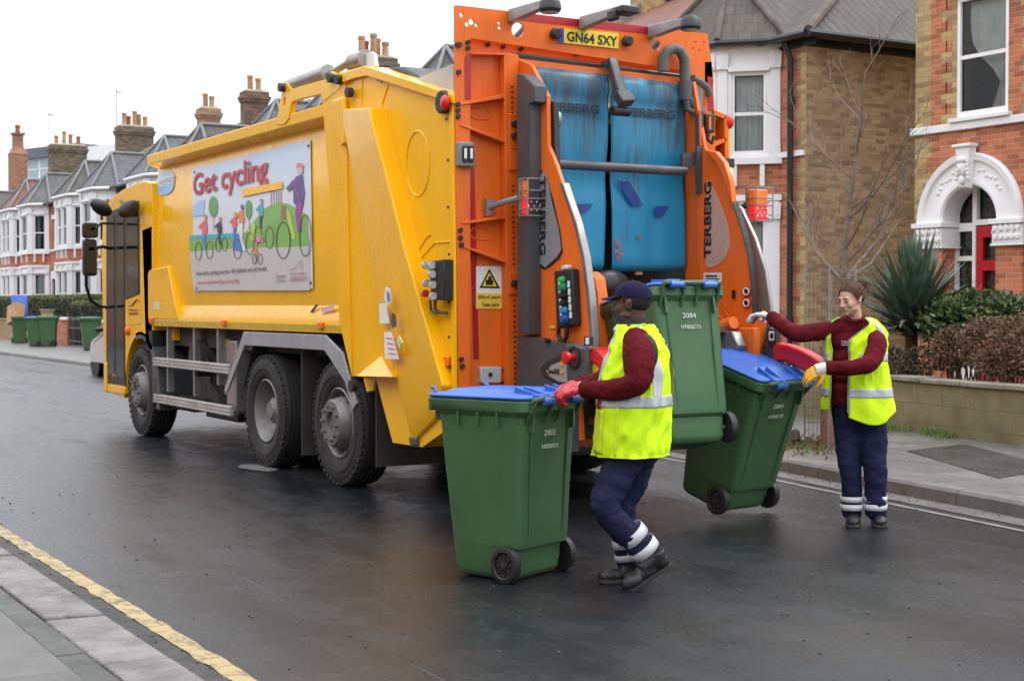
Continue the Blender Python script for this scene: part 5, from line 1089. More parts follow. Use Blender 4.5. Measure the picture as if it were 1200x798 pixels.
# mirrors
def rbox(name, c, s, m, par, bev=.03): b = MB(); b.box((-s[0] / 2, -s[1] / 2, -s[2] / 2), (s[0] / 2, s[1] / 2, s[2] / 2)); o = b.build(name, m, par, bevel=bev, seg=3); o.location = c; return o
mr_ = empty('mirror_assembly', None, None); mr_.parent = T
for (x, y, wpx, hpx) in ((105.5, 270, 17, 18), (105, 302, 15, 43)):
    c = S(x, y, .42); k = (c - CAM).dot(CF) / FPX; o = rbox('mirror_housing', c, (.12, wpx * k * 1.05, hpx * k), BLACK, T, .035)
    g = MB(); g.box((-.064, -wpx * k * .42, -hpx * k * .42), (-.0615, wpx * k * .42, hpx * k * .42)); g.build('mirror_glass', MIRR, o, bevel=0)
bpy.data.objects.remove(mr_)
b = MB(); b.tube([S(101, 322, .42), S(101, 335, .4), S(106, 352, .3), S(116, 359, .15), S(124, 360, .0)], .018, 8); b.tube([S(112, 291, .40), S(120, 289, .2), S(127, 291, .0)], .02, 8); b.tube([S(112, 268, .40), S(118, 262, .25), S(125, 262, .0)], .014, 8); b.build('mirror_arm', BLACK, T)
for (x, y, v, tilt) in ((118.5, 243.5, .22, .35), (151, 245, .16, -.4)):
    c = S(x, y, v); b = MB(); Rm = Matrix.Rotation(YAW, 3, 'Z') @ Matrix.Rotation(tilt, 3, 'X'); b.ell((0, 0, 0), (.075, .17, .09), 16, R=Rm); o = b.build('round_mirror', BLACK, T); o.location = c
    b = MB(); b.tube([c, S(x + (8 if x < 130 else -9), y - 9, .05)], .016, 8); b.build('mirror_stalk', BLACK, T)
# ---- wheels
def wheel(u, v, side, kind, dual=False, R=.525):
    """side=+1 outer face towards +Y"""
    w_ = empty('w', None, None); bpy.data.objects.remove(w_); ax = V(0, side, 0); c = V(u, v, R)
    b = MB(); W_ = .30
    pr = [(-W_, .30), (-W_ - .01, .36), (-W_, R - .05), (-W_ + .025, R - .008)]
    for g in range(5): d = -W_ + .045 + g * (W_ - .09) / 4.6; pr += [(d, R), (d + .004, R - .014), (d + .014, R - .014), (d + .018, R)]
    pr += [(-.028, R - .006), (-.006, R - .04), (.004, .44), (.004, .42), (.009, .415), (.009, .39), (.003, .385), (-.004, .33), (-.03, .297), (-.06, .29)]
    b.lathe(pr, c, ax, 56)
    for k in range(44):   # shoulder blocks
        t = 2 * pi * k / 44; o_ = c + V(cos(t), 0, sin(t)) * (R - .018) + ax * (-.018); b.beam(o_ - V(-sin(t), 0, cos(t)) * .022 - V(cos(t), 0, sin(t)) * .006, o_ + V(-sin(t), 0, cos(t)) * .022 - V(cos(t), 0, sin(t)) * .006, .036, .026, up=V(cos(t), 0, sin(t)))
    whl = MB()
    if kind == 'convex': pr = [(-.06, .292), (-.02, .296), (-.012, .285), (-.03, .268), (-.085, .258), (-.10, .235), (-.03, .215), (.045, .195), (.055, .185), (.055, .10), (.02, .095), (.015, .07), (.03, .065), (.03, .0)]
    else: pr = [(-.06, .292), (-.02, .296), (-.012, .285), (-.03, .268), (-.15, .258), (-.18, .23), (-.185, .13), (-.09, .12), (-.06, .085), (-.05, .08), (-.05, .0)]
    whl.lathe(pr, c, ax, 40)
    n_ = 10; rr = .143 if kind == 'convex' else .155; dd = .055 if kind == 'convex' else -.185
    for k in range(n_): t = 2 * pi * k / n_ + .1; p = c + V(cos(t), 0, sin(t)) * rr + ax * dd; whl.cyl(p, p + ax * .03, .017, 6)
    tyre = b.build('wheel', TYRE, T, smooth=40); rim = whl.build('rim', mat('rim_grey', (.20, .195, .185), .5, metal=.3, var=.2, dirt=.8, dirtcol=(.09, .08, .07), dscale=7), tyre, smooth=40)
    hb = MB()
    for k in range(10):
        t = 2 * pi * (k + .5) / 10; rr2 = .222 if kind == 'convex' else .235
        p = c + V(cos(t), 0, sin(t)) * rr2 + ax * (-.052 if kind == 'convex' else -.183); hb.ell(p, (.022, .02 if kind == 'convex' else .006, .022), 8)
    hb.build('hand_hole', BLK, tyre)
    if dual:
        d2 = MB(); d2.lathe([(-.30, .29), (-.31, .36), (-.30, R - .04), (-.27, R), (-.03, R), (0, R - .04), (.01, .36), (0, .29)], c - ax * .34, ax, 40); d2.build('inner_tyre', TYRE, tyre, smooth=40)
for u, kind, dual in ((7.683, 'convex', False), (3.76, 'concave', True), (2.10, 'convex', False)):
    wheel(u, -.0, 1, kind, dual); wheel(u, 2 * VC, -1, kind, dual)
b = MB()
for u in (7.683, 3.76, 2.10): b.cyl((u, -.25, .53), (u, -2.25, .53), .09, 12); b.ell((u, VC, .53), (.22, .25, .22), 14)
b.build('axle', CHAS, T)
# ---- chassis, underside and side equipment
b = MB()
for v in (-.85, -1.65): b.box((.3, v - .05, .78), (9.0, v + .05, 1.05))
for u in (1.0, 2.9, 4.6, 5.6, 6.6): b.box((u, -1.62, .84), (u + .12, -.88, 1.0))
b.box((1.2, -2.35, 1.06), (7.3, -.15, 1.267)); b.build('chassis', CHAS, T, smooth=0); b = MB(); b.box((1.3, -.74, .45), (4.4, -.70, 1.26)); b.build('arch_light_blocker', DGREY, T, smooth=0)  # last plate is added to block light from the far side, darkening the arches
b = MB(); b.box((5.35, -.72, .42), (6.7, -.3, 1.2)); b.build('tank', mat('tank_grime', (.07, .066, .062), .6, var=.3, dirt=.5, dirtcol=(.13, .11, .09)), T, bevel=.05, seg=3)
b = MB(); b.cyl((5.9, -.27, .95), (5.9, -.05, .95), .2, 20); b.build('air_filter', CHAS, T)
b = MB()
for px in (197, 228, 256): p = S(px, 400, -.04); b.box((p.x - .025, -.1, .55 if px != 256 else .7), (p.x + .025, -.03, 1.267))
split_loose(b.build('guard_hanger', STEEL, T, smooth=0))
b = MB()
for k in range(14): u = 5.15 + .05 * k; b.tube([V(u, -.24 + .05 * sin(k), 1.2), V(u + .1 * sin(k * 2), -.22, .95), V(u + .14 * sin(k * 1.3), -.2, .7), V(u - .1, -.28, .5)], .011, 6)
b.tube([(5.75, -.12, .98), (5.6, -.1, .86), (5.5, -.12, .9), (5.45, -.16, 1.02)], .014, 6); b.build('hoses', CHAS, T)
b = MB(); b.box((4.72, -.3, .45), (5.0, -.08, 1.15)); b.box((5.04, -.3, .6), (5.12, -.1, 1.1)); b.build('valve_box', STEEL, T, bevel=.01)
b = MB(); b.box((6.7, -.25, 1.12), (6.95, -.08, 1.25)); b.box((5.1, -.2, 1.0), (5.16, -.1, 1.16)); b.build('yellow_bracket', YEL, T)
b = MB(); b.box((6.1, -.4, .36), (7.0, -.1, .5)); b.box((5.0, -.5, .32), (6.0, -.2, .42)); b.build('lower_cover', CHAS, T, bevel=.02)
for pl in ([(178, 418.6), (267, 426.8), (265, 438.8), (178.6, 428.6)], [(178.6, 461.4), (268.4, 475.8), (266, 487.8), (179, 471.3)]):
    q = [S(x, y, .02) for x, y in pl]; z1 = (q[0].z + q[1].z) / 2; z0 = (q[2].z + q[3].z) / 2; u1 = q[0].x; u0 = q[1].x
    b = MB(); b.box((u0, -.03, z0), (u1, .0, z1)); hh = (z1 - z0)
    for k in range(3): b.box((u0, -.001, z0 + hh * (.05 + .33 * k)), (u1, .012, z0 + hh * (.29 + .33 * k)))
    b.build('side_guard', ALU, T, bevel=.003)
SP([(177.5, 418), (181.5, 418.5), (182, 472), (178.5, 471)], -.001, .03, GREY, 'guard_post', T)
SP([(262.4, 457.7), (285.5, 388.6), (380.6, 392.5), (400.8, 413), (417.3, 472.8), (412.8, 481), (403.8, 447.2), (385.7, 419), (379.7, 410.5), (286.5, 404.5), (265.5, 460)], .02, .02, mat('grey_mudguard', (.33, .345, .37), .45, metal=.2, var=.12, dirt=.5, dirtcol=(.16, .14, .12)), 'rear_mudguard', T, bevel=.004)
b = MB(); zt_ = 1.2; pth = [(4.28, .72), (4.02, 1.16), (2.5, 1.2), (2.1, 1.15), (1.62, .72)]
b.loft([[V(u, -.0, z) for u, z in pth], [V(u, -.68, z) for u, z in pth]], closed=False, caps=False); b.build('wheel_arch', DGREY, T, smooth=0, fixn=False)
for (u, z0, z1) in ((2.93, .18, 1.1), (1.40, .22, .95)):
    b = MB(); b.box((u - .01, -.66, z0), (u + .01, -.03, z1)); b.build('mud_flap', mat('flap_grime', (.035, .033, .03), .75, var=.3, dirt=.6, dirtcol=(.08, .07, .06), streak=True), T, smooth=0); b = MB(); b.box((u - .01, 2 * VC + .03, z0), (u + .01, 2 * VC + .66, z1)); b.build('mud_flap', MATS['flap_grime'], T, smooth=0)
# ---- hinge and ram at the top
SP([(324, 146), (331, 100), (336, 97), (341, 105), (385, 92), (388, 84), (399, 92), (398, 104), (378, 120), (376, 110), (345, 118), (341, 121), (338, 139), (333, 146)], .02, .05, YEL, 'hinge_bracket', T, holes=[[(331.5, 124), (332.5, 115), (335, 114), (334.5, 122), (332.5, 126)]], bevel=.004)
b = MB(); b.cyl(S(338, 103, -.06), S(385, 85, -.06), .068, 18); b.build('ram', STEEL, T)
b = MB(); b.cyl(S(385, 88, -.06), S(412, 72, -.06), .03, 12); b.cyl(S(414, 74, -.1), S(429, 69, -.1), .075, 18); b.build('ram_rod', STEEL, T)
SP([(421, 69), (434, 61), (438, 64), (440, 78), (430, 82), (424, 80)], -.1, .03, mat('white_plate', (.7, .75, .8), .4), 'ram_plate', T)
for x, y in ((391, 92), (400, 94), (412.5, 109), (333, 103)): b = MB(); p = S(x, y, .02); b.cyl(p, p + V(0, .05, 0), .04, 14); b.build('hinge_pin', DGREY, T)
# ---- roof net and dark roof gear
b = MB(); random.seed(5)
for k in range(46):
    u = 2.3 + k * .108; b.box((u, -.75, 3.17), (u + .05, -.1, 3.21 + .03 * random.random()))
b.box((2.3, -.16, 3.2), (7.2, -.12, 3.235)); b.build('roof_net', DGREY, body, smooth=0)
# ---- tailgate
tg_px = [(400, 86), (404, 84), (427, 77.5), (530.5, 111), (531, 180), (533.5, 460), (533, 488), (521, 505), (494, 524.5), (460, 519), (440, 443), (411, 441), (404, 300)]
q = [S(x, y, 0) for x, y in tg_px]; b = MB(); fr_ = (V(0, 0, 0), V(-1, 0, 0), V(0, 0, 1), V(0, 1, 0))
b.plate([(-p.x, p.z) for p in q], [], fr_, -.05, 0); b.plate([(-p.x, p.z) for p in q], [], fr_, 2 * VC, 2 * VC + .05)
q2 = [(-max(p.x, 1.15), p.z) for p in q if p.x > 1.3]; zt1 = q[2].z; b.plate([(-q[0].x, q[0].z), (-q[2].x, q[2].z), (-1.2, 3.25), (-1.2, .9), (-q[11].x, q[11].z)], [], fr_, 2 * VC + .051, -.051)
for i, j in ((2, 3), (8, 9), (7, 8)):
    a_, c_ = q[i], q[j]; dn_ = (c_ - a_).normalized(); nn_ = V(-dn_.z, 0, dn_.x); nn_ = -nn_ if nn_.dot(V(.8, 0, 1.8) - a_) < 0 else nn_
    P_ = [a_ + nn_ * .004, c_ + nn_ * .004, c_ + nn_ * .04, a_ + nn_ * .04]; b.loft([[V(p.x, -.051, p.z) for p in P_], [V(p.x, 2 * VC + .051, p.z) for p in P_]])
TG = b.build('tailgate', YEL, T, bevel=.008, smooth=40)
SP([(400, 86), (427, 77.5), (530.5, 111), (530.5, 122), (428, 89), (414, 92), (401, 97)], .035, .03, YEL, 'edge_rail', TG, bevel=.006)
SP([(526, 122), (530.5, 123), (533.5, 470), (529, 480)], .025, .02, YEL, 'edge_rail', TG, bevel=.004)
# slanting ram housing: outer face and shaded side
def strip(L, R_, m, name, cap=True):
    """prism between two traced edges; each point (x, y, y-plane)"""
    b = MB(); A = [S(*p) for p in L]; C_ = [S(*p) for p in R_]
    inn = [V(p.x, -.02, p.z) for p in A]; in2 = [V(p.x, -.02, p.z) for p in C_]
    b.loft([[a, c, e, f] for a, c, e, f in zip(A, C_, in2, inn)]); return b.build(name, m, TG, bevel=.014, seg=3, smooth=30)
strip([(401, 128, .05), (402, 148, .05), (414, 210, .05), (430, 285, .05), (452, 400, .05), (478, 500, .05), (482, 520, .02)], [(432, 126, .14), (437, 150, .14), (453, 210, .13), (472, 287, .13), (500, 385, .12), (518, 452, .1), (521, 480, .03)], YEL, 'ram_housing')
SP([(386, 118), (402, 112), (405, 168), (400, 172), (389, 140)], .05, .05, YEL, 'ram_cap', TG, bevel=.02)
# pressed oval, lower seams, rivets
def ringS(cx, cy, rx, ry, w, v, m, name):
    b = MB(); n = 36; A = [S(cx + rx * cos(2 * pi * i / n), cy + ry * sin(2 * pi * i / n), v) for i in range(n)]; b.tube(A + [A[0]], w, 6, caps=False); return b.build(name, m, TG)
ringS(490, 192, 13.5, 38, .008, .0, YEL, 'pressed_oval')
for L in ([(455, 100), (448, 122), (447, 160), (462, 200), (474, 240), (486, 290), (500, 340), (516, 420)], [(425, 93), (424, 125)], [(505, 275), (500, 278), (489, 296)], [(531, 283), (509, 285), (493, 303)], [(500, 346), (504, 370), (510, 374), (526, 373)]):
    b = MB(); b.tube([S(x, y, .003) for x, y in L], .006, 6); b.build('panel_seam', YEL, TG)
b = MB()
for x, y in ((438, 90), (443, 94), (447, 96), (482, 104), (451, 178), (463, 219), (475, 260), (525, 188), (525, 243), (526, 298), (526, 354), (526, 395), (527, 430), (523, 140)): p = S(x, y, .026); b.ell(p, (.012, .008, .012), 8)
split_loose(b.build('rivet', DGREY, TG))
b = MB(); p = S(520, 120, .03); b.cyl(p - V(0, .02, 0), p + V(0, .03, 0), .085, 20); l_ = b.build('tail_lamp_base', BLACK, TG, bevel=.01); b = MB(); p = S(521.5, 120.5, .06); b.ell(p, (.055, .03, .055), 16); b.build('tail_lamp', RED, l_)
SP([(512, 419), (525, 418), (525, 429), (513, 430)], .04, .035, AMB, 'marker_lamp', TG, bevel=.006)
# wedge bracket under the seam
b = MB(); P = [S(417, 438.5, .03), S(461, 442, .03), S(447, 418, .03)]; ap = S(447, 418, .02)
b.loft([[p for p in [S(417, 441, .12), S(461, 442, .12), S(446, 417, .01)]], [V(p.x, -.05, p.z) for p in P]]); b.build('wedge_bracket', YEL, TG, bevel=.006)
SP([(425, 442), (440, 443), (437, 458), (429, 460)], -.02, .06, YEL, 'pivot_lug', TG, bevel=.01); b = MB(); p = S(417, 452, -.02); b.cyl(p, p + V(0, .05, 0), .05, 14); b.build('pivot', CHAS, TG)
SP([(478, 512), (487, 513), (488, 522), (480, 522)], .03, .03, GREY, 'bumper_block', TG, bevel=.01)
# push button box with cable
SP([(502.5, 306), (520, 304), (520, 352), (505, 352)], .10, .09, BLACK, 'button_box', TG, bevel=.008)
for x, y, m in ((497, 311, ALU), (504, 311, ALU), (504.5, 321.5, ALU), (497.5, 332, ALU), (505, 334, ALU), (505.5, 347, ALU), (496, 344, RED)):
    p = S(x + 1, y, .11); b = MB(); b.cyl(p, p + V(-.045, .01, 0), .028, 12); b.build('push_button', m, TG)
p = S(503, 316, .115); b = MB(); b.ell(p, .012, 8); b.build('green_lamp', mat('green_lamp', (.02, .5, .15), .3, emit=.3), TG)
b = MB(); b.tube([S(510, 352, .06), S(510, 362, .06), S(514, 366, .05), S(524, 367, .03)], .012, 8); b.tube([S(504, 352, .06), S(505, 364, .06), S(512, 367, .05)], .010, 8); b.build('cable', GREY, TG)
SP([(452, 336), (456.5, 338), (458, 354), (454, 358), (450, 350)], .145, .004, WHT, 'warning_sticker', TG); SP([(453, 341), (456, 343), (457, 352), (454, 354)], .148, .002, PBLU, 'sticker_mark', TG)
SP([(459, 366), (463, 369), (464, 382), (460, 384), (458, 378)], .15, .006, GREY, 'oval_plate', TG)
SP([(444, 356), (452, 355), (456, 379), (445, 379)], .11, .004, WHT, 'sticker', TG); SP([(450, 389), (458, 389), (467, 421), (451, 420)], .125, .004, WHT, 'sticker', TG)
for k in range(4): SP([(452 + k, 395 + 6 * k), (459 + 1.5 * k, 396 + 6 * k), (460 + 1.5 * k, 398 + 6 * k), (452.5 + k, 397 + 6 * k)], .128, .002, PC('pink_ink', (.7, .25, .35)), 'sticker_print', TG)
SP([(465, 400), (468, 393), (472, 401), (468, 408)], .145, .004, WHT, 'warning_diamond', TG); SP([(466, 401), (468, 396), (471, 402), (468, 405)], .148, .003, PLIM, 'diamond_mark', TG)
# silver cowl between the body top and the lift header
b = MB(); P = [S(482, 95, -.15), S(531, 75, -.15), S(531, 108, -.15), S(520, 107, -.15)]; b.loft([[p for p in P], [V(p.x, -2.3, p.z) for p in P]]); b.build('cowl', mat('silver_panel', (.42, .45, .48), .4, metal=.3), T, smooth=0)
b = MB(); P = [S(440, 80, -.2), S(470, 78, -.2), S(500, 96, -.2), S(470, 98, -.2)]; b.loft([[p for p in P], [V(p.x, -2.2, p.z) for p in P]]); b.build('tailgate_seal', DGREY, T, bevel=.03)

# ---- rear lift, orange
LF = T
HD = [(533, 7), (536, 6.5), (829, 40), (834, 74), (836, 101), (834, 101), (800, 83), (551, 45), (551, 458), (537, 458)]
def hole(x, y, r, ry=None, n=16): return [(x + r * cos(2 * pi * k / n), y + (ry or r) * sin(2 * pi * k / n)) for k in range(n)]
hd = BP(HD, -.02, .02, ORG, 'header_plate', LF, holes=[hole(607, 35.5, 7.5, 9), hole(541, 18, 2.3, 3), hole(552.5, 26, 3.3, 3.6), hole(547.5, 29, 2.6), hole(558.5, 30, 2.2), hole(585, 27.5, 1.8), hole(585.5, 33, 2), hole(578, 33, 1), hole(592, 35, 1), hole(815, 50, 1.8), hole(812, 57, 1.5), hole(820, 59, 1.5), hole(825, 50, 1.6), hole(769, 53, 5.5, 6.5)], bevel=.003)
BP([(603, 14.5), (770, 33), (759, 40), (600, 23)], -.024, .003, REDR, 'reflector_strip', hd)
BP([(545, 66), (548, 63), (552, 63.5), (552, 117), (545, 117)], -.024, .003, REDR, 'reflector_strip', hd)
# recessed beam under the header and box behind
BP([(551, 45), (836, 79), (836, 100), (800, 86), (606, 63), (551, 62)], .05, .06, ORG, 'cross_beam', LF, bevel=.004)
b = MB()
for x, y in ((571, 53), (589, 55.5), (610, 58), (675, 64), (675, 61), (548, 50), (548, 57)): p = B(x, y, .045 if x > 560 else -.024); b.cyl(p, p - V(.02, 0, 0), .017, 8)
split_loose(b.build('bolt', CHAS, LF))
b = MB(); b.box((-.015, -2.02, 2.86), (.1, -.5, 2.9)); b.build('door_rail', ORG, LF, bevel=0)
BP([(606, 64), (836, 93), (836, 99), (608, 71)], .03, .05, DGREY, 'header_gap', LF)
BP([(607, 69), (800, 92), (803, 100), (622, 80), (607, 78)], -.03, .05, ORG, 'door_header', LF, bevel=.004)
# left tower: recessed panel, flange, gussets
BP([(551, 62), (598, 62), (602, 458), (551, 458)], .05, .02, ORG, 'tower_panel', LF)
b = MB()
def tri(pu, pd, v0=-.02):   # gusset from the outer edge, deeper towards the flange
    pass
FL = empty('x', None, None); bpy.data.objects.remove(FL)
BP([(591, 62), (608, 65), (609, 458), (595, 458)], -.035, .025, ORG, 'tower_flange', LF, bevel=.004)
BP([(591.5, 64), (595.5, 64), (599, 458), (595, 458)], -.034, .075, ORG, 'flange_web', LF)
for (a, c, d) in (((537, 122), (592, 110), 5), ((539, 146), (592, 162), 6), ((541, 261), (594, 251), 5), ((541, 288), (595, 302), 7), ((551, 62), (592, 63), 2)):
    BP([a, (c[0], c[1]), (c[0] + 1, c[1] + d), (a[0] + 2, a[1] + 2)], -.03, .075, ORG, 'gusset', LF, bevel=.003)
for cy in (134, 275):
    b = MB(); A = [B(x, y + cy, .047) for x, y in [(549, -1), (554, -7), (570, -8), (575, 0), (572, 6), (560, 6), (552, 3), (549, -1)]]; b.tube(A, .006, 6); b.build('pressed_shape', ORG, LF)
BP([(550, 197), (556, 197), (561.5, 421), (555, 421)], .046, .003, REDR, 'reflector_strip', LF); BP([(546, 148), (551, 148), (551, 168), (547, 168)], .046, .003, REDR, 'reflector_strip', LF)
b = MB()
for x, y in ((536, 123), (536, 130), (536, 137), (539, 270), (539, 279), (540, 287), (540, 421), (541, 429), (537, 85), (535, 53), (538, 53)): p = B(x, y, -.02); b.cyl(p, p - V(.02, 0, 0), .018, 8)
split_loose(b.build('bolt', CHAS, LF))
# perforated strip
b = MB(); y = 102
while y < 450:
    if not (133 < y < 175 or 315 < y < 350 or 205 < y < 212):
        x = 598.5 + (y - 100) * .0105; p = B(x + 1.4, y, -.036); b.cyl(p, p - V(.003, 0, 0), .008, 8)
    y += 6.1
b.build('perforation', BLK, LF)
for y0, y1 in ((133, 175), (318, 345), (175, 200)): BP([(597, y0), (607, y0 + 1), (607, y1), (597, y1)], -.05, .015, ORG, 'adjuster_plate', LF, bevel=.004)
for y in (146, 160, 332): p = B(602, y, -.05); b = MB(); b.cyl(p, p - V(.03, 0, 0), .025, 8); split_loose(b.build('bolt', CHAS, LF))
# warning sign
sg = BP(rect(558, 312, 590, 362), .044, .004, WHT, 'warning_sign', LF); BP([(558.5, 343), (590, 344), (590, 362), (558.5, 361.5)], .042, .003, mat('sign_yellow', (.80, .58, .06), .45), 'yellow_field', sg)
BP([(573.5, 315), (586, 338), (562, 337.5)], .042, .003, BLK, 'triangle_border', sg); BP([(573.5, 319.5), (582.5, 335.8), (565.3, 335.4)], .0385, .003, MATS['sign_yellow'], 'triangle_field', sg)
BP(rect(569.5, 328, 578, 334), .0355, .003, BLK, 'pictogram', sg); BP(rect(572.5, 324, 576, 328.5), .0355, .003, BLK, 'pictogram', sg)
def rtext(st, x, y, w_, h_, u, m, par, bold=0): a = B(x, y, u); c = B(x + w_, y, u); d = B(x, y - h_, u); return text('lettering', st, a, V(0, -1, 0), V(0, 0, 1), abs(c.y - a.y), d.z - a.z, m, par, .001, bold)
rtext('Blind spot', 561, 351, 26, 5.2, .038, BLK, sg); rtext('Take care', 564.5, 359, 20, 4.6, .038, BLK, sg)
# grey boxes
o = BP(rect(563, 430, 588, 449), .02, .09, mat('grey_box', (.48, .49, .50), .5, var=.06, dirt=.3), 'junction_box', LF, bevel=.01); p = B(574.5, 439, .015); b = MB(); b.cyl(p, p - V(.006, 0, 0), .016, 12); b.build('lock', DGREY, o)
o = BP([(538, 166), (556, 167), (558, 196), (538, 195)], -.07, .06, mat('lamp_box_grey', (.20, .20, .20), .5, var=.1), 'switch_box', LF, bevel=.01)
for x in (543, 550): BP(rect(x, 171, x + 5.5, 190), -.085, .015, BLK, 'switch_frame', o, bevel=.003); BP(rect(x + 1.3, 174, x + 4.2, 186), -.088, .01, WHT, 'switch_face', o)
b = MB(); b.tube([B(x, y, .03) for x, y in [(589, 434), (596, 432), (597, 445), (590, 450), (588, 447)]], .01, 8); b.tube([B(x, y, -.05) for x, y in [(607, 424), (611, 435), (609, 452), (606, 462)]], .014, 8); b.build('cable', BLACK, LF)
# number plate with lamps
np_ = BP([(655, 33), (725, 39.5), (725, 57.5), (655, 50)], -.035, .014, mat('plate_yellow', (.82, .60, .05), .4, var=.03), 'number_plate', LF)
BP([(655, 33), (661, 33.6), (661, 50.8), (655, 50)], -.037, .003, mat('plate_blue', (.02, .06, .42), .4), 'plate_band', np_)
a, c, d = B(664.5, 48.7, -.038), B(723.5, 54.7, -.038), B(664.5, 36.8, -.038); text('lettering', 'GN64 SXY', a, V(0, -1, 0), V(0, 0, 1), (a.y - c.y), (d.z - a.z), BLK, np_, .001, .02)
# text() is level; the photo's slant is perspective only
for x, y in ((649, 40.5), (733, 49)): p = B(x, y, -.03); b = MB(); b.lathe([(0, .0), (.0, .035), (.02, .043), (.05, .04), (.06, .03), (.06, 0)], p, (-1, 0, 0), 16); b.build('plate_lamp', DGREY, LF)
# three lamp arms
LG = mat('light_grey_metal', (.28, .28, .28), .5, metal=.3, var=.12, dirt=.4)
for (x0, y0, x1, y1, kind) in ((600, 19, 640, 6, 0), (683, 27.5, 722, 15, 1), (763, 38, 804, 27, 0)):
    p0 = B(x0, y0, -.03); L_ = .62; p1 = V(-.03 - L_, p0.y + .0, 0)
    e_ = B(x1, y1, -.03 - L_); p1 = V(-.03 - L_, e_.y, e_.z)
    b = MB(); hh = .06
    A = [p0 + V(0, .035, .045), p0 + V(0, -.035, .045), p0 + V(0, -.035, -.05), p0 + V(0, .035, -.05)]; C_ = [p1 + V(0, .025, .035), p1 + V(0, -.025, .035), p1 + V(0, -.025, -.02), p1 + V(0, .025, -.02)]
    b.loft([A, C_]); ar = b.build('lamp_arm', LG, LF, bevel=.006)
    b = MB()
    if kind == 0: b.lathe([(0, .0), (0, .065), (-.02, .078), (-.07, .072), (-.10, .045), (-.11, 0)], p1 + V(-.05, 0, -.06), (0, 0, -1), 20); b.build('lamp_dome', DGREY, ar); b = MB(); b.cyl(p1 + V(-.05, 0, -.065), p1 + V(-.05, 0, -.05), .058, 20); b.build('lamp_lens', mat('lamp_lens', (.35, .34, .32), .2), ar)
    else: b.box(tuple(p1 + V(-.12, -.12, -.02)), tuple(p1 + V(.02, .03, .035))); b.box(tuple(p1 + V(-.05, .0, -.06)), tuple(p1 + V(.05, .05, .015))); b.build('camera_housing', DGREY, ar, bevel=.012)
# ---- curtains, hopper mouth
def curtain_mat():
    m = bpy.data.materials.new('blue_curtain'); m.use_nodes = True; n = m.node_tree.nodes; l = m.node_tree.links; bs = n['Principled BSDF']; bs.inputs['Roughness'].default_value = .42
    tc = n.new('ShaderNodeTexCoord'); mp = n.new('ShaderNodeMapping'); mp.inputs['Scale'].default_value = (1, 9, 1.1); l.new(tc.outputs['Object'], mp.inputs[0])
    nz = n.new('ShaderNodeTexNoise'); nz.inputs['Scale'].default_value = 1.6; nz.inputs['Detail'].default_value = 9; nz.inputs['Roughness'].default_value = .68; l.new(mp.outputs[0], nz.inputs['Vector'])
    n2 = n.new('ShaderNodeTexNoise'); n2.inputs['Scale'].default_value = 1.7; n2.inputs['Detail'].default_value = 6; l.new(tc.outputs['Object'], n2.inputs['Vector'])
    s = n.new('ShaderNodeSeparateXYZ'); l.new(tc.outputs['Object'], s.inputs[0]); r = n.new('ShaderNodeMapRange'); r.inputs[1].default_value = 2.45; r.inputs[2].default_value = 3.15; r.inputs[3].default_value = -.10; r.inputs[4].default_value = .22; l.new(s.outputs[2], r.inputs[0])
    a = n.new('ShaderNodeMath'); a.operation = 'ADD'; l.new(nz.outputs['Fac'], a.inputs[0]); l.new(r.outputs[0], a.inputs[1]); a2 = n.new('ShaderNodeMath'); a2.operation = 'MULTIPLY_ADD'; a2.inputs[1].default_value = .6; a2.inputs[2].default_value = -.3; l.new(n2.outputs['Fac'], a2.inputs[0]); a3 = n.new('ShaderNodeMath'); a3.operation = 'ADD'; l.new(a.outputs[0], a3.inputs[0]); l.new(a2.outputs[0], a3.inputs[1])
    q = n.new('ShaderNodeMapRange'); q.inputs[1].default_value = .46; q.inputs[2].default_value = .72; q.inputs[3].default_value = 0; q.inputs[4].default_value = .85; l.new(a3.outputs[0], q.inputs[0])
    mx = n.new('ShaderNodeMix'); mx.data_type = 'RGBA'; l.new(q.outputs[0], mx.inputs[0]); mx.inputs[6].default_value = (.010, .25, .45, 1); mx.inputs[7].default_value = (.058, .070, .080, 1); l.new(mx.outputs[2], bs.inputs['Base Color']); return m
CU = curtain_mat()
def curtain(name, px4, u, seed):
    (x0, y0), (x1, y1), (x2, y2), (x3, y3) = px4; rows = []; nv_ = 26; nu_ = 22
    for j in range(nv_ + 1):
        t = j / nv_; row = []
        for i in range(nu_ + 1):
            s = i / nu_; x = (x0 * (1 - s) + x1 * s) * (1 - t) + (x3 * (1 - s) + x2 * s) * t; y = (y0 * (1 - s) + y1 * s) * (1 - t) + (y3 * (1 - s) + y2 * s) * t
            p = B(x, y, u); d = .022 * noise.noise(V(s * 4 + seed, t * 1.5, 0)) * min(1, t * 3 + .3) + .03 * math.exp(-((t - .07) / .03) ** 2) - .05 * math.exp(-((t - .52) / .1) ** 2) * .5
            if t > .97: d -= .02
            row.append(p + V(-d, 0, 0))
        rows.append(row)
    b = MB(); b.loft(rows, closed=False, caps=False); o = b.build(name, CU, LF, smooth=70, fixn=False); md = o.modifiers.new('thick', 'SOLIDIFY'); md.thickness = .008; return o
c1 = curtain('blue_curtain', [(622, 78), (712.5, 88), (708, 317), (640, 315)], -.04, 1); c2 = curtain('blue_curtain', [(713.5, 88), (803, 100), (803, 317), (718, 318)], -.05, 5)
INK = mat('curtain_ink', (.012, .016, .03), .6, var=.3, scale=20, dirt=.3, dirtcol=(.04, .08, .13), dscale=14)
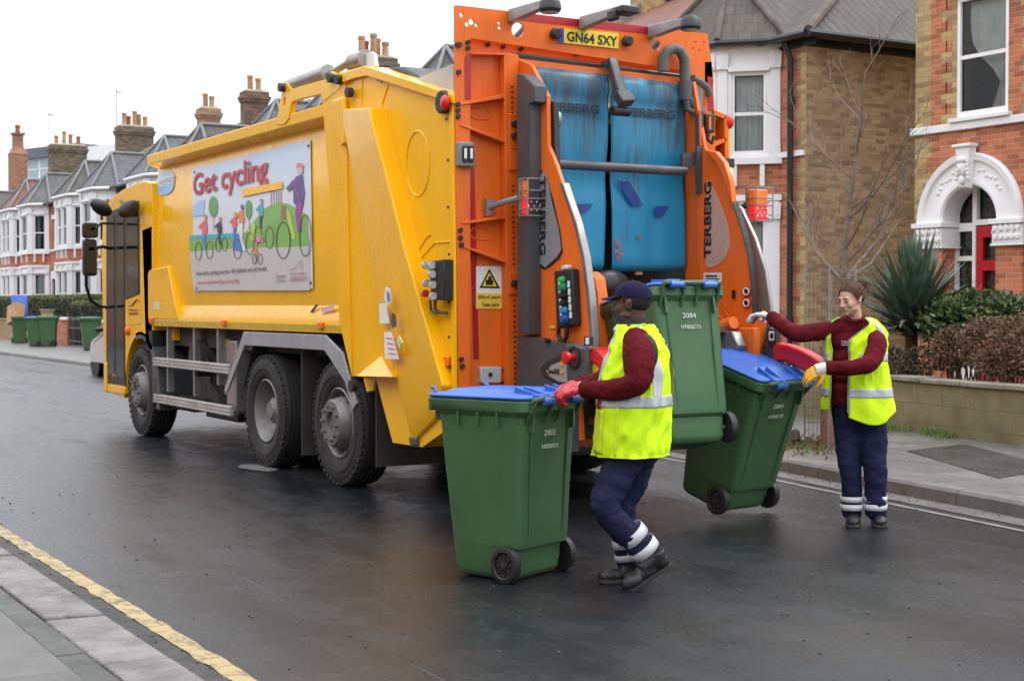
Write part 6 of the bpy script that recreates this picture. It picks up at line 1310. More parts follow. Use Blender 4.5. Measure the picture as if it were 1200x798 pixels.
def ctext(st, bl, br, h_, u, par): a = B(*bl, u); c = B(*br, u); d = B(bl[0], bl[1] - h_, u); return text('lettering', st, a + V(0, 0, (c.z - a.z) * .5), V(0, -1, 0), V(0, 0, 1), a.y - c.y, d.z - a.z, INK, par, .001, .025)
ctext('ERBERG', (648, 131), (702, 133), 10.5, -.075, c1); ctext('TERBERG', (733, 137), (791, 139), 10, -.085, c2)
LINK = mat('blue_ink', (.010, .045, .26), .5, var=.2, dirt=.6, dirtcol=(.02, .14, .32), dscale=9)
BP([(667, 239), (695, 239), (690, 247), (668, 251)], -.078, .002, LINK, 'printed_mark', c1); BP([(723, 212), (738, 213), (754, 241), (741, 241)], -.085, .002, LINK, 'printed_mark', c2); BP([(768, 242), (785, 241), (777, 253), (769, 254)], -.085, .002, LINK, 'printed_mark', c2)
RINK = mat('red_scuff', (.45, .08, .06), .6, var=.4)
for x, y in ((722, 281), (725, 287), (721, 292), (727, 296), (748, 276), (723, 300)): BP([(x, y), (x + 3.5, y + .5), (x + 2.8, y + 5), (x - .6, y + 4)], -.079, .002, RINK, 'scuff', c2)
b = MB(); b.box((.16, -2.3, .9), (1.1, -.2, 3.0)); b.build('hopper_interior', mat('hopper_dark', (.012, .012, .012), .9), LF, smooth=0)
b = MB(); p = B(715, 332, -.12); b.ell(p, (.06, .17, .10), 14); b.build('rubbish_bag', mat('black_bag', (.03, .03, .032), .3), LF)
BP([(693, 357), (735, 360), (735, 374), (693, 372)], -.1, .06, mat('tan_board', (.5, .28, .12), .7), 'tan_board', LF); BP([(745, 312), (753, 312), (753, 322), (745, 322)], -.02, .02, MATS['tan_board'], 'tan_board', LF)
BP([(640, 372), (803, 375), (803, 395), (640, 392)], -.1, .05, ORG, 'hopper_sill', LF, bevel=.01)
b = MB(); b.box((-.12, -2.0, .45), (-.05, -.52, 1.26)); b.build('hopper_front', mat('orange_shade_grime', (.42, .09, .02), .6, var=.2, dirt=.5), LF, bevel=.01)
# crossbar with end brackets
b = MB(); b.cyl(B(643, 192, -.2), B(803, 201, -.2) * 1.0, .036, 16); b.build('crossbar', GREY, LF)
SP([(643, 118), (649, 120), (652, 215), (646, 215)], -.54, .04, DGREY, 'bar_bracket', LF); BP([(800, 180), (822, 178), (822, 188), (800, 204)], -.2, .03, GREY, 'bar_bracket', LF)
BP([(817, 172), (828, 170), (830, 228), (818, 227)], -.24, .03, GREY, 'bracket_plate', LF, bevel=.004); BP([(818, 134), (824, 134), (825, 172), (819, 172)], -.22, .04, GREY, 'bracket_link', LF)
p = B(649, 141, -.2); b = MB(); b.cyl(p + V(0, .03, 0), p - V(0, .02, 0) , .075, 16); b.build('round_pad', STEEL, LF)
# centre hook arm
b = MB(); pts_ = [B(716, 70, -.06), B(722, 95, -.14), B(728, 112, -.22), B(735, 122, -.28)]; b.beam(pts_[0], pts_[2], .075, .06, up=(1, 0, 0)); b.beam(pts_[2] + V(0, 0, .02), pts_[3] + V(0, 0, .0), .12, .08, up=(1, 0, 0)); b.build('hook_arm', GREY, LF, bevel=.01)
b = MB(); p = B(729, 131, -.24); b.cyl(p + V(0, .09, 0), p - V(0, .06, 0), .035, 12); b.build('hook_roller', BLACK, LF)
b = MB()
for x, y in ((707, 75), (714, 73)): p = B(x, y, -.06); b.cyl(p, p - V(.03, 0, 0), .022, 10)
split_loose(b.build('bolt', CHAS, LF))
# hose loop on the right
HZ = mat('hose', (.10, .10, .09), .6, var=.2)
pt = [(777, 84), (777, 70), (781, 61), (789, 57), (797, 60), (802, 70), (803, 95), (803, 112), (810, 122), (822, 133)]
b = MB(); b.tube([B(x, y, -.10) for x, y in pt], .042, 12); b.build('hose', HZ, LF)
b = MB(); b.cyl(B(803, 96, -.1), B(803, 118, -.1), .055, 12); b.cyl(B(815, 127, -.12), B(822, 134, -.12), .035, 10); b.tube([B(804, 118, -.14), B(805, 128, -.14), B(812, 132, -.14)], .025, 8); b.build('hose_fitting', GREY, LF)
b = MB(); b.tube([B(812, 92, -.05), B(820, 96, -.05), B(828, 103, -.05), B(832, 112, -.05)], .03, 8); b.build('hose', HZ, LF)
# right tower
BP([(826, 73), (834, 73), (838, 140), (838, 235), (826, 235)], -.02, .02, ORG, 'tower_plate', LF); BP([(829, 90), (835, 91), (836, 130), (830, 130)], -.024, .004, REDR, 'reflector_strip', LF)
BP([(834, 130), (850, 136), (851, 190), (836, 186)], .1, .02, ORG, 'tower_panel', LF)
b = MB(); b.add([B(834, 128, -.02), B(851, 135, -.02), B(851, 140, -.02), B(834, 134, -.02), B(834, 128, .12), B(851, 135, .12), B(851, 140, .12), B(834, 134, .12)], [(0, 1, 2, 3), (4, 5, 6, 7), (0, 1, 5, 4), (3, 2, 6, 7), (1, 2, 6, 5), (0, 3, 7, 4)]); b.build('gusset', ORG, LF)
BP([(849, 134), (853, 136), (854, 196), (850, 194)], -.02, .16, ORG, 'tower_flange', LF); BP([(838, 166), (851, 162), (851, 166), (838, 172)], -.02, .14, ORG, 'gusset', LF)
for y in (148, 156): p = B(844, y, .1); b = MB(); b.cyl(p, p - V(.03, 0, 0), .03, 10); b.build('rubber_stop', DGREY, LF)
b = MB(); p = B(854, 143.5, -.0); b.ell(p, (.04, .045, .055), 12); b.build('red_marker', RED, LF)
o = BP([(827, 133), (838, 134), (838, 156), (828, 156)], -.1, .08, DGREY, 'valve_box', LF, bevel=.01); b = MB(); b.tube([B(830, 156, -.1), B(829, 164, -.1), B(834, 168, -.1), B(837, 160, -.1)], .014, 8); b.build('cable', BLACK, o); BP(rect(831, 137, 833.5, 152), -.11, .01, AMB, 'valve_slot', o)
p = B(849, 191, -.02); b = MB(); b.box(tuple(p + V(-.05, -.06, -.04)), tuple(p + V(.03, .04, .03))); b.build('lamp_bracket', DGREY, LF); b = MB(); b.ell(p + V(-.03, -.02, -.08), (.03, .03, .05), 10); b.build('amber_light', mat('lit_amber', (1, .45, .12), .3, emit=2.5), LF)
# ---- left side shield (y = -0.5) with window, silver edge, grey pillar and cover
ls = SP([(607, 70), (622, 76), (641, 112), (642, 170), (652, 195), (664, 232), (675, 262), (684, 300), (690, 345), (694, 392), (690, 412), (606, 392)], -.50, .03, ORG, 'left_shield', LF, bevel=.004)
wl = [(630, 207), (634, 199), (639, 205), (648, 235), (656, 270), (659, 295), (655, 303), (645, 312), (637, 316), (631, 311), (630, 290)]
SP(wl, -.494, .004, BLACK, 'window_seal', ls); wl2 = [(x + (1.6 if x < 645 else -1.7), y + (2 if y < 250 else -2.4)) for x, y in wl]; SP(wl2, -.49, .003, mat('smoked_window', (.24, .25, .27), .2, var=.08), 'shield_window', ls)
def vtext(st, x, y0, y1, wpx, v, par, flip=False, m=BLK):
    """lettering running down (or mirrored, up) a side shield"""
    a = S(x, y0, v); d = S(x, y1, v); e_ = S(x + wpx, y0, v); h_ = abs(a.x - e_.x); L = abs(a.z - d.z)
    if not flip: return text('lettering', st, a, V(0, 0, -1), V(-1, 0, 0), L, h_, m, par, .001, .02)
    return text('lettering', st, d, V(0, 0, 1), V(-1, 0, 0), L, h_, m, par, .001, .02)
vtext('TERBERG', 632.5, 208, 299, 6.5, -.486, ls)
# silver rubbing strip: follows the rear edge of the shield
def edge_strip(px, v, wv, m, name, par, du=.07):
    b = MB(); A = [S(x, y, v) for x, y in px]; b.loft([[p + V(0, .012, 0), p + V(-du, .03, 0), p + V(-du, -wv, 0), p + V(0, -wv, 0)] for p in A]); return b.build(name, m, par, bevel=.008, smooth=50)
edge_strip([(657, 215), (664, 236), (673, 262), (682, 300), (688, 345), (692, 392), (692, 425)], -.51, .03, STEEL, 'edge_guard', ls)
edge_strip([(686, 325), (690, 318), (698, 326), (701, 345), (703, 385), (706, 425), (700, 500)], -.66, .06, ORG, 'inner_guide', LF, .03)
SP([(605, 86), (613, 87), (626, 100), (626, 120), (620, 122), (620, 393), (606, 391)], -.40, .11, GREY, 'pillar', LF, bevel=.01)
SP([(606, 393), (628, 396), (662, 402), (690, 408), (692, 455), (664, 460), (664, 530), (652, 530), (640, 475), (606, 470)], -.42, .1, GREY, 'lower_cover', LF, bevel=.025)
SP([(632, 433), (640, 423), (658, 415), (668, 412), (668, 455), (650, 449), (636, 441)], -.41, .012, DGREY, 'badge_surround', LF, bevel=.004)
bg_ = SP([(640, 435), (646, 428), (658, 423), (667, 421), (667, 449), (655, 447), (644, 441)], -.40, .006, mat('badge_silver', (.40, .42, .45), .35, metal=.3), 'maker_badge', LF)
text('lettering', 'SmaXEL', S(642, 437.5, -.393), V(-1, 0, 0), V(0, 0, 1), S(642, 437, -.4).x - S(656, 437, -.4).x, .035, BLK, bg_)
for x, y in ((658, 427), (658, 436)): SP(circ(x, y, 2.2, 2.6, 12), -.395, .006, mat('small_orange', (.75, .35, .02), .4), 'badge_dot', bg_)
p = S(643.5, 399, -.42); b = MB(); b.cyl(p, p + V(0, .03, 0), .018, 8); b.build('bolt', BLACK, LF)
# operator panel
op = SP([(649, 318), (670, 315), (673, 381), (652, 385)], -.44, .06, BLACK, 'operator_panel', LF, bevel=.01)
for k, (y, m, r_) in enumerate(((328, mat('green_button', (.03, .42, .08), .3, emit=.15), 3.2), (337, mat('dark_green_button', (.02, .25, .12), .3), 4.4), (346.5, BLK, 4), (355.5, BLK, 3.4), (364, mat('cyan_button', (.03, .28, .5), .3), 4), (373.5, mat('blue_button', (.02, .10, .42), .3), 4.6))):
    x = 660 + k * .6; p = S(x, y, -.44); k_ = .0058; b = MB(); b.lathe([(0, r_ * k_ * 1.35), (.012, r_ * k_ * 1.35), (.014, r_ * k_), (.035, r_ * k_ * .95), (.037, 0)], p, (0, 1, 0), 14); b.build('push_button', m, op)
b = MB()
for y in (333, 342, 351, 360, 369):
    for x in (655.5, 666.5): p = S(x + (y - 333) * .06, y, -.438); b.box(tuple(p + V(-.014, -.001, -.022)), tuple(p + V(.014, .002, .022)))
b.build('button_label', WHT, op, smooth=0)
SP([(657, 311), (664, 310.5), (664, 316), (657, 316.5)], -.44, .05, mat('pale_knob', (.6, .6, .58), .4), 'top_knob', op, bevel=.01)
b = MB(); b.tube([S(x, y, -.44) for x, y in [(655, 384), (654, 392), (657, 399), (661, 400), (664, 395), (665, 384)]], .016, 10); b.build('cable', BLACK, op)
SP([(644, 381), (650, 382), (650, 385), (644, 384)], -.49, .004, mat('yellow_tag', (.7, .5, .03), .5), 'small_label', ls)
# emergency stop box, red arm guard
es = SP([(661, 402), (687, 406), (687, 462), (664, 455)], -.33, .12, GREY, 'stop_box', LF, bevel=.02); 
p = S(673, 419, -.33); b = MB(); b.lathe([(0, .075), (.008, .078), (.01, .06)], p, (0, 1, 0), 20); b.build('stop_recess', BLACK, es); b = MB(); b.lathe([(0, .025), (.05, .025), (.052, .042), (.075, .042), (.085, .0)], p, (0, 1, 0), 20); b.build('stop_button', RED, es)
SP([(669, 445), (684, 448), (684, 455), (669, 452)], -.326, .004, BLACK, 'box_slot', es)
o = SP([(684, 394), (691, 394), (691, 405), (684, 405)], -.32, .03, BLACK, 'reflector_block', LF, bevel=.003); SP(rect(686, 395.5, 690, 403.5), -.317, .004, WHT, 'reflector_face', o)
def armguard(v0, pts_o, pts_i, name):
    b = MB(); A = [S(x, y, v0) for x, y in pts_o]; C_ = [S(x, y, v0) for x, y in pts_i]; th = V(0, -.16, 0)
    b.loft([[a, c, c + th, a + th] for a, c in zip(A, C_)]); return b.build(name, RED, LF, bevel=.012, seg=3)
ag = armguard(-.36, [(686, 409), (693, 407), (701, 411), (708, 419), (714, 432), (717, 452)], [(686, 440), (692, 424), (699, 428), (704, 436), (708, 448), (710, 458)], 'arm_guard')
SP([(689, 426), (696, 424), (704, 434), (709, 450), (689, 452)], -.38, .03, mat('warning_yellow', (.80, .50, .02), .4), 'guard_sign', ag)
b = MB(); b.cyl(S(671, 440, -.55), S(676, 516, -.55), .06, 16); b.build('lift_ram', ORG, LF)
SP([(683, 462), (703, 463), (703, 516), (683, 514)], -.7, .3, DGREY, 'lift_casing', LF, bevel=.01); SP([(690, 490), (703, 490), (703, 498), (690, 497)], -.695, .01, REDR, 'reflector_strip', LF)
b = MB(); b.tube([S(688, 455, -.45), S(690, 466, -.45), S(684, 476, -.5), S(680, 470, -.5)], .014, 8); b.build('hose', BLACK, LF)
# tail lamps on arms with wire cages
def taillamp(c, arm, side):
    b = MB(); b.tube(arm, .022, 8); ar = b.build('lamp_arm', LG if side > 0 else DGREY, LF)
    w_, h_ = .17, .26; X0 = c
    b = MB(); b.box(tuple(c + V(-.03, -w_ / 2 * .8, .0)), tuple(c + V(.04, w_ / 2 * .8, h_ * .45))); o1 = b.build('amber_lens', mat('lamp_orange', (.85, .20, .02), .3, emit=.15, var=0), ar, bevel=.008)
    b = MB(); b.box(tuple(c + V(-.03, -w_ / 2 * .8, -h_ * .45)), tuple(c + V(.04, w_ / 2 * .8, -.002))); o2 = b.build('red_lens', REDL, ar, bevel=.008)
    b = MB()
    for i in range(3):
        for j in range(3): b.ell(c + V(-.032, -.045 + .045 * i + (.02 if j % 2 else 0) - .01, -.03 - .03 * j), .006, 6)
    b.build('led', mat('led_glow', (1, .4, .4), .3, emit=1.5), ar)
    b = MB(); 
    for z in (h_ * .5, h_ * .18, -.01, -h_ * .32, -h_ * .5): b.tube([c + V(-.07, -w_ / 2, z), c + V(-.07, w_ / 2, z), c + V(.05, w_ / 2, z)], .006, 5)
    for y in (-w_ / 2, w_ / 2): b.tube([c + V(-.07, y, -h_ / 2), c + V(-.07, y, h_ / 2)], .006, 5)
    b.box(tuple(c + V(.04, -w_ / 2, -h_ / 2)), tuple(c + V(.06, w_ / 2, h_ / 2))); b.build('lamp_cage', LG, ar)
c = B(624.5, 232, -.3); taillamp(c, [B(575, 243, -.02), B(590, 237, -.15), c + V(.05, .09, .0)], 1)
BP([(571, 233), (580, 234), (581, 240), (577, 252), (571, 253)], -.02, .04, LG, 'arm_bracket', LF)
c = B(889, 240, -.15); taillamp(c, [B(862, 243, -.03), B(872, 242, -.08), c + V(.05, .09, 0)], -1)
# ---- right side shield (y = -2.0)
rs = SP([(803, 99), (812, 96), (826, 175), (838, 178), (848, 190), (855, 212), (860, 236), (870, 268), (878, 300), (883, 340), (885, 385), (884, 425), (803, 425)], -2.0, .03, ORG, 'right_shield', LF, bevel=.004)
SP([(826, 176), (838, 178), (848, 190), (856, 215), (858, 240), (846, 205), (838, 190)], -1.96, .045, ORG, 'shield_flange', rs, bevel=.006)
SP([(828, 212), (834, 218), (841, 232), (848, 250), (854, 270), (855, 290), (851, 301), (842, 310), (832, 314), (826, 312)], -1.996, .004, mat('frosted_window', (.55, .36, .27), .3, var=.12), 'shield_window', rs)
_a = S(833, 302, -1.99); _d = S(833, 213, -1.99); text('lettering', 'TERBERG', _a, V(0, 0, 1), V(1, 0, 0), _d.z - _a.z, abs(S(825, 302, -1.99).x - _a.x), BLK, rs, .001, .02)
SP([(816.5, 130), (820, 130), (822, 420), (817, 420)], -1.985, .015, ORG, 'fold', rs)
edge_strip([(859, 236), (869, 266), (877, 298), (882, 338), (884, 390)], -1.99, .03, BLACK, 'edge_seal', rs, .025)
b = MB(); A = [S(x, y, -2.06) for x, y in [(861, 238), (872, 268), (881, 298), (886, 338), (888, 420)]]; C_ = [S(x, y, -2.06) for x, y in [(868, 244), (885, 280), (897, 318), (903, 360), (905, 415)]]
b.loft([[a, c, c + V(0, -.03, 0), a + V(0, -.03, 0)] for a, c in zip(A, C_)]); b.build('edge_guard', STEEL, rs, bevel=.006)
for (x0, y0, x1, y1) in ((824.5, 319.5, 845.5, 331), (830, 332, 845.5, 341.5)): o = SP(rect(x0, y0, x1, y1), -1.99, .004, WHT, 'notice', rs); SP([(x0 + 2, y0 + 3), (x1 - 5, y0 + 3.3), (x1 - 5, y0 + 5), (x0 + 2, y0 + 4.7)], -1.987, .002, BLK, 'notice_print', rs); SP([(x0 + 3, y0 + 6.5), (x1 - 3, y0 + 6.8), (x1 - 3, y0 + 8), (x0 + 3, y0 + 7.8)], -1.987, .002, DGREY, 'notice_print', rs)
SP([(824.5, 331), (845.5, 331.5), (845.5, 333), (830, 332.5)], -1.988, .002, RED, 'notice_print', rs)
for y in (341.5, 355): SP(circ(874, y, 5.2, 5.8, 20), -1.985, .004, RED, 'hazard_ring', rs); SP(circ(874, y, 4.1, 4.7, 20), -1.981, .003, WHT, 'hazard_disc', rs); SP([(871.5, y - 2), (874, y - 3.2), (876.5, y - .5), (875.5, y + 3), (872.5, y + 2)], -1.978, .003, BLK, 'hazard_pictogram', rs)
SP(rect(857.5, 340, 861, 350), -1.985, .003, BLK, 'slot', rs)
for L in ([(835, 360), (843, 371), (852, 378)], [(850, 365), (853, 370), (853, 376)]): b = MB(); b.tube([S(x, y, -1.985) for x, y in L], .008, 6); b.build('weld_seam', ORG, rs)
b = MB(); b.cyl(S(835, 385, -1.85), S(860, 378, -1.85), .045, 14); b.cyl(S(832, 381, -1.8), S(838, 388, -1.8), .06, 14); b.build('ram', ORG, LF)
SP([(833, 390), (858, 388), (865, 405), (862, 412), (832, 412)], -1.8, .08, STEEL, 'tread_plate', LF, bevel=.01); SP([(852, 384), (884, 384), (884, 420), (866, 425), (852, 395)], -1.9, .06, ORG, 'lower_bracket', LF, bevel=.01)
SP([(876, 388), (889, 372), (893, 377), (884, 420), (876, 420)], -1.95, .05, ORG, 'lift_claw', LF, bevel=.006)
SP([(893, 403), (907, 405), (907, 432), (895, 430)], -2.02, .1, GREY, 'stop_box', LF, bevel=.01); o = SP([(899, 385), (909, 386), (909, 405), (899, 404)], -2.0, .04, BLACK, 'reflector_block', LF, bevel=.004); SP(rect(901, 388, 907, 399), -1.997, .004, WHT, 'reflector_face', o); SP(circ(904, 393.5, 2, 3.4, 12), -1.993, .004, BLK, 'reflector_dot', o)
b = MB(); A = [S(x, y, -2.0) for x, y in [(905, 401), (922, 404), (938, 410), (952, 418), (964, 428)]]; C_ = [S(x, y, -2.0) for x, y in [(905, 424), (920, 424), (934, 432), (948, 438), (962, 442)]]
b.loft([[a, c, c + V(0, -.1, 0), a + V(0, -.1, 0)] for a, c in zip(A, C_)]); b.build('arm_guard', RED, LF, bevel=.02, seg=3)
# bin comb and lower structure
b = MB(); b.box((-.75, -1.95, .98), (-.15, -.6, 1.1)); b.box((-.78, -1.9, 1.3), (-.7, -.65, 1.36)); b.box((-.7, -1.9, 1.1), (-.66, -.65, 1.36)); b.build('bin_comb', mat('comb_grime', (.20, .06, .03), .7, var=.3, dirt=.6), LF, bevel=.01)
b = MB(); b.box((.2, -2.3, .46), (.45, -.25, .56)); b.build('rear_underrun', CHAS, LF, bevel=.01)
b = MB(); b.box((.1, -2.42, .95), (.9, -.08, 1.2)); b.build('hopper_floor', CHAS, LF, smooth=0)
# ================================================================ WHEELIE BINS
BG = mat('bin_green', (.052, .128, .052), .45, var=.14, scale=2.5, dirt=.55, dirtcol=(.05, .075, .035), dscale=3, spec=.45, bump=.12, bscale=220)
BL = mat('lid_blue', (.035, .13, .50), .38, var=.07, dirt=.25, dirtcol=(.12, .17, .3), dscale=4)
BLG = mat('lid_green', (.03, .13, .06), .4, var=.1)
WN = mat('white_number', (.60, .66, .60), .6, var=.1)
def rr(x0, x1, hw, r, z, n=5, zf=None):
    P = []
    for cx, cy, a0 in ((x1 - r, hw - r, 0), (x0 + r, hw - r, 90), (x0 + r, -hw + r, 180), (x1 - r, -hw + r, 270)):
        for k in range(n + 1): t = radians(a0 + 90 * k / n); P.append(V(cx + r * cos(t), cy + r * sin(t), z if zf is None else zf(cx + r * cos(t), z)))
    return P
def make_bin(number, code, lidm=BL, open_lid=False, label='', group=None):
    R_ = empty('wheelie_bin', label, 'wheelie bin', group=group)
    b = MB()
    S_ = [(.012, .0, .40, .205, .05), (.03, -.02, .425, .22, .05), (.05, -.028, .43, .225, .045), (.17, -.035, .445, .23, .04), (.185, -.075, .447, .232, .04), (.22, -.085, .45, .234, .04), (.55, -.095, .49, .252, .045), (.90, -.115, .53, .268, .05), (.915, -.118, .532, .270, .05)]
    rings = [rr(x0, x1, hw, r, z) for z, x0, x1, hw, r in S_]
    b.loft(rings, caps=False); b.add(rings[0], [tuple(range(len(rings[0])))])
    # rim with hollow mouth
    rim = [rr(-.118, .532, .270, .05, .90), rr(-.15, .575, .288, .055, .925), rr(-.155, .60, .292, .05, .93), rr(-.155, .605, .294, .05, .985), rr(-.14, .59, .28, .045, .99), rr(-.11, .55, .255, .04, .985), rr(-.09, .50, .245, .04, .6)]
    b.loft(rim, caps=False); body = b.build('body', BG, R_, bevel=.003, smooth=45)
    # front comb lip, ribs under the rim, back panel lines
    r = MB()
    r.box((.585, -.25, .915), (.612, .25, .98))
    for y in (-.2, -.1, 0, .1, .2): r.box((.53, y - .006, .86), (.60, y + .006, .925))
    for x in (.05, .2, .35): 
        for s in (-1, 1): r.box((x - .006, s * .262 - .012 * 1, .85), (x + .006, s * .288, .925))
    for y in (-.19, .19): r.box((-.15, y - .008, .82), (-.105, y + .008, .925))
    split_loose(r.build('rib', BG, body, smooth=0))
    q = MB()
    for y in (-.175, .175): q.beam(V(-.086, y * .9, .24), V(-.119, y, .9), .008, .008)
    q.box((-.062, -.215, .178), (-.045, .215, .19)); q.build('panel_line', BG, body, smooth=0)
    h = MB(); h.tube([(-.13, -.22, .96), (-.195, -.22, .995), (-.205, -.21, 1.0), (-.205, .21, 1.0), (-.195, .22, .995), (-.13, .22, .96)], .015, 10)
    for y in (-.22, -.055, .055, .22): h.add([V(-.12, y - .008, .86), V(-.15, y - .008, .99), V(-.21, y - .008, 1.005), V(-.19, y - .008, .965), V(-.12, y + .008, .86), V(-.15, y + .008, .99), V(-.21, y + .008, 1.005), V(-.19, y + .008, .965)], [(0, 1, 2, 3), (4, 5, 6, 7), (0, 3, 7, 4), (2, 3, 7, 6)])
    h.build('handle', BG, R_)
    l = MB(); Z = .993
    def lidz(x, z): return z + .012 * (1 - ((x - .2) / .45) ** 2)
    L_ = [rr(-.15, .60, .285, .06, Z), rr(-.155, .61, .292, .06, Z + .004), rr(-.155, .61, .292, .06, Z + .015), rr(-.13, .585, .268, .05, Z + .02, zf=lidz), rr(-.02, .52, .225, .05, Z + .022, zf=lidz), rr(.0, .50, .21, .05, Z + .036, zf=lidz), rr(.05, .45, .16, .04, Z + .040, zf=lidz)]
    l.loft(L_); 
    for y in (-.14, .14):
        for s in (-.04, .04):
            l.add([V(.0, y + s - .006, Z + .03), V(.0, y + s + .006, Z + .03), V(-.20, y + s + .006, Z - .01), V(-.20, y + s - .006, Z - .01), V(.0, y + s - .006, Z + .07), V(.0, y + s + .006, Z + .07), V(-.225, y + s + .006, Z + .02), V(-.225, y + s - .006, Z + .02)], [(0, 3, 2, 1), (4, 5, 6, 7), (0, 1, 5, 4), (1, 2, 6, 5), (2, 3, 7, 6), (3, 0, 4, 7)])
        l.box((-.20, y - .05, Z + .0), (-.12, y + .05, Z + .03))
    for y in (-.13, .13): l.tube([(-.21, y - .05, .985), (-.21, y + .05, .985)], .022, 12)
    for y in (-.24, .24): l.tube([(.56, y, Z + .02), (.575, y, Z + .045), (.6, y, Z + .05)], .012, 6)
    if open_lid:
        M = Matrix.Translation((-.2, 0, .99)) @ Matrix.Rotation(radians(-105), 4, 'Y') @ Matrix.Translation((.2, 0, -.99)); l.v = [M @ p for p in l.v]
    lid = l.build('lid', lidm, R_, bevel=.004, smooth=45)
    for s in (-1, 1):
        w_ = MB(); c = V(.0, s * .262, .10); ax = (0, s, 0)
        w_.lathe([(-.028, 0), (-.028, .066), (-.03, .075), (-.026, .096), (-.012, .100), (.012, .100), (.024, .096), (.028, .075), (.022, .068), (.008, .066)], c, ax, 30); wh = w_.build('wheel', BLACK, R_, smooth=40)
        hb = MB(); hb.lathe([(.008, .067), (.006, .05), (.006, .02), (.026, .018), (.028, 0)], c, ax, 24)
        for k in range(8): t = 2 * pi * k / 8; hb.beam(c + V(0, s * .010, 0), c + V(.062 * cos(t), s * .010, .062 * sin(t)), .008, .012, up=(0, 1, 0))
        hb.build('hub', DGREY, wh)
    a = MB(); a.cyl((0, -.235, .1), (0, .235, .1), .012, 10); a.build('axle', STEEL, R_)
    o = V(-.117, .055, .79); text('number', number, o, V(0, -1, 0), V(-.05, 0, 1).normalized(), .105, .032, WN, body, .0015); text('number', code, V(-.1155, .075, .72), V(0, -1, 0), V(-.05, 0, 1).normalized(), .15, .024, WN, body, .0015)
    g = MB(); g.lathe([(0, .10), (.002, .10), (.002, .094), (0, .094)], (-.112, .12, .85), (-1, 0, .05), 24); 
    return R_
GB = 'green wheelie bins of the rubbish round'
def place(o, loc, rz, tilt=0, sc=1.0): o.rotation_mode = 'XYZ'; o.rotation_euler = (0, radians(tilt), radians(rz)); o.location = loc; o.scale = (sc * .9, sc, sc); return o
SCB = 1.0
bin1 = make_bin('2003', 'HR020311', label='green wheelie bin standing on the road, its handle held by the man in the cap', group=GB)
m0 = (G(585, 686) + G(665, 666)) / 2
place(bin1, m0, 22.7, 0, SCB)
bin2 = make_bin('2084', 'HY052CT1', label='green wheelie bin hooked up on the truck lift behind the man in the cap', group=GB)
place(bin2, D(852, 500, 9.95) + V(0, .27, 0) - Matrix.Rotation(radians(13), 3, 'Y') @ V(0, 0, .104), 0, 13, 1.04)
bin3 = make_bin('2084', 'HY052CT7', label='green wheelie bin with blue lid tilted back on its wheels by the woman', group=GB)
place(bin3, (G(831, 607) + G(903, 600)) / 2 + V(0, 0, .035), 10, -17, 1.03)
def copy_bin(src, label, loc, rz, lidm=None, sc=1.0):
    c = src.copy(); scn.collection.objects.link(c); c['label'] = label; c['group'] = 'green wheelie bins on the far pavement'
    for ch in src.children:
        if ch.name.startswith('number'): continue
        d = ch.copy(); scn.collection.objects.link(d); d.parent = c
        if lidm and ch.name.startswith('lid'): d.data = ch.data.copy(); d.data.materials[0] = lidm
        for g in ch.children:
            if g.name.startswith('number'): continue
            e_ = g.copy(); scn.collection.objects.link(e_); e_.parent = d
    place(c, loc, rz, 0, sc); return c
ob = make_bin('2', '7', open_lid=True, label='far green wheelie bin with its blue lid open and cardboard inside', group='green wheelie bins on the far pavement')
place(ob, G(23, 402, PT), 168, 0, 1.0)
copy_bin(bin1, 'far green wheelie bin with blue lid, left one of the pair by the brick pier', G(49, 406, PT), 60, None, .98)
copy_bin(bin1, 'far green wheelie bin with green lid, right one of the pair by the brick pier', G(63, 406, PT), 70, BLG, 1.0)
copy_bin(bin1, 'far green wheelie bin with green lid standing beyond the parked silver car', V(S(113, 400, -7.4).x, -7.4, PT), 80, BLG, 1.0)
cbx = MB(); cbx.box((-.28, -.2, -.3), (.25, .2, .42)); o = cbx.build('cardboard_box', mat('cardboard', (.42, .25, .13), .8, var=.1), None); o.location = G(23, 402, PT) + V(0, .15, 1.0); o.rotation_euler = (.3, .35, .4); tag(o, 'brown cardboard box sticking out of the open far bin', 'box')

